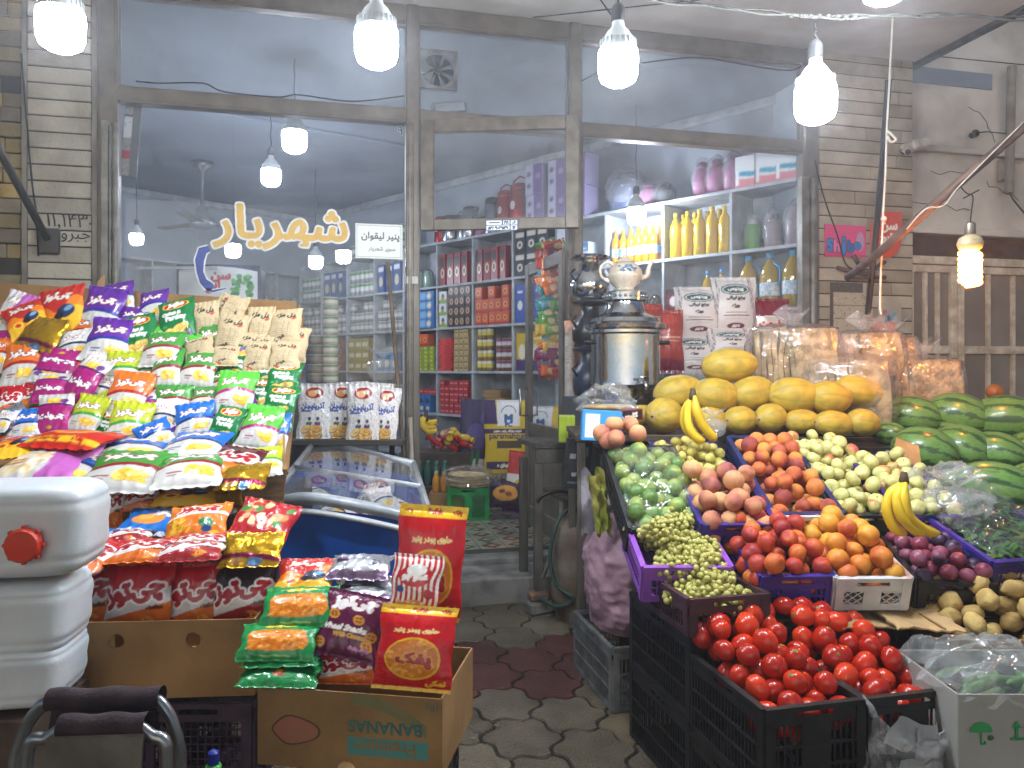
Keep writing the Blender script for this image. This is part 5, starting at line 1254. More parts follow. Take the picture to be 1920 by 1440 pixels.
# one printed design per kind of bag (the cartoon figures are left out)
CT_ = 'چی‌توز'
def d_chips(top, band, logo_out='8c1c3c', extra=None, lowc='cccac5', low2=None, chip=None, name=CT_):
    def f():
        c = Canvas(.16, .22, 46, lowc)
        if low2: c.curve(.42, .25, .03, low2, ph=1)
        c.chips(.68, .27, .20, 7, seed=len(top)+ord(top[1]))
        c.curve(.50, .12, .05, top, below=False) if False else None
        y = .48+.12*(c.X-.5)+.05*np.sin(c.X*3.6); c.put(c.Y > y, top); c.put((c.Y < y) & (c.Y > y-.075), band)
        c.rect(.08, .5, .40, .415, 'd8d4d0') if False else None
        c.text(name, .5, .70, .66, 'f6f2f0', out=logo_out, ow=.02, rot=8, bold=.016, maxh=.2, skew=-.15)
        c.rect(.2, .42, .24, .26, band).rect(.2, .36, .19, .205, band)
        if extra: extra(c)
        c.rect(0, 1, 0, .035, 'cfccc6').rect(0, 1, .965, 1, top); return c
    return f
def d_mazmaz():
    c = Canvas(.16, .22, 46, '0d7038'); c.chips(.5, .2, .3, 9, seed=4, c=('e8c766', 'b98a35', 'f1dc90')); c.ell(.8, .12, .12, .07, '8a5f92').ell(.2, .34, .08, .03, '39a04b')
    c.ell(.5, .84, .36, .12, 'e8c53a').ell(.5, .84, .33, .1, 'c0201f').text('مزمز', .5, .845, .42, 'fbf6ee', bold=.02, maxh=.14)
    c.text('Onion &', .45, .62, .52, 'f3f3ec', bold=.012).text('Parsley', .55, .49, .55, 'f3f3ec', bold=.012); return c
def d_kraft():
    c = Canvas(.15, .21, 46, 'bfab86'); r = random.Random(6)
    c.speck('b19c76', .2, 3, 2)
    for k in range(9): c.rect(.2+.02*(k % 3), .8-.03*(k % 2), .22+k*.045, .228+k*.045, '6f6350')
    c.rect(.3, .32, .3, .6, '8b7c62').rect(.5, .52, .25, .62, '8b7c62').rect(.66, .68, .3, .58, '8b7c62')
    c.text('دل مزه', .55, .78, .6, '2a221a', bold=.006, maxh=.2, rot=-8).text('هوس', .35, .2, .4, '2a221a', bold=.004, maxh=.12, rot=12).ell(.8, .68, .09, .03, 'b8402e', 20).ell(.3, .1, .09, .03, 'b8402e', -20); return c
def d_magenta():
    c = Canvas(.16, .22, 46, 'a3146f'); c.rect(0, 1, .72, 1, 'cfccc8').chips(.5, .84, .22, 6, seed=9).curve(.73, 0, .02, '4a1a5e', th=.05).ell(.78, .8, .12, .06, '6b3a8a')
    c.text('چی‌پلت!', .5, .42, .74, 'f8eef2', out='5c0d45', ow=.018, bold=.016, maxh=.26, rot=4).ell(.5, .16, .07, .04, 'c99a35').rect(.15, .85, .6, .615, '7a0f55'); return c
def d_flame():
    c = Canvas(.2, .26, 46, 'c22a1c'); y = .55+.12*np.sin(c.X*9)+.25*(c.X-.5); c.put(c.Y < y, 'e8821c'); y = .35+.1*np.sin(c.X*8+1)+.3*(c.X-.5); c.put(c.Y < y, 'e9b424')
    c.text(CT_, .5, .78, .6, 'f4ece4', out='8c1420', ow=.016, bold=.014, maxh=.17).ell(.68, .45, .2, .13, '1f2f52', 30).ell(.74, .5, .1, .05, '6f9cc4', 30).ell(.55, .36, .1, .07, '151519').ell(.3, .3, .13, .08, 'f0c83c').ell(.3, .3, .08, .05, 'c2401c')
    return c
def d_snack(bg, low='d8691c', white=True):
    def f():
        c = Canvas(.2, .2, 60, low); c.put(c.Y > .3+.28*(c.X-.5), 'd6d2cf' if white else bg); c.put(c.Y > .5+.34*(c.X-.5)+.03*np.sin(c.X*6), bg)
        for k in range(7): c.ell(.62+.05*(k % 3), .12+.035*(k//2), .07, .022, 'f0a03a' if k % 2 else 'e07a1c', k*31)
        c.text(CT_, .47, .56, .9, 'a81524', out='f3eeec', ow=.032, bold=.024, maxh=.5, rot=12, skew=-.1)
        c.text('موتوری', .78, .36, .22, '5a2a14', bold=.004).rect(0, 1, .95, 1, bg); return c
    return f
def d_pofak():
    c = Canvas(.26, .40, 90, 'c4101a'); c.rect(0, 1, .9, 1, 'efc21e').rect(0, 1, 0, .04, 'efc21e').ell(.5, .38, .37, .25, 'efb61e').ell(.5, .38, .345, .228, 'd5781c')
    r = random.Random(5)
    for k in range(60):
        a, q = r.uniform(0, 6.28), math.sqrt(r.random())*.31; c.ell(.5+q*math.cos(a), .38+q*math.sin(a)*.66, .045, .018, r.choice(['f0a83a', 'e8922a', 'dd801e']), r.uniform(0, 180))
    c.text('Pofak', .52, .95, .22, 'b01818', bold=.008).text('پفک', .85, .945, .12, 'b01818', bold=.004, maxh=.06).text('پفک', .14, .945, .1, 'b01818', bold=.002, maxh=.06)
    c.text('حاوی پودر پنیر', .5, .71, .6, 'ecd08a', bold=.004).text('پفک', .52, .36, .44, 'a81018', out='efb61e', ow=.012, bold=.022, maxh=.26).text('نمکی', .8, .1, .24, 'efc21e', bold=.008); return c
def d_window():
    c = Canvas(.21, .17, 60, '138a44'); c.put((np.abs(c.X-.5)/.40)**4+(np.abs(c.Y-.46)/.27)**4 < 1, 'e07c1a'); r = random.Random(3)
    for k in range(90):
        x, y = .5+r.uniform(-.37, .37), .46+r.uniform(-.23, .23); c.ell(x, y, .035, .028, r.choice(['f0a03a', 'ea8e24', 'f6b552', 'cf6f14']), r.uniform(0, 180)).ell(x+.005, y, .012, .01, 'c96512')
    c.put(((np.abs(c.X-.5)/.43)**4+(np.abs(c.Y-.46)/.30)**4 > 1), '138a44').text('حلقه پیازی', .5, .87, .4, 'e8c53a', bold=.008, maxh=.12).rect(.3, .7, .08, .1, '9fd07a'); return c
def d_plaingreen():
    c = Canvas(.21, .17, 40, '12803f'); c.rect(.44, .58, .3, .68, 'b01c22').ell(.51, .45, .04, .08, 'e3b838').rect(.46, .56, .58, .62, 'e3b838'); return c
def d_wheel():
    c = Canvas(.18, .2, 64, '5e1240'); c.text(CT_, .5, .8, .84, 'f2eeee', out='7a1030', ow=.02, bold=.02, maxh=.22, rot=6).text('Wheel Snacks', .42, .42, .74, 'f4efe8', bold=.008).text('With Cheese', .56, .32, .5, 'd8a23a', bold=.006)
    for x, y in ((.22, .6), (.62, .56), (.85, .22), (.88, .36), (.12, .18)):
        c.ell(x, y, .09, .075, 'dc9a34').ell(x, y, .055, .046, '8f4a1e').rect(x-.055, x+.055, y-.008, y+.008, 'dc9a34').rect(x-.008, x+.008, y-.05, y+.05, 'dc9a34')
    c.text('چرخی پنیری', .72, .16, .3, 'c77ab0', bold=.003); return c
def d_silver():
    c = Canvas(.2, .15, 40, 'b9bcc2'); c.rect(.1, .3, .4, .6, '5a2f5c').rect(.7, .85, .3, .45, '6a6d74').curve(.2, .1, .05, '8d7690', ph=2); return c
def d_stripes(top='f2efe9'):
    c = Canvas(.15, .2, 60, 'f0ece6')
    for k in range(9): c.put(((c.X+.03*np.sin(c.Y*5))*9 % 1 < .5) & (c.Y > .28), 'c4202a')
    c.ell(.5, .7, .34, .16, 'c4202a').ell(.5, .78, .2, .09, 'f2efe9').text('عمو جو', .5, .67, .5, 'f4efe8', bold=.014, maxh=.12).ell(.5, .2, .36, .16, 'd99a5c')
    r = random.Random(9)
    for k in range(40): c.ell(.5+r.uniform(-.33, .33), .2+r.uniform(-.13, .13), .05, .03, r.choice(['efcf9a', 'e0a860', 'c98a48', 'f3e2bf']), k*20)
    c.ell(.78, .45, .1, .07, 'b81c26').ell(.2, .5, .08, .05, '2d3f8a'); return c
def d_pink():
    c = Canvas(.24, .18, 50, 'd3cdd0'); c.curve(.5, .5, .12, 'c56fb8', below=False) if False else None; c.put(c.X > .56+.12*np.sin(c.Y*6), 'b95fae'); r = random.Random(2)
    for k in range(50): c.ell(r.uniform(.1, .62), r.uniform(.12, .6), .05, .045, r.choice(['f3ead0', 'e8d6a8', 'dcc08a', 'f6f0e4']), k*20)
    c.rect(.12, .34, .32, .44, '9a1f2c').text('Premium', .23, .38, .18, 'e8c98a', bold=.004).ell(.3, .78, .16, .08, '3f9a48').text('پاپ کرن', .36, .78, .3, 'f6f2ee', out='c0252f', ow=.012, bold=.01, maxh=.14); return c
def d_gold():
    c = Canvas(.2, .15, 40, 'd2a422'); c.curve(.3, .0, .05, '8c1c4c', th=.12, ph=1).ell(.3, .15, .1, .09, 'e0b070').ell(.6, .12, .12, .09, '6f9cc8').rect(.0, 1, .0, .03, 'a87c14').speck('b8891a', .05, 3, 1); return c
def d_blue():
    c = Canvas(.22, .15, 50, '1a6fc4'); c.ell(.45, .5, .26, .2, 'e8953a').ell(.4, .55, .12, .1, 'f0b45a').text(CT_, .68, .72, .4, 'f2f2f2', out='14407c', ow=.014, bold=.014).curve(.12, .0, .04, 'dfe6ee', ph=1); return c
def d_orange():
    c = Canvas(.22, .2, 60, 'e07a1e'); c.text(CT_, .5, .8, .8, 'c01c28', out='f3efe9', ow=.022, bold=.02, maxh=.26).curve(.64, .1, .04, 'f0ece6', th=.06); r = random.Random(4)
    for k in range(24): c.ell(r.uniform(.12, .42), r.uniform(.28, .56), .07, .016, r.choice(['f4c63c', 'eab02a']), r.uniform(0, 180))
    c.ell(.7, .42, .12, .1, '2a7a45').ell(.7, .3, .08, .06, '20447f').ell(.82, .2, .09, .07, 'f2c83c'); return c
def d_dots():
    c = Canvas(.2, .2, 60, 'b8222c'); r = random.Random(8)
    for k in range(24): c.ell(r.uniform(.1, .9), r.uniform(.4, .95), r.uniform(.05, .1), r.uniform(.04, .08), r.choice(['e9b88a', '4f8f45', 'd98a4a', 'efd9a8', 'c8452c']), k*20)
    c.put((c.Y < .3) & ((c.X*8 % 1) < .5), 'efece6').put((c.Y < .06), 'd9b03a'); return c
def d_lying_red():
    c = Canvas(.34, .2, 60, 'c2261c'); c.ell(.5, .6, .3, .26, 'e28a2c').ell(.5, .62, .24, .18, 'c8501c').curve(.24, 0, .03, 'e9b824', th=.14, ph=0).text('پفک نمکی', .3, .2, .3, 'b01818', bold=.004).text('پفک', .72, .2, .14, 'b01818', bold=.004); return c
def d_maroon():
    c = d_snack('5a1420')(); return c
def d_nuts():
    c = Canvas(.15, .24, 56, 'dcdad8'); c.speck('8d8a90', .10, 2, 4).ell(.5, .84, .27, .10, '9b2520').ell(.45, .83, .14, .06, 'd9a46a').ell(.6, .86, .09, .04, 'efe2cf')
    c.text('آذربایجان', .5, .60, .72, '35509a', bold=.008).rect(.12, .46, .50, .525, '4a62a5').ell(.38, .28, .09, .05, '2a6a70').ell(.64, .28, .09, .05, '4a3f7a').ell(.38, .37, .05, .035, '33405f').ell(.64, .37, .05, .035, '2a4f6a').ell(.38, .32, .04, .02, 'e0b48c').ell(.64, .32, .04, .02, 'e0b48c').chips(.5, .13, .3, 10, seed=6, c=('d9a85a', 'a8762e', 'e6c488')).rect(0, 1, .96, 1, 'c9c7c4'); return c
DES = {  # name: (canvas fn, w, h, thickness, material, words)
 'purple': (d_chips('5c2391', '27308c'), .16, .22, .06, m_foil, 'purple topped'), 'green': (d_chips('3f8f37', '8c1c28'), .16, .22, .06, m_foil, 'grass green'),
 'lime': (d_chips('b3bf23', '3f9a3c', '7a2a35'), .16, .22, .06, m_foil, 'lime yellow'), 'orange': (d_chips('e2711d', 'a82222'), .16, .22, .06, m_foil, 'orange topped'),
 'blue': (d_chips('1767bf', '1c2f72', '6a1c4a'), .16, .22, .06, m_foil, 'blue topped'), 'bright': (d_chips('56b83a', 'a31b6e'), .16, .22, .06, m_foil, 'bright green'),
 'white': (d_chips('e8e6e2', '20305f', lowc='cfceca'), .16, .22, .06, m_foil, 'white'), 'magenta': (d_magenta, .16, .22, .06, m_foil, 'magenta'), 'mazmaz': (d_mazmaz, .16, .22, .055, m_foil, 'dark green onion'),
 'kraft': (d_kraft, .15, .21, .065, m_kraft, 'brown paper'), 'flame': (d_flame, .2, .26, .06, m_foil, 'flame red'), 'cheese': (d_snack('b8141f'), .2, .2, .07, m_foil, 'red'), 'black': (d_snack('2b1c1e', '9c1c22'), .2, .2, .07, m_foil, 'black'),
 'maroon': (d_maroon, .2, .2, .06, m_foil, 'maroon'), 'pofak': (d_pofak, .26, .40, .09, m_foil, 'big red and yellow'), 'window': (d_window, .21, .17, .045, m_foil, 'green bag with orange rings, a'), 'plaingreen': (d_plaingreen, .21, .17, .04, m_foil, 'plain green'),
 'wheel': (d_wheel, .18, .2, .06, m_foil, 'dark purple wheel'), 'silver': (d_silver, .2, .15, .05, m_metalb, 'silver'), 'stripes': (d_stripes, .15, .2, .05, m_foil, 'red striped'), 'pink': (d_pink, .24, .18, .07, m_foil, 'pink and white'),
 'gold': (d_gold, .2, .15, .05, m_metalb, 'shiny gold'), 'bluesnack': (d_blue, .22, .15, .05, m_foil, 'bright blue'), 'orangesnack': (d_orange, .22, .2, .06, m_foil, 'orange'), 'dots': (d_dots, .2, .2, .06, m_foil, 'red popcorn'), 'lying': (d_lying_red, .34, .2, .07, m_foil, 'long red and yellow'), 'nuts': (d_nuts, .15, .24, .045, m_foil, 'white speckled nut')}
PB_ = {}
def get_bag(k, seed=0):
    if k not in PB_:
        f, w, h, T, m, wd = DES[k]; cv = f(); nx = 84 if k in ('pofak', 'wheel', 'cheese', 'black', 'window', 'stripes', 'orangesnack', 'dots', 'nuts') else 46
        PB_[k] = []
        for s in range(2): o = pillow(cv, w, h, T, nx, m, seed=s*17+len(k)); tag(o, 'x', 'snack bag'); PB_[k].append([Proto(o), 0])
    p = PB_[k][seed % 2]; p[1] += 1; return p[0]
def bag(k, px, py, wpx, hpx, dep, roll=0, lean=65, label=None, group=None, yaw=0, z_up=0.0, thick=1.0):
    """lean 90 = upright facing the camera, 0 = lying on its back"""
    f, w, h, T, m, wd = DES[k]; W_ = wpx*dep/FPX; el = math.atan2((py-HZ), FPX); Hh = hpx*dep/FPX
    s_ = math.sin(R(lean)+el); Hr = Hh/max(.35, abs(s_))
    if lean < 35: Hr = min(Hr, W_*h/w*1.15)
    M = Matrix.Rotation(CAMROT+R(yaw), 4, 'Z') @ Matrix.Rotation(-R(90-lean), 4, 'X') @ Matrix.Rotation(-R(roll), 4, 'Y')
    g_ = get_bag(k, int(px)+int(py)); s = (W_/w, (W_/w+Hr/h)/2*thick, Hr/h)
    if g_.used and g_.o is None: pass
    o = g_.put(U(px, py, dep)+Vector((0, 0, z_up)), rot=M.to_euler(), s=s, label=label, group=group); return o

# ---- the chips display: sloping cardboard tray
BAGS = [ # design, cx, cy, w, h, roll, lean, extra depth
('pink', 22, 590, 62, 88, -18, 65, 0), ('flame', 112, 585, 92, 92, 14, 62, 0), ('flame', 50, 600, 72, 70, 28, 60, -.03), ('gold', 72, 626, 92, 62, -8, 55, -.05),
('purple', 187, 583, 84, 92, -8, 68, 0), ('purple', 248, 600, 58, 50, -6, 62, .03), ('purple', 204, 636, 86, 84, -6, 60, -.03), ('mazmaz', 258, 630, 68, 84, 14, 62, -.01), ('mazmaz', 334, 603, 72, 84, 16, 66, 0),
('kraft', 430, 585, 82, 46, 80, 60, .06), ('kraft', 387, 608, 52, 84, 10, 66, .02), ('kraft', 433, 628, 62, 74, -4, 62, 0), ('kraft', 487, 618, 54, 84, 2, 66, .02), ('kraft', 536, 616, 62, 76, 6, 66, .01), ('kraft', 374, 654, 58, 48, 24, 55, -.02), ('kraft', 424, 668, 48, 40, 0, 55, -.03), ('kraft', 483, 668, 54, 54, 2, 55, -.03), ('kraft', 536, 668, 58, 60, 3, 60, -.04),
('green', 307, 655, 76, 70, 2, 60, -.04),
('orange', 42, 682, 76, 90, 5, 62, 0), ('orange', 2, 665, 40, 70, 0, 60, .02), ('white', 135, 648, 70, 56, 12, 55, .02), ('magenta', 107, 686, 80, 70, 172, 60, 0), ('white', 180, 676, 44, 58, -12, 60, .0), ('magenta', 97, 729, 64, 56, 0, 55, -.02), ('magenta', 162, 716, 64, 90, -18, 60, -.03),
('lime', 228, 690, 70, 66, 0, 60, 0), ('lime', 272, 692, 46, 58, 4, 60, .02), ('green', 314, 692, 62, 78, 8, 62, -.02), ('green', 376, 692, 68, 78, -6, 62, -.01), ('green', 418, 682, 40, 48, 0, 60, .03), ('mazmaz', 456, 682, 66, 64, 165, 60, .0), ('mazmaz', 497, 700, 34, 56, 4, 62, .02), ('mazmaz', 533, 712, 64, 62, -3, 62, 0),
('orange', 240, 736, 84, 82, -6, 60, -.03), ('green', 323, 748, 72, 52, 0, 58, 0), ('green', 384, 748, 52, 50, 2, 58, .01), ('bright', 443, 736, 76, 82, -3, 62, -.03), ('mazmaz', 488, 738, 42, 60, 0, 62, .02), ('mazmaz', 527, 756, 66, 62, -6, 62, -.02),
('cheese', 14, 752, 52, 62, 5, 55, 0), ('cheese', 52, 742, 46, 46, -12, 55, .02), ('silver', 20, 782, 60, 50, 40, 45, -.02), ('lime', 192, 760, 40, 60, 0, 60, .03),
('magenta', 100, 777, 70, 74, 3, 60, -.02), ('lime', 162, 776, 68, 72, -10, 60, -.02), ('lime', 242, 792, 80, 80, -5, 60, -.04), ('white', 307, 778, 56, 56, -8, 55, .0), ('blue', 364, 786, 76, 66, 10, 58, -.02), ('mazmaz', 425, 800, 62, 76, -10, 62, -.03), ('bright', 488, 800, 78, 84, -8, 62, -.04), ('blue', 526, 812, 32, 76, 0, 62, .0), ('mazmaz', 532, 782, 36, 56, 0, 62, .03), ('blue', 289, 816, 66, 52, 28, 52, -.03), ('blue', 46, 794, 60, 56, 6, 58, -.01), ('white', 8, 790, 40, 44, 0, 50, -.03)]
_g = random.Random(21)
for (px, py) in ((20, 640), (150, 620), (225, 560), (290, 575), (285, 640), (350, 655), (60, 655), (145, 705), (205, 655), (250, 665), (345, 715), (410, 720), (470, 655), (505, 660), (200, 730), (130, 745), (70, 765), (290, 735), (350, 770), (405, 770), (455, 775), (505, 735), (200, 800), (130, 800), (330, 810), (75, 800), (270, 770), (395, 640), (550, 645), (455, 715)):
    BAGS.append((_g.choice(['green', 'lime', 'magenta', 'mazmaz', 'blue', 'white', 'orange', 'purple', 'bright']) if px < 380 or py > 700 else 'kraft' if py < 700 and px > 400 else 'green', px, py, 56, 62, _g.uniform(-22, 22), 62, .035))
lowB = [('flame', 32, 838, 80, 60, 12, 22, 0), ('lying', 142, 828, 158, 54, -4, 22, 0), ('blue', 246, 842, 140, 44, 4, 15, .05), ('pink', 82, 864, 168, 68, 4, 20, -.06), ('blue', 160, 876, 102, 56, -22, 20, -.04), ('blue', 364, 832, 118, 50, 6, 18, 0), ('green', 237, 882, 158, 68, -2, 24, -.10), ('green', 358, 884, 124, 74, 5, 26, -.10), ('maroon', 432, 862, 108, 56, -14, 25, -.05), ('lime', 500, 864, 60, 60, 10, 30, 0), ('gold', 456, 893, 96, 52, 6, 20, -.10)]
wordsof = {k: v[5] for k, v in DES.items()}
def label_bags(lst, where):
    out = []
    for i, q in enumerate(lst):
        k, px, py = q[0], q[1], q[2]; w1 = wordsof[k].replace(' bag with orange rings, a', '')
        near = sorted([z for j, z in enumerate(lst) if j != i], key=lambda z: (z[1]-px)**2+(z[2]-py)**2)
        def nb(cond):
            for z in near:
                if cond(z) : return wordsof[z[0]].replace(' bag with orange rings, a', '')
            return None
        l = nb(lambda z: z[1] < px-15 and abs(z[2]-py) < 40); u_ = nb(lambda z: z[2] < py-15 and abs(z[1]-px) < 45); r_ = nb(lambda z: z[1] > px+15 and abs(z[2]-py) < 40); dn = nb(lambda z: z[2] > py+15 and abs(z[1]-px) < 45)
        s = f"{w1} bag" + (f" right of {l}" if l else " at the left end") + (f", left of {r_}" if r_ else ", at the right end") + (f", below {u_}" if u_ else ", top row")
        out.append([s, dn])
    cnt = {}
    for s, dn in out: cnt[s] = cnt.get(s, 0)+1
    res = []
    for s, dn in out: res.append((s+(f", above {dn}" if dn else '')) if cnt[s] > 1 else s)
    return res
def trimw(s, n=16): w = s.split(); return ' '.join(w[:n]).rstrip(',')
labs = label_bags(BAGS+lowB, '')
def slopedep(cy): return 2.98+max(-.0, (885-cy))/330*.72
seen = {}
for i, (q, lb) in enumerate(zip(BAGS+lowB, labs)):
    k, px, py, wv, hv, ro, le, dx = q; d = slopedep(py)-.045+dx
    if i >= len(BAGS): d = 2.96+dx-.2*((py-830)/60)*.5
    bag(k, px, py, wv*.98, hv*1.0, d, ro, le, trimw(lb), 'snack bags in the display tray', yaw=random.Random(i).uniform(-10, 10))
# tray: back board, right side board, base slope
TR = empty('display_tray', (0, 0, 0), label='large cut down cardboard carton holding the upright snack bags', cat='display box')
def quadslab(pts, th, name, m, parent):
    a = [Vector(p) for p in pts]; n = (a[1]-a[0]).cross(a[3]-a[0]).normalized()*th; b = MB(); n0 = 10
    def f(u, v, o=Vector((0, 0, 0))): return a[0]*(1-u)*(1-v)+a[1]*u*(1-v)+a[2]*u*v+a[3]*(1-u)*v+o+n.normalized()*.004*mnoise.noise(Vector((u*5, v*5, th*100)))
    b.grid(lambda u, v: f(u, v), n0, n0); b.grid(lambda u, v: f(u, v, n), n0, n0, flip=True)
    for (u0, v0, u1, v1) in ((0, 0, 1, 0), (1, 0, 1, 1), (1, 1, 0, 1), (0, 1, 0, 0)): b.grid(lambda u, v: f(u0+(u1-u0)*u, v0+(v1-v0)*u, n*v), n0, 1, flip=True)
    return b.build(name, m, parent)
DBk = 3.82
quadslab([U(-160, 905, 3.02), U(538, 880, 3.06), U(568, 590, 3.80), U(-160, 610, 3.86)], -.03, 'slope', m_card, TR)
quadslab([U(-160, 640, DBk), U(566, 640, DBk), U(556, 566, DBk), U(-160, 520, DBk)], .006, 'back_board', m_card, TR)
quadslab([U(528, 872, 2.98), U(566, 690, 3.82), U(560, 572, 3.82), U(534, 700, 3.3)], .006, 'side_board', m_card, TR)
quadslab([U(186, 600, 3.75), U(198, 600, 3.85), U(194, 515, 3.85), U(182, 530, 3.75)], .006, 'divider', m_card, TR)
quadslab([U(-160, 990, 2.93), U(530, 965, 3.02), U(538, 884, 3.04), U(-160, 908, 3.0)], .02, 'front_board', mat('brown_tray_front', '6b5034', .85), TR)
b = MB(); a = C(-3.0, 3.15, 0); b.box(-2.25, -1.0, 3.1, 3.85, 0, .86); o = b.build('trestle_table', mat('dark_table', '3a2f28', .7)); place(o, (0, 0, 0), CAMROT); tag(o, 'dark low table under the snack display tray', 'table')
# ---- lower left cartons
def big_box(label, c_nl, c_nr, zt, zb, dep_box, m, holes=(), curve=0, th=.005):
    a, c = Vector(c_nl), Vector(c_nr); ex = (c-a); ex.z = 0; L_ = ex.length; ex.normalize(); ey = Vector((-ex.y, ex.x, 0)); rz = math.atan2(ex.y, ex.x)
    t = empty('cardboard_box', (a.x, a.y, zb), rz, label, 'cardboard box'); H_ = zt-zb
    b = MB(); NX, NZ = 170, 70
    def inh(x, z): return any((x-hx)**2+(z-hz)**2 < hr*hr for hx, hz, hr in holes)
    def topz(x): return H_-curve*math.sin(math.pi*x/L_)
    for s, y in ((0, 0), (1, th)):
        vs = [(L_*i/NX, y, topz(L_*i/NX)*j/NZ) for j in range(NZ+1) for i in range(NX+1)]; fs = []
        for j in range(NZ):
            for i in range(NX):
                x, z = L_*(i+.5)/NX, H_*(j+.5)/NZ
                if inh(x, z): continue
                k = j*(NX+1)+i; q = (k, k+1, k+NX+2, k+NX+1); fs.append(q if s == 0 else tuple(reversed(q)))
        b.add(vs, fs)
    b.grid(lambda u, v: (L_*u, th*v, topz(L_*u)), NX, 1)
    b.build('front_wall', m, t)
    b = MB(); b.rbox(0, th, th, dep_box, 0, H_+.0, .001); b.rbox(L_-th, L_, th, dep_box, 0, H_+.0, .001); b.rbox(th, L_-th, dep_box-th, dep_box, 0, H_, .001); b.box(th, L_-th, th, dep_box-th, .001, .006); b.build('box_walls', m, t)
    return t, L_, H_, (a, ex, ey)
LB, LL, LH, LF = big_box('wide brown carton with two round holes holding red and black snack bags', U(93, 1165, 2.12), U(478, 1172, 2.16), .70, .485, .40, m_card, holes=((.178, .16, .021), (.385, .16, .021)), curve=-.0)
# round hole rims are clean cuts: line them with a dark disc set behind
RB, RL, RH, RF = big_box('carton with faded teal fruit lettering upside down holding the big red bags', U(483, 1292, 1.98), U(828, 1272, 1.90), .585, .385, .36, mat('cardboard_tan', '9b7a4c', .85, c2='84643c', scale=5, bump=.15, bscale=40, detail=8), holes=((.24, .0, .026),))
# print on the right carton (upside down as the box stands on its head)
m_teal, m_fade = mat('teal_print', '4a8a82', .8, c2='5d8578', scale=8), mat('faded_red_print', 'a8624e', .8, c2='9c6a50', scale=9)
b = MB(); b.box(RL*.50, RL*.93, -.0008, -.0002, .045, .09); b.build('printed_band', m_teal, RB)
lettering('lettering', 'BANANAS', mat('teal_letters', '3f7068', .8), .19, RB, (RL*.70, -.001, .118), off=.03, flip=True)
lettering('lettering', 'Premium', MATS['cardboard_tan'], .155, RB, (RL*.70, -.0014, .068), off=.015, flip=True)
lettering('lettering', '(R)', mat('teal_letters', '3f7068', .8), .03, RB, (RL*.95, -.001, .18), flip=True)
b = MB(); n = 28; pts = [(.105+.058*math.cos(2*math.pi*k/n)*(1+.05*math.cos(8*math.pi*k/n)), -.0012, .095+.033*math.sin(2*math.pi*k/n)*(1+.12*math.cos(6*math.pi*k/n))) for k in range(n)]
b.add(pts, [tuple(range(n))]); p2 = [(.105+(x-.105)*1.1, -.0006, .095+(z-.095)*1.12) for x, y, z in pts]; b.add(p2, [tuple(range(n))], 1); b.build('printed_mark', [m_fade, mat('brown_print', '5f4a30', .8)], RB)
b = MB(); 
for k in range(12):
    u = k/12; x = RL*(.52+.4*u); z = .20-.07*u**2; b.add([(x, -.0004, z), (x+RL*.034, -.0004, z-.012*u), (x+RL*.034, -.0004, z-.03-.012*u), (x, -.0004, z-.03)], [(0, 1, 2, 3)])
b.build('printed_swoosh', mat('olive_print', '7d7a50', .8), RB)
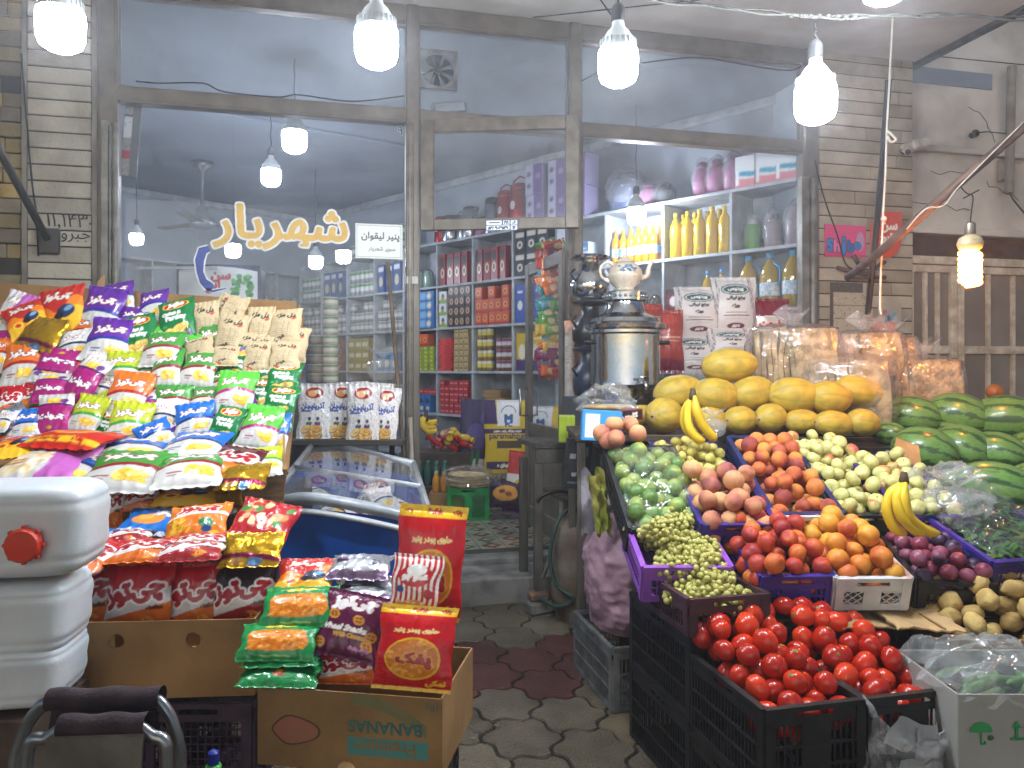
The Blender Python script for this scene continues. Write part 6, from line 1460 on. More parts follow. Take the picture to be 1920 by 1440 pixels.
LOW = [ # left carton, flat ones on top then the upright row
('bluesnack', 285, 976, 118, 46, -6, 20, 2.62, 'bright blue bag lying at the back of the left carton'), ('maroon', 262, 932, 70, 50, 4, 60, 2.8, 'maroon bag standing under the display tray edge'), ('flame', 352, 934, 112, 40, 0, 25, 2.78, 'red orange bag lying under the display tray edge'), ('cheese', 218, 945, 40, 90, 0, 75, 2.8, 'narrow red bag standing next to the white jerrycans'), ('gold', 428, 940, 50, 50, 20, 50, 2.75, 'gold bag peeping out between red orange and popcorn bags'),
('bluesnack', 196, 1008, 84, 36, -12, 22, 2.5, 'small bright blue bag behind the red bag lying at the left'), ('orangesnack', 372, 990, 112, 78, 10, 35, 2.5, 'orange bag lying tilted in the middle of the left carton'), ('dots', 486, 986, 118, 92, -12, 42, 2.45, 'red popcorn bag with striped lower edge at the top right of the left carton'),
('cheese', 158, 1036, 122, 66, -22, 22, 2.25, 'red bag lying across the left end of the upright row'), ('cheese', 268, 1030, 116, 46, 4, 18, 2.28, 'red bag lying flat in the middle over the upright row'), ('black', 362, 1036, 112, 44, 3, 18, 2.24, 'black bag lying flat over the upright row'), ('cheese', 372, 1014, 100, 34, 0, 15, 2.34, 'red bag lying between the black one and the orange one'), ('gold', 473, 1030, 110, 52, 3, 30, 2.28, 'gold bag lying at the right end of the left carton'), ('black', 240, 1010, 80, 34, 0, 15, 2.4, 'black bag lying behind the flat red one'),
('cheese', 160, 1116, 108, 118, 4, 80, 2.25, 'upright red bag first from the left in the carton row'), ('cheese', 265, 1118, 118, 116, 0, 80, 2.25, 'upright red bag second from the left in the carton row'), ('cheese', 362, 1118, 106, 114, 2, 80, 2.27, 'upright red bag third from the left beside the black one'), ('black', 462, 1112, 114, 108, 2, 80, 2.28, 'upright black bag at the right end of the carton row'),
# right carton
('flame', 573, 1080, 104, 58, 0, 28, 2.25, 'flame red bag lying behind the green ring bags'), ('silver', 677, 1066, 112, 46, -2, 18, 2.3, 'upper silver bag lying left of the striped bag'), ('silver', 684, 1102, 116, 46, 2, 18, 2.24, 'lower silver bag lying above the purple wheel bag'),
('plaingreen', 526, 1264, 142, 56, -4, 30, 2.0, 'plain green bag at the bottom of the green pile'), ('plaingreen', 530, 1240, 136, 34, 0, 12, 2.03, 'plain green bag lying second from the bottom of the green pile'), ('window', 523, 1206, 138, 66, -2, 38, 2.04, 'lower green bag with orange snack rings visible'), ('window', 563, 1140, 134, 74, 2, 42, 2.12, 'upper green bag with orange snack rings visible'),
('wheel', 657, 1172, 122, 112, -12, 52, 2.08, 'dark purple bag reading wheel snacks'), ('cheese', 650, 1250, 100, 60, 0, 70, 2.06, 'red bag standing below the purple wheel bag'), ('maroon', 590, 1255, 60, 50, 0, 70, 2.1, 'maroon bag squeezed between the green pile and the red bag'),
('pofak', 806, 1054, 124, 200, -5, 84, 2.12, 'tall red and yellow puff bag standing at the back'), ('stripes', 780, 1106, 92, 124, -4, 74, 2.02, 'red and white striped popcorn bag'), ('pofak', 780, 1214, 142, 144, -3, 74, 1.93, 'front red and yellow puff bag with white writing')]
for q in LOW:
    k, px, py, wv, hv, ro, le, d, lb = q
    bag(k, px, py, wv*1.04, hv*1.04, d, ro, le, lb, 'snack bags in the two front cartons', yaw=random.Random(px).uniform(-6, 6))
# the front puff bag is cropped: its lower half hides in the carton
# ---- nut bags hanging over the freezer, in front of the window
for i, (px, py, wv, hv, ro, d) in enumerate(((588, 772, 60, 100, 0, 4.32), (608, 770, 44, 96, 3, 4.40), (640, 772, 58, 100, -2, 4.34), (662, 768, 56, 100, 2, 4.42), (680, 776, 60, 108, 1, 4.26), (704, 772, 56, 104, -4, 4.33), (722, 778, 50, 100, -5, 4.29))):
    bag('nuts', px, py, wv*1.05, hv*1.05, d, ro, 82, ('first' 'second third fourth fifth sixth seventh'.split()[0] if 0 else ['leftmost', 'second', 'third', 'fourth', 'fifth, frontmost', 'sixth', 'rightmost'][i])+' white speckled nut bag in the row above the freezer', 'white nut bags above the freezer', yaw=0)
# ================================================================ GOODS INSIDE THE SHOP
m_pack = mat('pack_print', vcol=True, rough=.35)
def pbox(name, w, h, d, side, art=None, nx=14, cat='packet'):
    cv = Canvas(w, h, nx, side); 
    if art: art(cv)
    b = MB(); ny = max(3, int(nx*h/w)); b.grid(lambda u, v: ((u-.5)*w, -d/2, v*h), nx, ny); n1 = len(b.v); b.box(-w/2, w/2, -d/2+.0005, d/2, 0, h)
    me = b.mesh(name, m_pack); uu = np.tile(np.arange(nx+1)/nx, ny+1); vv = np.repeat(np.arange(ny+1)/ny, nx+1); cols = np.zeros((len(b.v), 3)); cols[:n1] = cv.at(uu, vv); cols[n1:] = lin(side)
    paint(me, cols); o = bpy.data.objects.new(name, me); col.objects.link(o); tag(o, 'x', cat); return Proto(o)
def pcan(name, r, h, bands, cat='can', seg=12):
    prof = [(r*.92, 0), (r, h*.03)]+[(r, h*(.03+.94*k/8)) for k in range(1, 9)]+[(r*.9, h)]; b = MB(); b.lathe(prof, seg); me = b.mesh(name, m_pack, True); cols = []
    for i, (q, z) in enumerate(prof):
        for k in range(seg):
            c = bands[0]
            for t, cc in zip((.3, .7, .93), bands[1:]):
                if z/h > t: c = cc
            cols.append(lin(c))
    paint(me, np.array(cols)); o = bpy.data.objects.new(name, me); col.objects.link(o); tag(o, 'x', cat); return Proto(o)
def pbottle(name, r, h, liquid, cap, lab=None, shoulder=.62, cat='bottle', handle=None):
    t = empty(name, label='x', cat=cat); b = MB()
    b.lathe([(r*.85, 0), (r, h*.04), (r*.96, h*.2), (r, h*.3), (r*.97, h*.4), (r, h*.5), (r, h*shoulder), (r*.8, h*(shoulder+.12)), (r*.35, h*(shoulder+.24)), (r*.3, h*.93)], 12); b.build('bottle_body', mat('liquid_'+liquid, liquid, .12, c2=liquid, coat=.5), t, True)
    b = MB(); b.lathe([(r*.36, h*.9), (r*.38, h*.91), (r*.38, h*.995), (r*.3, h)], 12); b.build('cap', mat('cap_'+cap, cap, .4), t, True)
    if lab: b = MB(); b.lathe([(r*1.015, h*.22), (r*1.015, h*.46)], 14, cap=False); b.build('bottle_label', mat('label_'+lab, lab, .5, c2='e8e8e4', scale=40), t, True)
    if handle: b = MB(); b.tube([(r*.5, 0, h*.82), (r*1.25, 0, h*.74), (r*1.3, 0, h*.5), (r*.95, 0, h*.42)], r*.13, 6); b.build('handle', mat('cap_'+cap, cap, .4), t, True)
    return Proto(t)
g0 = random.Random(77)
def row(P, s0, s1, z, pitch, label, group, t=.06, layers=1, lh=0, depth=1, dp=.1, jit=.01, yaw=.05, s=1.0, x0=0, stagger=0):
    n = max(1, int((s1-s0-.03)/pitch))
    for l in range(layers):
        for q in range(depth):
            for k in range(n):
                if l == layers-1 and layers > 1 and g0.random() < stagger: continue
                P.put(S(s1-.018-(k+.5)*pitch-x0+g0.uniform(-1, 1)*jit*.3, t+q*dp+g0.uniform(0, jit), z+l*lh+.0005), rz=SROT+g0.uniform(-yaw, yaw), s=s*g0.uniform(.98, 1.02), label=label, group=group)
c = lambda i: (DV[i]+.012, DV[i+1]-.012)
# --- doorway cells (columns 4..7) ; Z = shelf tops
Z1, Z2, Z3, Z4, Z5, ZT = 2.32, 1.86, 1.385, .92, .45, 2.80
coffee = pbox('coffee_packet', .10, .33, .07, '8f1822', lambda v: v.rect(.1, .9, .62, .9, '2c1a16').ell(.5, .4, .3, .16, 'd9c7a8').ell(.5, .4, .16, .09, '5a2b18'))
for i, (a, nm) in enumerate(((6, 'sixth'), (5, 'fifth'))):
    s0, s1 = c(a); row(coffee, s0, s1, Z1, .115, 'red coffee packet on the upper shelf in the '+('left' if a == 6 else 'middle')+' doorway column', 'coffee packets '+nm, t=.05, yaw=.15)
bb = pbox('display_box', .14, .22, .12, '23232a', lambda v: v.rect(.1, .9, .7, .93, 'cfc7b8').ell(.5, .38, .26, .17, 'e5e0d8').ell(.5, .38, .15, .1, '6a3a24'))
s0, s1 = c(4); row(bb, s0, s1, Z1, .15, 'black box with a round white picture on the upper doorway shelf', 'black boxes', yaw=.02)
row(bb, s0, s1, Z1+.225, .15, 'black box stacked on top of the other black boxes', 'black boxes above', yaw=.02)
jar = pbottle('glass_jar', .06, .2, '8fa89a', '5f7a6c', None, .8, 'jar'); s0, s1 = c(7); row(jar, s0, s1, Z1, .14, 'greenish glass jar on the upper shelf at the left of the doorway', 'glass jars'); 
bl = pbox('wafer_box', .26, .1, .16, '2a6fb5', lambda v: v.rect(.05, .5, .2, .8, '7fb4dd').ell(.72, .5, .14, .3, 'e9dcb8')); s0, s1 = c(7)
row(bl, s0, s1, Z2, .27, 'blue wafer box in the pile on the second doorway shelf', 'blue wafer boxes', layers=4, lh=.102, yaw=.03)
gw = pbox('green_white_box', .12, .13, .1, 'dfe3dc', lambda v: v.rect(0, 1, 0, .3, '7fae3a').ell(.5, .6, .2, .24, '1d5a8a').ell(.5, .4, .25, .12, 'd9844a')); s0, s1 = c(6)
row(gw, s1-.16, s1, Z2, .13, 'small green and white box piled beside the dark brown packs', 'green and white boxes', layers=3, lh=.132)
dk = pbox('dark_snack_pack', .085, .115, .03, '3a1c18', lambda v: v.ell(.5, .5, .32, .3, 'cbb391').ell(.5, .5, .2, .2, '8a5a3a')); row(dk, s0, s1-.15, Z2+.0, .088, 'dark brown pack with an oval picture in the doorway shelf', 'dark brown packs', layers=4, lh=.108, t=.03)
orx = pbox('orange_carton', .095, .13, .1, 'd85a1e', lambda v: v.ell(.5, .55, .28, .22, 'f0a050').ell(.5, .55, .14, .12, '7a1f1a').rect(0, 1, .0, .22, 'b32219')); s0, s1 = c(5)
row(orx, s0, s1, Z2, .1, 'orange and red carton stacked on the second doorway shelf', 'orange cartons', layers=3, lh=.132, stagger=.3)
rx = pbox('red_carton', .1, .15, .1, 'b81f1c', lambda v: v.ell(.5, .6, .25, .2, 'e8c89a').rect(.15, .85, .12, .22, 'efe2c0'))
tb = pbox('blue_tall_box', .12, .38, .1, '2a4fa8', lambda v: v.ell(.5, .45, .28, .12, 'e8e6dc').text('لیپتون', .5, .8, .6, 'dfe6f0', bold=.02) if 0 else v.ell(.5, .45, .28, .12, 'e8e6dc').rect(.2, .8, .76, .82, 'dfe6f0')); s0, s1 = c(4)
row(tb, s0, s1, Z2, .125, 'tall blue box on the second shelf near the door glass', 'tall blue boxes', yaw=.02)
lg = pbox('lime_packet', .1, .045, .08, '8a9a1e', lambda v: v.rect(.3, .7, .2, .8, 'c8cc3c')); s0, s1 = c(7)
row(lg, s0, s1, Z3, .102, 'lime green packet in the stacked pile on the third doorway shelf', 'lime packets', layers=6, lh=.046); row(orx, s0+.1, s1, Z3+.28, .1, 'orange carton on top of the lime packets', 'cartons on the lime packets')
rp = pbox('red_flat_box', .22, .035, .16, 'c01d1f', lambda v: v.rect(.1, .5, .3, .7, 'e0504a')); s0, s1 = c(6)
for k in range(10): rp.put(S(s1-.13+g0.uniform(-.015, .015), .09, Z3+k*.0355), rz=SROT+g0.uniform(-.05, .05), label='flat red box in the pile on the third doorway shelf', group='flat red boxes')
bg = pbox('beige_soap_carton', .072, .062, .1, 'b79f6a', lambda v: v.rect(.15, .85, .4, .62, '7a4f2a').rect(.3, .7, .15, .28, 'd8c9a0'))
row(bg, s0, s1-.25, Z3, .075, 'small beige carton in the wall of cartons on the third doorway shelf', 'beige cartons', layers=7, lh=.0635, yaw=.02)
cn = pcan('food_can', .036, .11, ('8a6a30', 'd9c84a', 'e0d8c8', '9a7a3a')); cn2 = pcan('food_can', .036, .11, ('7a4a30', 'd8d0d4', '8a2a6a', '9a7a3a')); s0, s1 = c(5)
row(cn, s0+.26, s1, Z3, .075, 'yellow labelled can in the three high rows', 'yellow cans', layers=4, lh=.112, yaw=3, stagger=.5); row(cn2, s0, s0+.28, Z3, .075, 'purple labelled can in the three high rows', 'purple cans', layers=3, lh=.112, yaw=3)
yb = pbox('yellow_purple_pack', .17, .38, .08, 'd9b424', lambda v: v.rect(0, 1, 0, .3, '4a2a6a').ell(.5, .5, .3, .2, 'efe6c8')); s0, s1 = c(4); row(yb, s0, s1, Z3, .18, 'yellow and purple pack on the third shelf near the door', 'yellow purple packs'); row(tb, s0, s1-.3, Z3+.28, .12, 'x', 'tall blue boxes') if 0 else None
rb = pbox('small_red_box', .075, .06, .08, 'b3262a', lambda v: v.rect(.15, .85, .35, .65, 'd98a8a')); 
s0, s1 = c(6); row(rb, s0, s1, Z4, .078, 'small red box in the brick-like stack on the fourth doorway shelf', 'small red boxes', layers=6, lh=.061, stagger=.4)
btri = pbox('blue_biscuit_box', .10, .2, .08, '2f72b8', lambda v: v.poly([(.1, .9), (.9, .6), (.1, .5)], '16254a').ell(.5, .25, .3, .12, 'e6d9b0')); s0, s1 = c(7); row(btri, s0, s1, Z4, .11, 'blue biscuit box with a dark triangle on the fourth doorway shelf', 'blue biscuit boxes'); row(rb, s0, s1, Z4+.205, .078, 'small red box lying on the blue biscuit boxes', 'red boxes above blue')
brn = pbox('brown_flat_pack', .27, .038, .2, '8a6a3c', lambda v: v.rect(.1, .9, .3, .7, 'b3905a')); s0, s1 = c(5)
for k in range(7): brn.put(S((s0+s1)/2+g0.uniform(-.03, .03), .12, Z4+k*.039), rz=SROT+g0.uniform(-.08, .08), label='brown flat pack in the pile above the yellow sack', group='brown flat packs')
# --- right window cells
s0, s1 = c(1); oil = pbottle('oil_bottle', .052, .38, 'c9a51c', 'd8b81c', None, .62)
row(oil, s0, s1, Z1, .112, 'yellow capped bottle of golden cooking oil on the upper shelf', 'yellow capped oil bottles', depth=2, dp=.12, yaw=3)
s0, s1 = c(2); o2 = pbottle('oil_bottle', .040, .31, 'c98a1c', 'd8861c', '3f8fc8', .6)
row(o2, s0, s1, Z1, .08, 'small orange oil bottle with a blue label', 'small orange oil bottles', depth=2, dp=.1, yaw=3)
s0, s1 = c(0); o3 = pbottle('oil_jug', .075, .42, 'a5881c', '4f9ac8', '8fb8d8', .6, handle=1)
row(o3, s0, s1, Z2, .175, 'large oil jug with a light blue cap and handle', 'large oil jugs', yaw=.4)
s0, s1 = c(1); rj = pbox('red_tin', .15, .2, .13, '6a1424', lambda v: v.ell(.5, .5, .26, .2, 'e8e0d8').rect(0, 1, .85, 1, '2a1a1e')); row(rj, s0+.28, s1, Z2, .165, 'dark red tin with a white disc behind the teapot', 'dark red tins'); o4 = pbottle('oil_bottle', .05, .33, 'a5881c', '3f8ac8', None, .6, handle=1); row(o4, s0, s0+.3, Z2, .12, 'dark oil bottle with a blue handle beside the red tins', 'blue handled oil bottles', yaw=.4)
s0, s1 = c(3); bw = pbox('kettle_carton', .17, .24, .14, 'c9d6de', lambda v: v.rect(0, 1, .66, 1, '2f6f9f').ell(.5, .32, .3, .2, '6a7a88').ell(.5, .32, .16, .1, 'e8eef2').rect(.1, .9, .72, .78, 'dbe6ee')); row(bw, s0, s1, Z1, .18, 'blue and white carton with a round picture on the upper shelf', 'blue and white cartons', layers=2, lh=.20, yaw=.02) if 0 else row(bw, s0, s1, Z1, .18, 'blue and white carton with a round picture on the upper shelf', 'blue and white cartons', yaw=.02); row(bw, s0, s1, Z2, .18, 'blue and white carton with a round picture one shelf lower', 'lower blue and white cartons', yaw=.02)
s0, s1 = c(2); dkj = pbottle('dark_jar', .05, .17, '3a2a20', '17171a', 'c8c0b0', .8, 'jar'); row(dkj, s0, s1, Z2, .13, 'dark jar with a black lid behind the samovar', 'dark jars')
for a, nm in ((0, 'rightmost'), (1, 'second'), (2, 'third')):
    s0, s1 = c(a); row(rj, s0, s1, Z3, .165, 'dark red tin on the lower shelf in the '+nm+' column of the right window', 'red tins '+nm); row(rx, s0, s1, Z4, .12, 'red carton low behind the rice sacks, '+nm+' column', 'red cartons '+nm, layers=2, lh=.152)
m_wrapfilm = clearmat('wrap_film', dust=.16, gl=.7, rough=.1, dustc='d6d9dc', bump=1.0, bscale=22, dscale=8)
def wrapped(name, r, h, colr, label, s, z, t=.14, lid='2a2a2e', grp=None, cat='thermos', film_=True):
    o = empty(name, S(s, t, z+.001), label=label, cat=cat, group=grp); b = MB(); b.lathe([(r*.9, 0), (r, h*.05), (r, h*.55), (r*.85, h*.72), (r*.6, h*.8)], 18); b.build('body', mat('enamel_'+colr, colr, .35), o, True)
    b = MB(); b.lathe([(r*.62, h*.8), (r*.66, h*.83), (r*.6, h*.95), (r*.2, h), (0, h)], 16); b.build('lid', mat('lid_'+lid, lid, .4), o, True)
    if film_: b = MB(); b.ball((0, 0, h*.52), 1, (r*1.25, r*1.2, h*.6), 18, 14, f=lambda d: 1+.1*mnoise.noise(Vector(d)*4+Vector((s*9, 0, 0)))); b.build('wrap', m_wrapfilm, o, True)
    return o
s0, s1 = c(0)
wrapped('shaker', .06, .26, '5fae2f', 'bright green shaker in a clear bag on the shelf', s1-.1, Z1, lid='d8d8dc'); wrapped('wrapped_jar', .07, .28, '9a8c94', 'grey jar in crumpled film left of the widest one', s1-.27, Z1, lid='8a8088', grp=None); wrapped('wrapped_jar', .09, .32, '978a93', 'widest grey jar in crumpled film at the shelf end', s1-.46, Z1, lid='8a8088')
s0, s1 = c(1)
for k in range(3): wrapped('thermos', .075, .30, 'b0608f', ['left', 'middle', 'right, largest'][k]+' pink thermos in film on top of the shelving', s1-.28-.13*k if k < 2 else s1-.56, ZT, lid='8a4a78')
tis = pbox('tissue_pack', .16, .24, .1, 'dfe4e6', lambda v: v.curve(.5, .1, .06, '2f9ab5', th=.16, ph=1).curve(.3, .0, .05, 'd9848a', ph=2).rect(.05, .22, .1, .55, 'eef0f0')); s0, s1 = c(0)
row(tis, s0, s1, ZT, .165, 'white and teal tissue pack on top of the shelving at the right', 'tissue packs')
s0, s1 = c(2)
wrapped('pot', .16, .36, '4a5578', 'big dark blue pot standing on top of the shelving', s1-.1, ZT, .17, '3a4058', cat='pot'); wrapped('pot', .085, .22, 'b56a98', 'pink pot between the blue pot and the black one', s1-.34, ZT, .16, '8a4a72', cat='pot'); wrapped('pot', .08, .18, '2a2a30', 'small black pot at the end of the pots', s1-.5, ZT, .16, '1d1d22', cat='pot')
pur = pbox('purple_carton', .22, .28, .2, '8f86a8', lambda v: v.rect(0, 1, 0, 1, '6b4f8a').rect(0, .45, .0, 1, 'b9b4cc').ell(.22, .3, .12, .08, '5a4580').ell(.22, .7, .12, .08, '5a4580').ell(.75, .6, .14, .1, '9c86bf')); s0, s1 = c(3)
row(pur, s0, s1+.1, ZT, .225, 'purple and white carton on top of the shelving left of the blue pot', 'purple cartons in the window', layers=2, lh=.282, yaw=.02)
row(pur, s1+.12, s1+.39, ZT, .225, 'purple and white carton seen through the transom window', 'purple cartons in the transom', layers=2, lh=.282, yaw=.03, stagger=.5)
# thermoses on top, seen through the transom window
m_steel = mat('brushed_steel', 'b5b8bc', .25, .9, c2='9a9da0'); m_redm = mat('red_metallic', 'a8141c', .28, .4, c2='8a1018'); m_blk = mat('black_plastic', '1b1b1e', .35)
def thermos(px, r, h, m, label, handle=True, oval=False):
    k = (px-960)/FPX; s = (2.073-5.594*k)/(.712+.702*k); t_ = empty('thermos', S(s, .1, ZT+.001), SROT, label, 'thermos', 'thermoses on the shelving')
    b = MB(); b.lathe([(r*.95, 0), (r, .01), (r, h*.78), (r*.9, h*.82)], 20); b.build('body', m, t_, True, ang=40)
    top = m_redm if m is m_redm else m_blk; b = MB(); b.lathe([(r*.92, h*.82), (r*.98, h*.84), (r*.9, h*.96), (r*.5, h), (0, h)], 18); b.tube([(r*.3, 0, h*.92), (r*1.5, 0, h*.9)], [r*.35, r*.2], 7); b.build('lid', top, t_, True)
    if handle: b = MB(); b.tube([(-r*.9, 0, h*.9), (-r*.8, 0, h*1.08), (0, 0, h*1.16), (r*.8, 0, h*1.08), (r*.9, 0, h*.9)], r*.1, 6); b.build('handle', top, t_, True)
    if oval: b = MB(); b.ball((0, -r*.98, h*.5), r*.3, (1, .15, 1.4), 12, 8); b.build('badge', mat('badge_white', 'd8d4d0', .4), t_, True)
for q in ((816, .085, .30, m_redm, 'dark red thermos cut by the window frame', 0, 1), (832, .095, .29, m_steel, 'steel pot with a clear lid at the left of the thermoses', 0, 0), (852, .05, .27, m_steel, 'slim steel thermos left of the black topped one', 1, 0), (868, .085, .34, m_steel, 'steel thermos with a black pump top', 0, 0), (890, .07, .2, mat('pink_pot', 'b0709a', .4), 'small pink thermos between the steel ones', 0, 0), (912, .09, .38, m_steel, 'tall steel and black pump thermos', 0, 0), (936, .095, .42, m_redm, 'left red thermos with handle', 1, 1), (962, .11, .46, m_redm, 'right red thermos, the tallest one', 1, 1), (984, .075, .30, m_steel, 'steel thermos right of the tallest red one', 0, 0), (1000, .07, .26, MATS['pink_pot'], 'pink thermos beside the purple cartons', 0, 0)): thermos(*q)
# --- left window: cans, pouches, cartons on the same shelving
wc = pcan('white_can', .045, .15, ('8a8a86', 'd8d8d2', '5f8f5a', 'c0c0bc')); grc = pcan('grey_can', .045, .12, ('7a7a78', 'c4c2bc', '8f8c88', 'b0aeaa'))
bp = pbox('blue_pouch', .15, .34, .06, '2f4f8f', lambda v: v.ell(.5, .4, .3, .18, 'd9cfa8').rect(.1, .9, .75, .9, 'e8ecf2')); lbl_ = ['left', 'second', 'third', 'last']
cartA = pbox('cereal_carton', .13, .22, .1, '4f7fa8', lambda v: v.ell(.5, .4, .3, .2, 'e8d8a0')); cartB = pbox('tea_carton', .14, .13, .1, '9a8a3a', lambda v: v.rect(.1, .9, .3, .7, 'd8cfa0')); cartC = pbox('rust_carton', .13, .12, .1, '7a4a3a', lambda v: v.rect(.2, .8, .3, .6, 'cfa890'))
for k, a in enumerate((8, 9, 10, 11)):
    s0, s1 = c(a) if a < 11 else (DV[11]+.01, DV[12]-.01); nm = ['first', 'second', 'third', 'fourth'][k]
    if k < 2: row(wc, s0, s1, ZT, .1, 'white and green can on top of the shelving, '+nm+' column left of the post', 'top cans '+nm, layers=2 if k == 0 else 1, lh=.152, yaw=3)
    row(wc if k % 2 else bp, s0, s1, Z1, .1 if k % 2 else .16, ('white can' if k % 2 else 'blue pouch')+' on the first shelf, '+nm+' column left of the post', 'first shelf '+nm, yaw=.2, layers=2 if k % 2 else 1, lh=.152)
    row(grc, s0, s1, Z2, .098, 'grey can in the stacked rows, '+nm+' column left of the post', 'grey cans '+nm, layers=3, lh=.122, yaw=3, stagger=.4)
    row((cartA, cartB, cartC, cartA)[k], s0, s1, Z3, .145, ('light blue', 'olive', 'rust brown', 'light blue')[k]+' carton on the middle shelf, '+nm+' column left of the post', 'cartons '+nm, layers=1 if k in (0, 3) else 3, lh=.132)
    row(cn2 if k % 2 else wc, s0, s1, Z4, .095, ('purple labelled' if k % 2 else 'white and green')+' can on the low shelf, '+nm+' column left of the post', 'low cans '+nm, layers=2, lh=.152, yaw=3, stagger=.3)
# bottles on the far wall
def S2(s, t, z): return M2 @ Vector((s, t, z))
sr2 = math.atan2(dv.y, dv.x); yg = pbottle('juice_bottle', .045, .27, '9a9a3a', 'c8c8b8', 'c9c97a', .6); dbt = pbottle('cola_bottle', .045, .29, '241a18', '7a1a1a', '5a2020', .6)
gj = random.Random(6)
for (z, kk, P_, lb, gp) in ((1.35, 13, dbt, 'dark cola bottle on the far left wall shelf', 'cola bottles far'), (1.8, 13, yg, 'pale green juice bottle on the far left wall shelf', 'juice bottles far'), (2.25, 12, grc, 'grey can high on the far left wall shelf', 'cans far'), (.9, 12, wc, 'white can low on the far left wall shelf', 'white cans far')):
    for k in range(kk): P_.put(S2(2.25-k*.14, .1, z+.001), sr2, label=lb, group=gp)
for k in range(7): yg.put(S(5.5+k*.11, .08, Z2+.385) if 0 else S2(2.3-k*.12, .2, 1.801), sr2, label='pale green juice bottle in the back row on the far left wall shelf', group='juice bottles behind')
# fridge with lit-less header sign
fr = empty('drinks_fridge', C(-2.19, 5.75, .06), CAMROT+R(8), 'upright drinks fridge with curved white header sign behind the left window', 'fridge')
b = MB(); b.rbox(-.30, .30, 0, .55, FLOOR, 1.82, .01); b.build('body', mat('fridge_grey', '3b4046', .35), fr)
cv = Canvas(.6, .28, 110, 'dfe2e2'); cv.rect(0, 1, 0, .06, '20305c').rect(0, .03, 0, 1, '20305c').rect(.97, 1, 0, 1, '20305c').text('سن', .54, .66, .22, 'c02a2c', bold=.01, maxh=.34).text('ایچ', .44, .42, .2, 'c02a2c', bold=.01, maxh=.34)
rr = random.Random(4)
for k in range(30): cv.ell(.8+rr.uniform(-.12, .1), .45+rr.uniform(-.25, .25), .035, .06, rr.choice(['2f9a4a', '1f7a38', '5ab85a']), rr.uniform(0, 180))
cv.put(cv.Y > .94-.12*(2*cv.X-1)**2*1.0, '20305c'); hd = card('header_sign', cv, m_print, 110, bulge=lambda u, v: .04*math.sin(math.pi*u)); child(hd, fr); hd.location = (0, -.01, 1.84)
b = MB(); b.rbox(-.30, .30, 0, .2, 1.822, 2.1, .01); b.build('header_box', MATS['fridge_grey'], fr)
b = MB(); b.rbox(-.55, .0, -.3, .2, FLOOR, 1.85, .01); o = b.build('white_cabinet', mat('cabinet_white', 'a3a6a8', .5), None); place(o, C(-2.35, 5.9, 0), CAMROT); tag(o, 'plain white cabinet standing left of the drinks fridge', 'cabinet')
b = MB(); b.box(-.35, .25, -.01, .01, 0, .02); o = b.build('tube_lamp', mat('tube_off', 'd5dade', .3)); place(o, U(345, 497, 5.6), CAMROT); o.location.z = 2.13; tag(o, 'white horizontal tube above the drinks fridge', 'tube')
# sacks and goods just inside the doorway
def sack(cv, w, h, T, label, loc, rot, seed=0, m=None, nx=70, cat='sack'):
    o = pillow(cv, w, h, T, nx, m or mat('woven_sack', vcol=True, rough=.55, bump=.3, bscale=60), seed, 'sack', crimp=.03); o.location = loc; o.rotation_euler = rot; tag(o, label, cat); return o
def d_sun(txt2=True):
    c = Canvas(.42, .85, 100, 'd6b41c'); c.rect(0, 1, 0, .22, '8a8072'); rr = random.Random(3)
    for k in range(150): x, y = rr.random(), rr.uniform(0, .2); c.ell(x, y, .035, .008, rr.choice(['3a332c', 'c9c0b0', '241e1a', 'b0a898']), rr.uniform(0, 180))
    c.rect(0, 1, .22, .25, 'd6b41c').rect(.04, .96, .26, .34, '3d2257').text('آفتابگردان ه', .5, .30, .8, 'efe8d8', bold=.008, maxh=.05).rect(.25, .8, .48, .56, '4a3a1a').rect(.0, 1, .64, .69, '3d2257').text('تولیدی بازرگانی پارس مهزون', .5, .665, .92, 'efe8d8', bold=.002, maxh=.03).text('parsmahzun', .5, .605, .8, '3d2257', bold=.004)
    c.rect(.28, .78, .72, 1, 'e3e1dc').put((c.X < .3-.2*(c.Y-.72)) & (c.Y > .74), '3d2257').text('M', .53, .80, .24, '2a5590', bold=.02, maxh=.08).text('PC', .53, .735, .14, '2a5590', bold=.008)
    for k in range(3): c.put(np.abs(np.hypot((c.X-.53)/.16, (c.Y-.84)/.08)-(.6+.3*k)) < .04, '3a5a88') if 0 else None
    c.put((np.abs(np.hypot((c.X-.53)/.17, (c.Y-.86)/.085)-.9) < .05) & (c.Y > .86), '35507e'); return c
FZ = FLOOR
sack(d_sun(), .40, .80, .16, 'big yellow sunflower seed sack with purple bands standing inside the doorway', U(951, 838, 6.5), (R(-8), 0, CAMROT+R(4)), 3)
c2_ = d_sun(); sack(c2_, .40, .72, .16, 'second yellow sunflower seed sack half hidden by the door leaf', U(1012, 838, 6.75), (R(-6), 0, CAMROT-R(10)), 5)
cv = Canvas(.42, .85, 60, '2f2348'); cv.rect(0, 1, .0, .35, 'cfcac4').ell(.5, .15, .4, .1, '8a5a34').ell(.4, .6, .25, .14, '4a3a78').ell(.7, .8, .2, .08, '51407f').ell(.3, .36, .05, .1, '2a6a40').ell(.45, .36, .05, .1, '2a6a40')
sack(cv, .34, .80, .14, 'dark purple sack standing left of the yellow sunflower sack', U(895, 835, 6.7), (R(-5), R(4), CAMROT+R(15)), 7)
cv = Canvas(.4, .6, 60, 'd8d2c8'); cv.rect(0, 1, .62, 1, 'b3261f').rect(0, 1, 0, .4, '4a1f5c').ell(.5, .42, .26, .14, 'd8a82c').ell(.5, .42, .16, .09, '3a1c14')
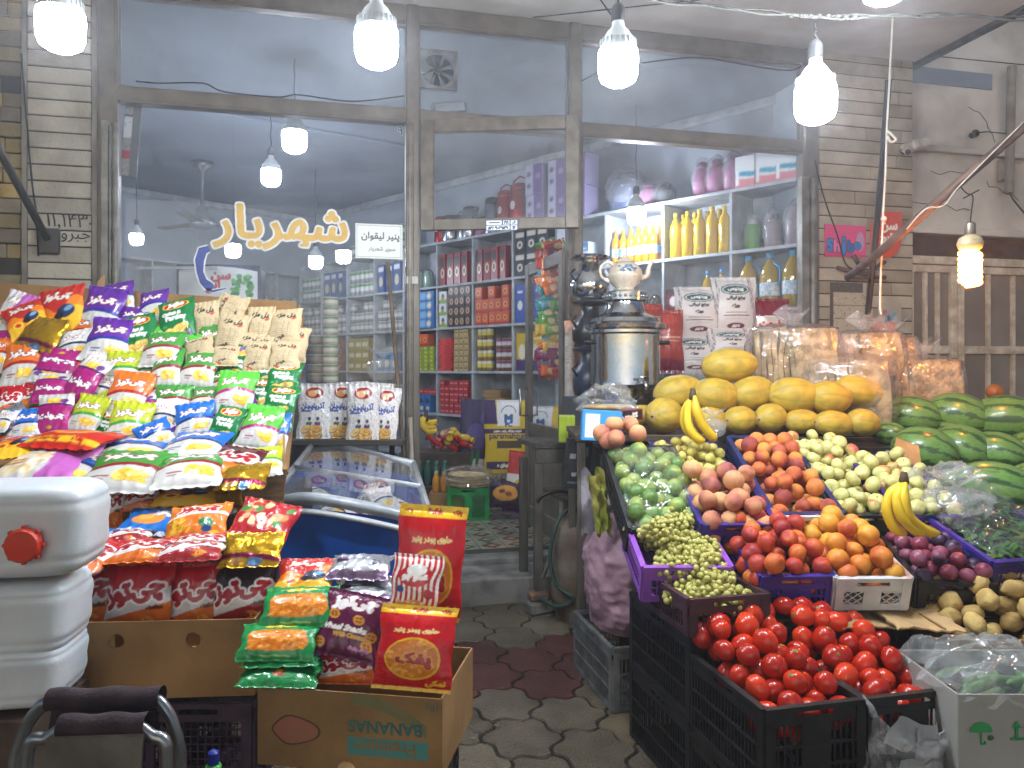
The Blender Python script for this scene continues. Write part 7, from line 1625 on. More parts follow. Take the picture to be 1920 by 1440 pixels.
sack(cv, .26, .50, .12, 'red white and purple pouch leaning behind the door edge', U(978, 905, 6.2), (R(-12), R(8), CAMROT), 9)
cv = Canvas(.4, .4, 40, '2c1a30'); cv.ell(.5, .45, .4, .28, 'c98a2c').ell(.4, .5, .1, .08, '5a2a14').ell(.6, .4, .12, .08, '7a3a1c'); sack(cv, .26, .24, .14, 'brown orange pouch lying at the foot of the yellow sack', U(948, 925, 6.15), (R(-25), 0, CAMROT), 2)
# green crate with flat bread
gc, Mg = crate((.32, .26, .25), m_green, 'cross', 'bright green crate on the tiles inside the doorway', UZ(885, 975, FLOOR+.001)+Vector((0, .13, .0)), CAMROT)
m_bread = mat('flat_bread', 'cdb98c', .85, c2='a88a58', scale=14, bump=.3, bscale=40, detail=8, c3='bda878')
gb = random.Random(5)
br0 = MB(); br0.lathe([(0, 0), (.15, .001), (.165, .006), (.15, .011), (0, .012)], 26); bro = br0.build('flat_bread', m_bread, None, True); tag(bro, 'x', 'bread'); PBR = Proto(bro)
bc = Mg @ Vector((0, 0, .255))
for k in range(8): PBR.put(bc+Vector((gb.uniform(-.015, .015), gb.uniform(-.01, .01), k*.012+.002)), rot=(gb.uniform(-.02, .02), gb.uniform(-.02, .02), k), label='round flat bread in the pile on the green crate', group='flat breads')
q = bc+Vector((0, 0, .06)); film('plastic_film', [q+Vector((-.24, -.2, .0)), q+Vector((.2, -.24, 0)), q+Vector((.24, .18, .02)), q+Vector((-.2, .2, .02))], .05, 'clear film draped over the flat bread on the green crate', dome=.08, seed=9, amp=.03)
# bottle packs, bananas, wrapped sweets left of sacks
m_water = mat('bottle_green', '2f5a4f', .15, coat=.5); 
wp = pbottle('soda_bottle', .032, .2, '2c5a52', '2f7a6a', None, .6); 
TB = empty('low_bench', UZ(820, 975, FLOOR+.001)+Vector((-.02, .45, 0)), CAMROT, 'low bench inside the doorway carrying bottles and sweets', 'bench'); b = MB(); b.rbox(-.25, .36, -.15, .25, .0, .22, .004); b.rbox(-.25, .36, .05, .5, .22, .48, .004); b.build('bench_body', m_board, TB)
TO = TB.location; RM = Matrix.Translation(TO) @ Matrix.Rotation(CAMROT, 4, 'Z')
for k in range(12): wp.put(RM @ Vector((-.2+.07*(k % 6), -.08+.07*(k//6), .221)), CAMROT, label='dark green soda bottle in the shrink wrapped pack on the bench', group='soda bottles')
ob = pbottle('orange_drink_bottle', .03, .16, 'c98a2a', 'd8a86a', None, .6)
for k in range(8): ob.put(RM @ Vector((.1+.065*(k % 4), -.30+.07*(k//4), .001)) + Vector((0, 0, .2)), CAMROT, label='small orange drink bottle in the pack behind the flat bread', group='orange drink bottles')
b = MB(); b.rbox(.05, .36, -.36, -.18, 0, .199, .003, M=RM); o = b.build('carton', m_card); tag(o, 'cardboard carton under the orange drink bottles', 'cardboard box')
bananas('yellow green bananas on the bench inside the doorway', [[(800, 780, 0), (790, 790, 0), (800, 802, -.02), (818, 800, -.03)], [(800, 780, 0), (792, 795, -.02), (804, 810, -.03), (820, 806, -.04)], [(800, 780, 0), (796, 786, .02), (808, 793, 0), (820, 788, 0)]], 5.75, .024, (799, 778))
m_sw = {k: mat('sweet_'+k, v, .25, coat=.4, bump=.5, bscale=30) for k, v in (('red', 'b81c20'), ('yellow', 'd8b42a'), ('cream', 'd8cbb0'))}
for k in range(24):
    kk = ['red', 'yellow', 'red', 'cream', 'red'][k % 5]
    if k < 3 or kk == 'x': pass
    if ('sw', kk) not in MATS:
        b = MB(); b.ball((0, 0, 0), .035, (1.5, .8, .7), 12, 8, f=lambda d: 1+.2*mnoise.noise(Vector(d)*4)); b.lathe([(.004, .03), (.03, .07)], 8, M=Matrix.Rotation(R(90), 4, 'Y'), cap=False); b.lathe([(.004, .03), (.03, .07)], 8, M=Matrix.Rotation(R(-90), 4, 'Y'), cap=False); o = b.build('wrapped_sweet', m_sw[kk], None, True); tag(o, 'x', 'sweet packet'); MATS[('sw', kk)] = Proto(o)
    MATS[('sw', kk)].put(RM @ Vector((.04+.3*gb.random(), .07+.2*gb.random(), .50+.05*gb.random()+.10*gb.random())), rot=(gb.uniform(0, 3), gb.uniform(-.6, .6), gb.uniform(0, 6)), s=1.2, label=kk+' wrapped packet in the heap of sweets inside the doorway', group=kk+' sweet packets')
# flat white bag pile and water bottles near the left of the doorway
fb = MB(); fb.rbox(-.11, .11, -.08, .08, 0, .03, .012); fo = fb.build('folded_sack', mat('white_cloth_sack', 'bab5a8', .8, bump=.3)); tag(fo, 'x', 'folded sack'); FBp = Proto(fo); q = UZ(800, 960, FLOOR+.001)
for k in range(7): FBp.put(q+Vector((gb.uniform(-.01, .01)-.03, .1, k*.031)), CAMROT+gb.uniform(-.1, .1), label='white folded sack in the low pile by the post', group='folded sacks')
wb = pbottle('water_bottle', .035, .22, '8fa0a4', '4f7fa8', '5f8a5a', .6)
for k in range(4): wb.put(q+Vector((.07+.075*(k % 2), -.02+.08*(k//2), 0)), CAMROT, label='clear water bottle standing on the tiles left of the green crate', group='water bottles')
# ================================================================ REMAINING THINGS
m_chrome = mat('samovar_steel', 'c4c6ca', .12, 1.0, c2='cfd2d6', scale=4, bump=.25, bscale=12)
m_chromed = mat('dark_steel', '5f6062', .3, .9, c2='454648', scale=6, bump=.2, bscale=12)
m_wood = mat('weathered_wood', '6a6459', .85, c2='3c372f', scale=9, bump=.6, bscale=60, detail=10, stretch=(1, 1, .15))
m_clayw = mat('dark_wood_top', '57524a', .8, c2='35312b', scale=9, bump=.5, bscale=50, detail=10)
# wooden table beside the door
wt = empty('wooden_table', (0, 0, 0), label='grey weathered wooden table propped on bricks at the door post', cat='table')
TX0 = UZ(1003, 832, .976); tx0, ty0 = TX0.x, TX0.y
b = MB(); b.rbox(tx0, tx0+.75, ty0, ty0+.42, .945, .976, .004); b.rbox(tx0+.01, tx0+.74, ty0+.01, ty0+.03, .86, .944, .003); b.build('table_top', m_clayw, wt)
for (x, y) in ((tx0+.03, ty0+.04), (tx0+.22, ty0+.03), (tx0+.68, ty0+.04), (tx0+.03, ty0+.38)):
    b = MB(); b.rbox(x-.024, x+.024, y-.024, y+.024, .125 if x < tx0+.1 else .02, .86, .004); b.build('leg', m_wood, wt)
b = MB(); b.rbox(tx0+.10, tx0+.62, ty0-.16, ty0+.2, .67, .695, .004); b.rbox(tx0+.12, tx0+.6, ty0-.15, ty0-.12, .6, .669, .003); b.build('lower_shelf', m_clayw, wt)
b = MB(); b.tube([(tx0+.05, ty0+.02, .2), (tx0+.2, ty0+.02, .6)], .014, 6); b.tube([(tx0+.12, ty0-.13, .67), (tx0+.14, ty0-.13, .05)], .022, 6); b.build('brace', m_wood, wt)
m_brick = mat('brick_clay', '8a6a52', .9, c2='6b5240', scale=12, bump=.6, bscale=60)
for k, (z0, z1, s, mm, nm) in enumerate(((0, .07, .075, m_conc, 'rough grey stone block under the wooden table leg'), (.071, .123, .058, m_brick, 'small clay brick on the stone block under the table leg'))):
    b = MB(); b.rbox(-s, s, -s*.7, s*.7, z0, z1, .012); o = b.build('block', mm); place(o, (tx0+.03, ty0+.03, 0), .3-k*.2); tag(o, nm, 'brick')
# gas cylinder with hose
gq = UZ(1090, 1165, 0); t = empty('gas_cylinder', (gq.x, gq.y+.05, 0), label='worn rusty white gas cylinder standing behind the pink sack', cat='gas cylinder')
b = MB(); b.lathe([(.11, 0), (.12, .02), (.12, .05), (.15, .1), (.155, .14), (.155, .46), (.14, .53), (.09, .58), (.04, .60)], 24); b.build('body', mat('cylinder_paint', '8f8574', .6, .2, c2='5f4a38', scale=6, detail=8, bump=.2), t, True, ang=50)
b = MB(); b.lathe([(.03, .6), (.03, .63), (.018, .635), (.018, .68), (.03, .685), (.03, .7), (0, .7)], 12); b.build('valve', MATS['old_brass'], t, True, ang=40)
b = MB(); b.tube(smooth_pts([(-.12+.12*math.cos(a), 0, .66+.06*math.sin(a)) for a in (0, .8, 1.6, 2.4, 3.1)]), .012, 8); b.build('handle', MATS['old_brass'], t, True)
b = MB(); b.tube(smooth_pts([(gq.x, gq.y+.03, .64), (gq.x-.12, gq.y-.02, .6), (gq.x-.19, gq.y-.04, .42), (gq.x-.17, gq.y-.06, .24), (gq.x-.08, gq.y-.1, .16), (gq.x-.15, gq.y-.02, .1), (gq.x-.2, gq.y+.2, .1)]), .011, 8)
o = b.build('gas_hose', mat('hose_green', '2b4a40', .5), smooth=True); tag(o, 'dark green gas hose looping beside the table legs', 'hose')
# pink sack on the grey crate
m_sack = mat('pink_sack_weave', 'b08c98', .55, c2='8f6f78', scale=6, bump=1.0, bscale=18, detail=8, alpha=1)
sq = Vector((X0+.17, 3.22, .27)); t = empty('sack', sq, label='big dirty pink woven sack on the grey crate, stuffed with bags', cat='sack')
b = MB()
def fs(u, v):
    a = u*2*math.pi; rr = 1+.10*mnoise.noise(Vector((math.cos(a)*1.5, math.sin(a)*1.5, v*3)))+.05*math.sin(a*9+v*7)*v+.10*mnoise.noise(Vector((math.cos(a)*4, math.sin(a)*4, v*6)))-.10*abs(mnoise.noise(Vector((math.cos(a)*3, math.sin(a)*3, v*11+a))))
    pr = (.9+.25*math.sin(min(1, v*1.25)*math.pi*.8))*(1-.55*max(0, v-.55)/.45)
    return (.175*rr*pr*math.cos(a)*(1 if math.cos(a) > 0 else .95)+.015*v, .24*rr*pr*math.sin(a), .56*v-.02*math.sin(a*4)*v)
b.grid(fs, 110, 70); b.build('sack_body', m_sack, t, True)
for k, (lat, z, s, mm, nm) in enumerate(((.02, .56, (.08, .09, .10), mat('red_film', 'a8202c', .3, bump=.5), 'red_bag'), (.09, .60, (.06, .08, .09), mat('yellow_film', '9a8f44', .35, bump=.5, c2='8f9a3a'), 'yellow_bag'), (-.08, .55, (.07, .09, .05), mat('pale_film', 'b5a8a0', .4, bump=.5), 'pale_bag'))):
    b = MB(); b.ball((lat, -.06+.05*k, z), 1, s, 20, 14, f=lambda d: 1+.25*mnoise.noise(Vector(d)*2.5+Vector((k*4, 0, 0)))+.08*mnoise.noise(Vector(d)*8)); b.build(nm, mm, t, True)
# yellow cloth bag hanging between table and green fruit crate
b = MB(); yf = lambda u, v, q: (.075*(u-.5)*(1.1-v*.3)+.012*mnoise.noise(Vector((u*3, v*6, 1)))+.03*v, q+.014*math.sin(u*14+v*3)+.02*mnoise.noise(Vector((u*4, v*7, 3))), -.26*v-.02*math.sin(u*8)); b.grid(lambda u, v: yf(u, v, 0), 24, 30); b.grid(lambda u, v: yf(u, v, .015), 24, 30, flip=True)
o = b.build('yellow_bag', MATS['yellow_film'], smooth=True); place(o, U(1122, 885, 3.25), CAMROT+.3); tag(o, 'crumpled yellow plastic bag hanging beside the tilted black crate', 'plastic bag')
b = MB(); b.grid(lambda u, v: (.07*(u-.5), .012*math.sin(v*8), -.3*v+.02*math.sin(u*6)), 10, 18); b.grid(lambda u, v: (.07*(u-.5), .012*math.sin(v*8)+.02, -.3*v+.02*math.sin(u*6)), 10, 18, flip=True)
o = b.build('carry_bags', mat('lilac_grey_film', '8c8890', .4, bump=.5), smooth=True); place(o, U(1105, 885, 3.5), CAMROT); tag(o, 'grey white bag hanging below the table edge left of the yellow bag', 'plastic bag')
cv = Canvas(.12, .24, 50, '26282c'); cv.rect(.1, .35, .6, .7, '8f9296').rect(.62, .85, .66, .86, '6a6d72').text('umi', .45, .3, .4, '9fa2a6', bold=.01).ell(.55, .55, .16, .08, '4a4038').rect(.1, .9, .1, .14, '5a5d62')
o = card('dark_carton', cv, m_print, 50, th=.05); place(o, U(1078, 915, 3.75), rot=(0, R(6), CAMROT+.2)); tag(o, 'dark printed carton leaning on the lower table shelf', 'carton')
# samovar
SQ = U(1172, 720, 4.25); sb = SQ.z-.02
t = empty('samovar', (SQ.x, SQ.y, .98), label='large polished steel samovar behind the melons', cat='samovar'); z_ = sb-.98
r0 = .195
b = MB(); b.lathe([(r0*.8, z_-.12), (r0*.85, z_-.1), (r0*.9, z_), (r0, z_+.02), (r0*.98, z_+.04), (r0*.98, z_+.29), (r0*1.02, z_+.30), (r0*1.02, z_+.315), (r0*1.13, z_+.325), (r0*1.14, z_+.345), (r0*1.0, z_+.36), (r0*.95, z_+.38), (r0*.6, z_+.41), (r0*.52, z_+.44), (r0*.5, z_+.47)], 48); b.build('body', m_chrome, t, True, ang=35)
b = MB(); b.lathe([(r0*.5, z_+.471), (r0*.62, z_+.48), (r0*.62, z_+.52), (r0*.5, z_+.53)], 32)
for k in range(26): a = k*2*math.pi/26; b.ball((r0*.625*math.cos(a), r0*.625*math.sin(a), z_+.50), .009, seg=8, rings=6)
b.build('crown_ring', m_chrome, t, True, ang=40)
b = MB(); b.tube([(r0*.98, -.02, z_+.25), (r0*1.28, -.03, z_+.25)], .013, 10); b.build('handle', m_blk, t, True); b = MB(); b.tube([(-r0*.98, 0, z_+.25), (-r0*1.2, 0, z_+.25)], .013, 10); b.build('handle', m_blk, t, True)
b = MB(); b.tube([(0, -r0, z_+.03), (0, -r0-.09, z_+.03), (0, -r0-.1, z_-.01)], .013, 8); b.cbox((0, -r0-.06, z_+.06), (.05, .012, .012)); b.build('tap', m_chrome, t, True)
b = MB(); b.lathe([(r0*.7, .0), (r0*.75, .02), (r0*.6, .05), (r0*.55, z_-.12)], 32); b.build('base', m_chrome, t, True, ang=40)
# teapot on the samovar
TP = Vector((SQ.x, SQ.y, sb+.533)); t = empty('teapot', TP, CAMROT, 'cream china teapot with blue flowers on top of the samovar', 'teapot')
m_china = mat('cream_china', 'cfc4b2', .2, c2='b8ab96', scale=18, coat=.5, bump=.25, bscale=34); m_blue = mat('blue_glaze', '2f5f8a', .25, c2='6a93ae', scale=60)
b = MB(); b.lathe([(.05, 0), (.055, .008), (.05, .016), (.085, .05), (.097, .085), (.09, .12), (.06, .15), (.045, .158)], 32); b.build('body', m_china, t, True)
b = MB(); b.lathe([(.05, .157), (.052, .163), (.035, .178), (.012, .186), (.01, .194), (.014, .202), (0, .21)], 24); b.build('lid', m_china, t, True)
b = MB(); b.tube(smooth_pts([(.085, 0, .07), (.12, 0, .085), (.132, 0, .13), (.15, 0, .165)]), [.02-.0006*k for k in range(19)], 10); b.build('spout', m_china, t, True)
b = MB(); b.tube(smooth_pts([(-.06, 0, .14), (-.10, 0, .16), (-.135, 0, .13), (-.13, 0, .08), (-.088, 0, .05)]), .009, 8); b.build('handle', m_china, t, True)
b = MB(); gg = random.Random(3)
for k in range(26): a = R(-90)+gg.uniform(-.5, .5); zz = gg.uniform(.10, .135); b.ball((.0955*math.cos(a)*(1 if zz < .12 else .93), .0955*math.sin(a)*(1 if zz < .12 else .93), zz), .006, (1.3, .5, .8), 7, 5)
b.build('flower_glaze', m_blue, t, True)
# stacked dark samovars/kettles left of it
def urn(z, r, h, m, label, q, lid=True):
    t = empty('kettle', (q.x, q.y, z), label=label, cat='kettle', group=None); b = MB()
    b.lathe([(r*.7, 0), (r*.98, h*.12), (r*1.02, h*.35), (r*.85, h*.55), (r*.55, h*.66), (r*.5, h*.86), (r*1.0, h*.9), (r*1.05, h*.94), (r*.9, h*.97), (0, h)], 28); b.build('body', m, t, True, ang=45)
    b = MB(); b.tube([(-r*.9, -r*.3, h*.4), (-r*1.2, -r*.4, h*.55), (-r*.9, -r*.3, h*.65)], .007, 6); b.build('handle', m_blk, t, True)
UQ = U(1106, 620, 4.55)
zb = EYE-(744-HZ)/FPX*4.55
urn(zb, .10, .30, mat('dark_blue_enamel', '2a3348', .3, c2='1d2436'), 'dark blue kettle at the bottom of the kettle column', UQ); urn(zb+.301, .105, .27, m_chromed, 'dark grey kettle in the middle of the kettle column', UQ); urn(zb+.572, .115, .27, m_chrome, 'steel kettle at the top of the kettle column', UQ)
b = MB(); b.rbox(-.10, .30, -.12, .3, 0, zb-.003, .004); o = b.build('kettle_stand', mat('stand_grey', '4b4d52', .6)); place(o, (UQ.x+.02, UQ.y+.0, 0)); tag(o, 'grey stand under the column of kettles', 'stand')
# rice sacks inside the right window
def rice(top='خوش پخت'):
    cv = Canvas(.3, .5, 80, 'd5d2cf'); cv.ell(.5, .80, .33, .09, '2f6f6a').ell(.5, .80, .30, .075, 'd5d2cf').ell(.5, .80, .27, .06, '2f5f62').text('پردیس', .5, .80, .34, 'e8e6e2', bold=.008, maxh=.06).text('برنج ایرانی', .5, .66, .5, '3a3a42', bold=.006, maxh=.07).text('ویژه', .5, .54, .2, '3a3a42', bold=.006, maxh=.06)
    cv.rect(.25, .75, .44, .45, '5a5a62').rect(.2, .8, .39, .4, '5a5a62').rect(.25, .75, .34, .35, '8a6a7a').ell(.5, .24, .2, .045, '6a2a34').text('۵ کیلو', .5, .24, .24, 'e0d8d8', maxh=.04)
    for k in range(3): cv.put(np.abs(cv.X-(.86+.03*k+.05*np.sin(cv.Y*5))) < .006, '7a3a4a'); cv.put(np.abs(cv.X-(.06+.02*k-.03*np.sin(cv.Y*6))) < .005, '5a5a6a')
    return cv
rc_ = rice(); zz = (('top left', 1307, 592, 88, 108), ('top right', 1375, 582, 84, 124), ('lower left', 1300, 668, 86, 88), ('lower right', 1368, 650, 84, 70))
mrs = mat('rice_sack_plastic', vcol=True, rough=.35, bump=.3, bscale=18)
for k, (nm, px, py, wp_, hp_) in enumerate(zz):
    d = 5.28 if k < 2 else 5.2; o = pillow(rc_, .3, .5, .12, 60, mrs, k, 'rice_sack'); place(o, U(px, py, d), rot=(R(-6), 0, CAMROT), s=(wp_*d/FPX/.3, 1, hp_*d/FPX/.5)); tag(o, nm+' white rice sack in the right window beside the samovar', 'rice sack', 'white rice sacks')
b = MB(); b.rbox(-.4, .4, -.15, .2, 0, 1.35, .004); o = b.build('sack_platform', mat('platform_white', '9a9c9e', .6)); place(o, C(1.34, 5.3, .0), CAMROT); tag(o, 'low white platform behind the melons carrying the rice sacks', 'platform')
cv = Canvas(.3, .34, 60, '7a1c2e'); cv.ell(.5, .42, .42, .2, 'e3ddd4').ell(.5, .42, .38, .17, 'c9c4bc').text('طبیعت', .52, .43, .6, 'b01c24', bold=.014, out='f0ece4', ow=.01, maxh=.2).rect(0, 1, 0, .12, 'd8d0c4')
o = pillow(cv, .3, .34, .12, 50, m_gloss, 4, 'red_sack'); place(o, U(1442, 603, 5.3), rot=(R(-6), 0, CAMROT), s=(.95, 1, .95)); tag(o, 'dark red bag with white oval label under the oil jugs', 'bag')
cv = Canvas(.26, .4, 50, '9a3a30'); cv.rect(.1, .9, .55, .57, 'c9a08a').rect(.15, .85, .5, .515, 'c9a08a').ell(.5, .85, .3, .08, 'b5483a').curve(.2, .1, .05, '7a2a3a', ph=1)
for k, (px, py, wp_, hp_) in enumerate(((1253, 640, 60, 120), (1222, 600, 40, 60))):
    o = pillow(cv, .26, .4, .12, 50, m_foil, 6+k, 'red_sack'); place(o, U(px, py, 5.0), rot=(R(-4), 0, CAMROT), s=(wp_*5/FPX/.26, 1, hp_*5/FPX/.4)); tag(o, ('rust red sack standing right of the samovar' if k == 0 else 'small rust red bag behind the samovar shoulder'), 'sack')
# round decal on the right window glass
p = UY(1237, 594, SY); b = MB(); n = 40; ra, rb_ = .05, .056
b.add([(r_*math.cos(2*math.pi*k/n), 0, r_*math.sin(2*math.pi*k/n)) for r_ in (ra, rb_) for k in range(n)], [(k, (k+1) % n, n+(k+1) % n, n+k) for k in range(n)]); o = b.build('decal', wht, winR); o.location = p
lettering('lettering', 'روشنا', wht, .07, winR, (p.x, p.y, p.z), off=.02)
# bread stacks in plastic on the right
m_lav = mat('stacked_flat_bread', 'b09a70', .85, c2='7d6844', scale=16, bump=.4, bscale=60, detail=8, c3='9c855c', lo=.42, hi=.6)
def breadstack(label, px, py, wpx, hpx, dep, nsh, yaw, face=.5, waffle=False):
    W_, H_ = wpx*dep/FPX, hpx*dep/FPX; c0 = U(px, py+hpx/2, dep); t = empty('bread_stack', c0, CAMROT+R(yaw), label, 'bread'); gg = random.Random(px); b = MB(); D_ = .22; ww = W_*.92
    for k in range(nsh):
        x = -ww/2+ww*(k+.5)/nsh; th = ww/nsh*.42; ph = gg.uniform(0, 6); hh = H_*gg.uniform(.92, 1.0)
        if k == nsh-1: th *= 1.0
        def f(u, v, sg): return (x+sg*th+.006*math.sin(v*7+ph)+.004*math.sin(u*15+ph), -D_/2+D_*u+.006*math.sin(v*9+ph), hh*v+.006*math.sin(u*11+ph))
        b.grid(lambda u, v: f(u, v, -1), 8, 8); b.grid(lambda u, v: f(u, v, 1), 8, 8, flip=True); b.grid(lambda u, v: f(0, v, -1+2*u), 1, 8); b.grid(lambda u, v: f(u, 1, -1+2*v), 8, 1, flip=True)
    b.build('bread_sheets', m_lav, t)
    # broad front sheet turned to the viewer
    b = MB(); fw_ = ww*face
    def g3(u, v): 
        z = H_*v*.98; bmp = .004*math.sin(u*9+v*7)
        if waffle: bmp += .0035*max(math.sin((u+v*1.2)*42), math.sin((u-v*1.2)*42))
        return (ww/2-fw_+fw_*u+.01*math.sin(v*5), -D_/2-.012-bmp-.02*math.sin(math.pi*v), z)
    b.grid(g3, 60 if waffle else 16, 60 if waffle else 16); b.grid(lambda u, v: (lambda q: (q[0], q[1]+.01, q[2]))(g3(u, v)), 8, 8, flip=True); b.build('front_sheet', m_lav, t, True)
    b = MB(); b.ball((0, 0, H_*.52), 1, (W_*.66, D_*1.0, H_*.64), 44, 30, f=lambda d: (max(abs(d.x), abs(d.y), abs(d.z))**-.55)*(1+.04*mnoise.noise(Vector(d)*5+Vector((px, 0, 0))))*.9); b.build('plastic_wrap', clearmat('bread_film', dust=.08, gl=1.0, rough=.08, dustc='e8dccb', bump=.6, bscale=16, dscale=12), t, True)
    b = MB(); b.grid(lambda u, v: ((.012+.07*v)*math.cos(u*6.283)*(1+.5*math.sin(u*19)), (.012+.04*v)*math.sin(u*6.283), H_*1.06+.09*v*(1+.3*math.sin(u*25))), 34, 8); b.build('knot', m_bag, t, True)
breadstack('tallest bread stack in plastic, left one beside the shutter rail', 1487, 672, 150, 112, 4.25, 14, -14, .52)
breadstack('bread stack with a tied orange label behind the others', 1622, 664, 120, 78, 4.35, 10, -18, .6)
breadstack('bread stack with waffle pattern farthest back on the right', 1668, 675, 90, 82, 4.45, 6, -22, .9, True)
breadstack('bread stack in the middle in front of the tied one', 1592, 738, 150, 128, 4.1, 12, -26, .42)
breadstack('waffle patterned bread stack on the right above the watermelons', 1730, 725, 118, 100, 4.3, 9, -16, .72, True)
b = MB(); b.rbox(-.1, .95, -.3, .35, .0, .985, .004); b.rbox(-.1, .42, -.2, .3, .986, 1.13, .004); o = b.build('bread_table', m_board); place(o, C(1.30, 4.35), CAMROT); tag(o, 'plain wooden table carrying the bread stacks', 'table')
# things left of the melons
cv = Canvas(.2, .13, 60, '3f93cf'); cv.rect(.08, .92, .1, .9, 'dfe6ea').put((cv.X > .45) & (cv.Y > .55+.3*(cv.X-.7)), '3f93cf').ell(.72, .4, .12, .14, 'd8904a').ell(.72, .46, .13, .07, 'efe9e2')
o = card('tea_box', cv, m_print, 60, th=.09); place(o, U(1125, 825, 3.55), rot=(0, R(3), CAMROT)); tag(o, 'white and sky blue box with a tea cup standing left of the loose peaches', 'box'); o.scale = (.9, 1, 1.05)
cv = Canvas(.12, .05, 50, '7a1620'); cv.rect(.04, .96, .1, .9, '1c1416').text('گالیس', .5, .5, .6, 'e0d4c8', bold=.01, maxh=.7)
o = card('small_box', cv, m_print, 50, th=.08); place(o, U(1180, 788, 3.62), rot=(0, R(-5), CAMROT)); tag(o, 'small dark red box with white letters behind the loose peaches', 'box')
for k, (px, py, d) in enumerate(((1152, 795, 3.3), (1182, 797, 3.34), (1128, 812, 3.28), (1155, 822, 3.22), (1196, 813, 3.26), (1140, 826, 3.26))): P_pead[0].put(U(px, py, d), rot=(k, k*2, k), s=1.05, label='loose dusky peach lying on top of the tilted green fruit crate', group='loose peaches')
film('bread_bag', [U(1078, 765, 3.85), U(1198, 768, 3.7), U(1175, 728, 3.9), U(1098, 738, 3.95)], .03, 'clear bag of flat bread lying before the samovar', 'bread bag', m_bag, dome=.06, seed=12, amp=.04)
b = MB(); b.lathe([(0, 0), (.12, .0), (.13, .012), (.1, .02), (0, .022)], 22, sy=.7); o = b.build('flat_bread', m_bread, None, True); place(o, U(1140, 766, 3.85), CAMROT+.2); tag(o, 'flat bread inside the clear bag before the samovar', 'bread')
t = empty('side_table', C(.50, 3.75), CAMROT, 'dark narrow table behind the tilted green fruit crate', 'table'); b = MB(); b.rbox(-.2, .45, -.12, .5, 1.06, 1.09, .004); b.build('table_top', m_board, t)
for x, y in ((-.17, -.09), (.42, -.09), (-.17, .47), (.42, .47)): b = MB(); b.rbox(x-.02, x+.02, y-.02, y+.02, 0, 1.059, .003); b.build('leg', m_wood, t)
b = MB(); b.rbox(-.16, .16, -.1, .1, 0, .10, .004); o = b.build('green_tin', mat('lime_tin', '9ab02a', .4)); place(o, U(1062, 828, 4.35), CAMROT, s=(.28, .5, 1.5)); tag(o, 'lime green tin standing on the wooden table behind the door post', 'tin')
bagshape('knotted_bag', U(1338, 800, 3.5), .06, .05, .05, 'small knotted clear bag between the banana bunch and the melons', seed=2)
bagshape('knotted_bag', U(1795, 945, 2.95), .14, .12, .08, 'crumpled clear bag lying between the apples and the greens', seed=5, wr=.25)
cv = Canvas(.34, .07, 80, '1c1a1c'); cv.text('آناناس طلایی', .5, .5, .7, 'd0cac0', bold=.004, maxh=.6); o = card('melon_box', cv, m_print, 80, th=.3); place(o, U(1640, 868, 3.66)+Vector((0, .15, 0)), rot=(0, 0, CAMROT)); tag(o, 'flat black fruit box with white writing under the melons', 'box')
quadslab([U(1672, 868, 3.35), U(1728, 880, 3.3), U(1722, 838, 3.42), U(1680, 822, 3.5)], .006, 'cardboard_flap', m_card, None); tag(bpy.data.objects['cardboard_flap'], 'bent brown cardboard flap holding back the watermelons', 'cardboard')
b = MB(); b.rbox(-.2, .35, -.1, .25, 0, 1.17, .004); o = b.build('cardboard_box', m_card2); place(o, C(2.35, 4.35), CAMROT); tag(o, 'open brown box against the gate above the watermelons', 'cardboard box')
b = MB(); b.grid(lambda u, v: ((u-.5)*.5, (v-.5)*.3, .035*mnoise.noise(Vector((u*5, v*4, 2)))+.04*math.sin(math.pi*u)), 26, 16); b.grid(lambda u, v: ((u-.5)*.5, (v-.5)*.3, -.012+.035*mnoise.noise(Vector((u*5, v*4, 2)))+.04*math.sin(math.pi*u)), 26, 16, flip=True); o = b.build('dark_cloth', mat('dark_rag', '2a2320', .9, bump=.5), smooth=True); place(o, C(2.42, 4.35, 1.19), CAMROT); tag(o, 'dark crumpled cloth on the brown box by the gate', 'cloth')
b = MB(); b.ball((0, 0, 0), .045); o = b.build('onion', m_onion, smooth=True); place(o, U(1865, 735, 4.3)); tag(o, 'single onion on the dark cloth by the gate', 'onion')
b = MB(); b.rbox(-.3, 1.3, -.55, .9, 0, .93, .004); b.rbox(-.25, 1.3, .15, .9, .931, 1.0, .004); o = b.build('watermelon_table', m_board); place(o, C(1.98, 3.55), CAMROT, s=(1, .75, .93)); tag(o, 'low table hidden under the watermelons', 'table')
# cup stack hanging at the door post
t = empty('cup_stack', UY(1068, 755, YF-.14), label='tall stack of white paper cups hanging at the door post', cat='paper cups'); H_ = .44
b = MB()
n = 34; pr = []
for k in range(n): z = H_*k/n; pr += [(.026, z), (.034, z+H_/n*.55), (.036, z+H_/n*.6), (.034, z+H_/n*.8)]
b.lathe(pr, 20); b.build('cups', mat('paper_cup', 'c9c6c0', .6, c2='b0ada6', scale=20), t, True)
b = MB(); b.lathe([(.028, H_), (.036, H_+.085), (.033, H_+.085), (.026, H_+.01)], 20); b.build('top_cup', mat('printed_cup', 'd98a6a', .5, c2='e0cdb8', scale=30), t, True)
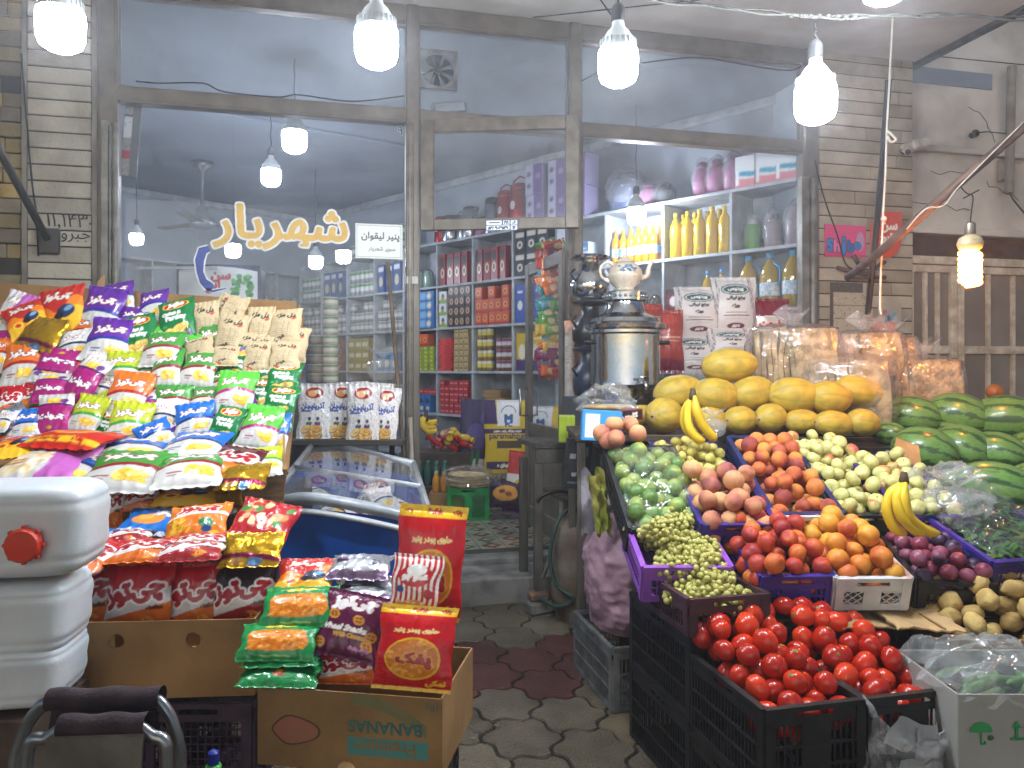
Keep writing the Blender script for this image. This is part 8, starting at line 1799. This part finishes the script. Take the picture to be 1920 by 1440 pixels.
# strips of hanging snack packets behind the door leaf
gs = random.Random(12); hc = ['b8341c', 'd8721c', '2f8fa0', '4f9a3a', 'c8a83a', '7a2a5a', 'd2601a']
hp = {}
for k in range(64):
    cx_ = hc[min(6, int(k/10)) if k % 3 else gs.randrange(7)]
    if cx_ not in hp:
        cv = Canvas(.05, .12, 14, cx_); cv.ell(.5, .5, .3, .2, 'e0c8a0').rect(0, 1, .8, .9, 'efe8dc'); o = pillow(cv, .08, .15, .03, 14, m_foil, 3, 'hanging_packet'); tag(o, 'x', 'packet'); hp[cx_] = Proto(o)
    rw = k//4; px = 1024+(k % 4)*9+gs.uniform(-4, 4); py = 462+rw*15.5
    hp[cx_].put(U(px, py, 5.5+.08*gs.random()), rot=(R(-12), R(gs.uniform(60, 100)), CAMROT+gs.uniform(-.3, .3)), label='small foil packet on the hanging strip behind the door glass', group='packets hanging behind the door')
b = MB(); b.tube([U(1044, 400, 5.75), U(1044, 720, 5.75)], .003, 5); o = b.build('hanging_strip', MATS['black_cable']); tag(o, 'cord holding the strip of foil packets behind the door', 'cord')
b = bagshape('dark_bag', U(1035, 470, 5.7), .06, .05, .13, 'dark patterned bag hanging above the foil packets', m=mat('camo_film', '3a3832', .4, c2='8a8878', scale=30), seed=8, knot=False)
# freezer
fz = empty('chest_freezer', (0, 0, 0), label='blue and white glass topped chest freezer before the left window', cat='freezer')
A, B_, C_, D_ = U(503, 940, 3.1), U(806, 968, 2.95), U(776, 870, 3.95), U(590, 828, 4.35)   # near-left, near-right, far-right, far-left of the lid
def dn(p, z): return Vector((p.x, p.y, z))
b = MB(); b.add([dn(A, .1), dn(B_, .1), dn(C_, .1), dn(D_, .1), A-Vector((0, 0, .01)), B_-Vector((0, 0, .02)), C_-Vector((0, 0, .07)), D_-Vector((0, 0, .07))], [(0, 3, 2, 1), (0, 1, 5, 4), (1, 2, 6, 5), (2, 3, 7, 6), (3, 0, 4, 7)]); b.build('cabinet', mat('freezer_blue', '1f62c8', .25, coat=.6), fz)
m_rim = mat('freezer_rim', 'a9afb5', .3, .2, c2='8f959b')
b = MB(); up = Vector((0, 0, .012))
rimp = smooth_pts([A+Vector((0, 0, -.01)), A+(B_-A)*.25+C(0, -.02, .03), A+(B_-A)*.6+C(0, -.03, .02), B_+Vector((0, 0, -.02))], 6)
b.tube(rimp, .024, 10); b.tube([B_, C_], .016, 8); b.tube([C_, D_], .02, 8); b.tube([D_, A], .016, 8); b.build('rim', m_rim, fz, True)
b = MB(); b.tube([p-Vector((0, 0, .05))+C(0, -.012, 0) for p in rimp], .012, 8); b.build('rim_strip', mat('strip_white', 'd4d8dc', .25), fz, True)
b = MB(); E1, E2 = A+(D_-A)*.45+up, B_+(C_-B_)*.45+up; b.tube([E1, E2], .012, 8); b.tube([A+up, E1], .01, 6); b.tube([B_+up, E2], .01, 6); b.build('lid_frame', m_rim, fz, True)
gfm = clearmat('freezer_glass', .05, .9, 0, dscale=4)
def gquad(a, b2, c2, d2, nm, lift):
    m2 = MB(); m2.grid(lambda u, v: a*(1-u)*(1-v)+b2*u*(1-v)+c2*u*v+d2*(1-u)*v+Vector((0, 0, lift*math.sin(math.pi*u)*.8)), 14, 10); return m2.build(nm, gfm, fz, True)
gquad(A, B_, E2, E1, 'glass_lid', .018); gquad(E1-up, E2-up, C_, D_, 'glass_lid', .025)
b = MB(); gb2 = random.Random(3)
for k in range(16):
    u, v = gb2.uniform(.12, .88), gb2.uniform(.1, .9); p = A*(1-u)*(1-v)+B_*u*(1-v)+C_*u*v+D_*(1-u)*v-Vector((0, 0, .17+.05*gb2.random())); kk = gb2.choice(['cheese', 'nuts', 'nuts', 'gold', 'white', 'maroon'])
    get_bag(kk, k).put(p, rot=(R(-70)+gb2.uniform(-.3, .3), gb2.uniform(-.6, .6), gb2.uniform(-1, 1)), s=.8, label='frozen packet lying inside the glass topped freezer', group='packets in the freezer')
b = MB(); b.add([A-Vector((0, 0, .35)), B_-Vector((0, 0, .35)), C_-Vector((0, 0, .35)), D_-Vector((0, 0, .35))], [(0, 1, 2, 3)]); b.build('inner_floor', mat('freezer_inner', '7f868c', .4), fz)
# shelf edge under the nut bags
b = MB(); b.rbox(-.36, .36, -.12, .06, 0, .03, .003); o = b.build('nut_shelf', mat('shelf_dark', '3f3b36', .7)); place(o, U(640, 832, 4.32), CAMROT); tag(o, 'narrow dark shelf under the nut bags', 'shelf'); b = MB(); b.tube([U(735, 832, 4.4), dn(U(735, 832, 4.4), .2)], .015); q = b.build('shelf_post', MATS['black_steel'], None); q.parent = o; q.matrix_parent_inverse = Matrix.Identity(4); q.matrix_basis = (Matrix.Translation(o.location) @ Matrix.Rotation(CAMROT, 4, 'Z')).inverted()
# broom stick and short stick
b = MB(); b.tube([U(758, 870, 4.35), U(745, 700, 4.5), U(727, 492, 4.66)], .0125, 8); o = b.build('broom_stick', mat('stick_wood', '6f5f50', .7, c2='574a3e', scale=9)); tag(o, 'long wooden broom stick leaning on the left window', 'stick')
b = MB(); b.tube([U(772, 868, 4.45), U(769, 783, 4.5)], .014, 8); o = b.build('short_stick', mat('stick_pale', 'a39a8c', .6)); tag(o, 'short pale stick standing against the middle post', 'stick')
# jars and cups column behind the tray, inside the window
for k, (px, z0, nn, r_, m1, lb) in enumerate(((620, 718, 9, .05, ('9c9a8c', 'c9c4b0', '4f7a5a', 'a8a498'), 'short round tub in the tall column at the left window'), (590, 718, 5, .055, ('4a3a34', '6a5a50', '3a5a4a', '8a8a80'), 'dark round tub in the lower column at the left window'))):
    P_ = pcan('tub', r_, .062, m1, 'tub'); base = U(px, z0, 5.05)
    for j in range(nn): P_.put(base+Vector((0, 0, .0625*j)), yawj := j*1.0, label=lb, group='tubs '+str(px))
b = MB(); b.rbox(-.3, .3, -.2, .2, 0, U(600, 719, 5.05).z-.001, .004); o = b.build('counter', mat('counter_grey', '6f7478', .6)); place(o, C(-1.22, 5.1), CAMROT); tag(o, 'grey counter under the round tubs', 'counter')
bagshape('knotted_bag', U(718, 690, 5.6), .12, .08, .09, 'clear knotted bag behind the window left of the post', seed=11); wcx = MATS['white_cloth_sack']
# poster strip inside the left window edge
cv = Canvas(.09, .5, 30, '8f8a86'); cv.rect(0, 1, .45, .7, 'c9ccd0').rect(0, 1, .7, .73, '4a3a3a').rect(0, 1, .2, .3, 'a8283a').rect(.5, 1, 0, 1, '5a5f64').speck('7a4a50', .1, 4, 2)
o = card('hanging_strip', cv, m_print, 30, th=.004); place(o, UY(241, 330, YF+.12), rot=(0, R(4), 0)); tag(o, 'crinkled foil packet strip hanging at the left window edge', 'strip')
# ---- front left: jerrycans, stool, crates
m_hdpe = mat('jerrycan_plastic', 'cfd6da', .35, c2='bcc4c9', scale=3, bump=.12, bscale=30, sss=.5); m_cap_r = mat('red_screw_cap', 'd8381c', .4)
def jerry(label, c0, w, d, h, cap=True):
    t = empty('jerrycan', c0, CAMROT+R(8), label, 'jerrycan', 'white jerrycans'); b = MB()
    def sq(x, p): return math.copysign(abs(x)**p, x)
    def f(u, v):
        a = u*2*math.pi; th = (v-.5)*math.pi; ce = abs(math.cos(th))**.3; 
        x, y, z = sq(math.cos(a), .42)*ce*w/2, sq(math.sin(a), .42)*ce*d/2, sq(math.sin(th), .4)*h/2
        k = 1-.03*math.exp(-((z/h+.0)/.035)**2)-.02*math.exp(-((z/h-.3)/.03)**2)-.02*math.exp(-((z/h+.3)/.03)**2)
        gx = math.exp(-((x+w*.38)/(w*.10))**2)*math.exp(-((z+h*.05)/(h*.2))**2) if y < 0 else 0
        sl = 1-.16*max(0, -z/h)*(1 if x > 0 else .3); return (x*k*sl, y*k+gx*.03+.012*math.exp(-((x-w*.14)/.055)**2-((z+h*.1)/.055)**2)*(0 if y > 0 else 1), z)
    b.grid(f, 96, 48); b.build('body', m_hdpe, t, True)
    b = MB(); b.tube(smooth_pts([(-w*.46, -d*.52, h*.1), (-w*.5, -d*.60, .0), (-w*.46, -d*.52, -h*.2)]), .018, 10); b.build('handle', m_hdpe, t, True)
    if cap:
        M = Matrix.Translation((w*.14, -d/2-.001, -h*.10)) @ Matrix.Rotation(R(90), 4, 'X'); b = MB(); pr = [(.037, -.01), (.040, 0), (.04, .018), (.036, .024), (0, .025)]; b.lathe(pr, 28, M=M)
        for k in range(8): a = k*math.pi/4; b.cbox((.042*math.cos(a), .042*math.sin(a), .006), (.008, .008, .012), M=M, rz=a)
        b.build('screw_cap', m_cap_r, t, True, ang=40)
jerry('top white jerrycan with a red screw cap at the left edge', U(52, 985, 1.94), .35, .24, .225)
jerry('second white jerrycan under the red capped one', U(40, 1142, 1.98), .30, .24, .19, False); jerry('third white jerrycan at the bottom of the stack', U(38, 1246, 1.98), .28, .24, .16, False)
b = MB(); b.rbox(-.45, .08, -.14, .2, 0, U(40, 1312, 1.98).z, .004); o = b.build('low_bench', m_board); place(o, C(-1.25, 2.0), CAMROT); tag(o, 'low dark bench under the white jerrycans', 'bench')
m_maroon = mat('purple_grey_crate', '4c3a4c', .5, c2='392b39')
o, M = crate((.30, .30, .26), m_maroon, 'lattice', 'dull purple latticed crate under the left carton', UZ(395, 1316, .479)+Vector((0, .17, -.27)), CAMROT); 
o, M = crate((.40, .34, .27), m_black, 'slat', 'black crate under the left end of the left carton', Vector((LF[0].x+.2, LF[0].y+.2, .006)) , CAMROT)
for lb, dz in (('black crate directly under the teal lettered carton', .112), ):
    q = RB.location; ex = RF[1]; ey = Vector((-ex.y, ex.x, 0)); crate((.36, .34, .265), m_black, 'slat', lb, q+ex*(RL/2+.03)+ey*.19+Vector((0, 0, -.385+.112)), CAMROT-.05)
    b = MB(); b.rbox(-.16, .18, -.15, .15, 0, .104, .003); o = b.build('wood_block', m_board); place(o, q+ex*(RL/2)+ey*.19+Vector((0, 0, -.385)), CAMROT); tag(o, 'wood block under the black crate at the bottom edge', 'block')
m_tube = mat('chromed_tube', '9ea2a6', .28, .9, c2='82868a'); m_canvas = mat('dark_canvas', '3a2a30', .85, c2='2a1e23', scale=20, bump=.3, bscale=120); m_pad = mat('worn_seat_pad', '6a645a', .8, c2='4e4942', scale=7, bump=.3, bscale=50, detail=8)
st_ = empty('folding_stool', (0, 0, 0), label='folding stool with chromed tube frame and dark canvas seat at the lower left', cat='stool')
for k, (x0, x1, yt, d) in enumerate(((30, 338, 1312, 1.55), (52, 312, 1362, 1.46))):
    P_ = [U(x0-18, 1700, d), U(x0-4, 1450, d), U(x0+8, 1390, d), U(x0+38, yt+22, d), U(x0+80, yt, d), U(x1-70, yt-4, d), U(x1-28, yt+18, d), U(x1-4, 1392, d), U(x1, 1450, d), U(x1+4, 1700, d)]; b = MB(); b.tube(smooth_pts(P_), .0125, 12); b.build('tube_frame', m_tube, st_, True)
    a_, c2 = U(x0+62, yt, d-.0), U(x1-34, yt-5, d); ax = (c2-a_); b = MB()
    b.grid(lambda u, v: a_+ax*u+(C(0, 1, 0))*(.022*math.cos(v*6.283))+Vector((0, 0, .022*math.sin(v*6.283)+.002*math.sin(u*13)-.016*(0 if 1 else v))), 30, 14); b.build('canvas_sleeve', m_canvas, st_, True)
    b = MB(); b.grid(lambda u, v: a_+ax*(.03+.94*u)+Vector((0, 0, -.01-.06*v-.01*math.sin(u*3.14)))+C(0, -.012 if k else -.0, 0)+C(0, -.02, 0)*v, 20, 6); b.grid(lambda u, v: a_+ax*(.03+.94*u)+Vector((0, 0, -.01-.06*v-.01*math.sin(u*3.14)))+C(0, .0, 0)-C(0, .0, 0)*v, 20, 6, flip=True); b.build('canvas_edge', m_canvas, st_, True)
b = MB(); a_, c2 = U(88, 1384, 1.43), U(270, 1378, 1.43); ax = c2-a_; b.grid(lambda u, v: a_+ax*u+Vector((0, 0, -.14*v+.003*math.sin(u*20)*(1-v)))+C(0, -.03*v, 0), 24, 12); b.grid(lambda u, v: a_+ax*u+Vector((0, 0, -.14*v))+C(0, .006-.03*v, 0), 24, 12, flip=True); b.build('seat_pad', m_pad, st_, True)
b = MB(); b.rbox(-.22, .06, -.1, .1, 0, .335, .02); o = b.build('red_bin', mat('red_cloth', '8f141c', .7, c2='6a0f16', scale=8, bump=.3), smooth=False); place(o, C(-1.04, 1.62), CAMROT, s=(1, 1, 1.28)); tag(o, 'dark red covered stool at the lower left corner', 'stool')
t = empty('spray_bottle', U(400, 1500, 1.75), label='small bottle with green collar and blue cap at the bottom edge', cat='bottle')
b = MB(); b.lathe([(.028, -.08), (.03, -.07), (.03, .03), (.016, .05)], 18); b.build('body', mat('blue_bottle', '1d2f8a', .3), t, True); b = MB(); b.lathe([(.017, .05), (.018, .054), (.018, .078), (.014, .082)], 16); b.build('collar', mat('green_collar', '3fae3a', .4), t, True, ang=40); b = MB(); b.lathe([(.012, .082), (.013, .084), (.012, .108), (.006, .114), (0, .115)], 14); b.build('cap', mat('blue_cap', '1a2f9a', .35), t, True, ang=40)
# scraps on the paving
b = MB(); gl_ = random.Random(31)
for k in range(90):
    x, y, a, l = gl_.uniform(-.1, 1.1), gl_.uniform(1.7, 4.3), gl_.uniform(0, 6.28), gl_.uniform(.004, .016); M = Matrix.Translation((x, y, .0045)) @ Matrix.Rotation(a, 4, 'Z')
    b.add([M @ Vector(p) for p in ((-l, 0, 0), (0, -l*.4, .001), (l, 0, .002), (0, l*.4, .001))], [(0, 1, 2, 3)])
o = b.build('litter', mat('leaf_scrap', '8a8058', .8, c2='4f4a30', scale=3)); tag(o, 'small dry scraps and onion skins scattered on the paving', 'litter', kind='stuff')
# remove sources that were never placed
def drop(o):
    for ch in KIDS.get(o.name, []): drop(ch)
    bpy.data.objects.remove(o, do_unlink=True)
for P_ in PROTOS:
    if not P_.used: drop(P_.o)
# scattering air added to give the lamps halos in place of camera bloom
b = MB(); b.box(-14, 14, -8, 16, -1.3, 7.0); m = bpy.data.materials.new('bloom_air'); m.use_nodes = True; N = m.node_tree.nodes; N.remove(N['Principled BSDF'])
pv_ = N.new('ShaderNodeVolumePrincipled'); pv_.inputs['Color'].default_value = (.9, .93, 1, 1); pv_.inputs['Density'].default_value = .0105; pv_.inputs['Anisotropy'].default_value = .6
m.node_tree.links.new(pv_.outputs[0], N['Material Output'].inputs['Volume']); o = b.build('bloom_volume', m); tag(o, kind='stuff')
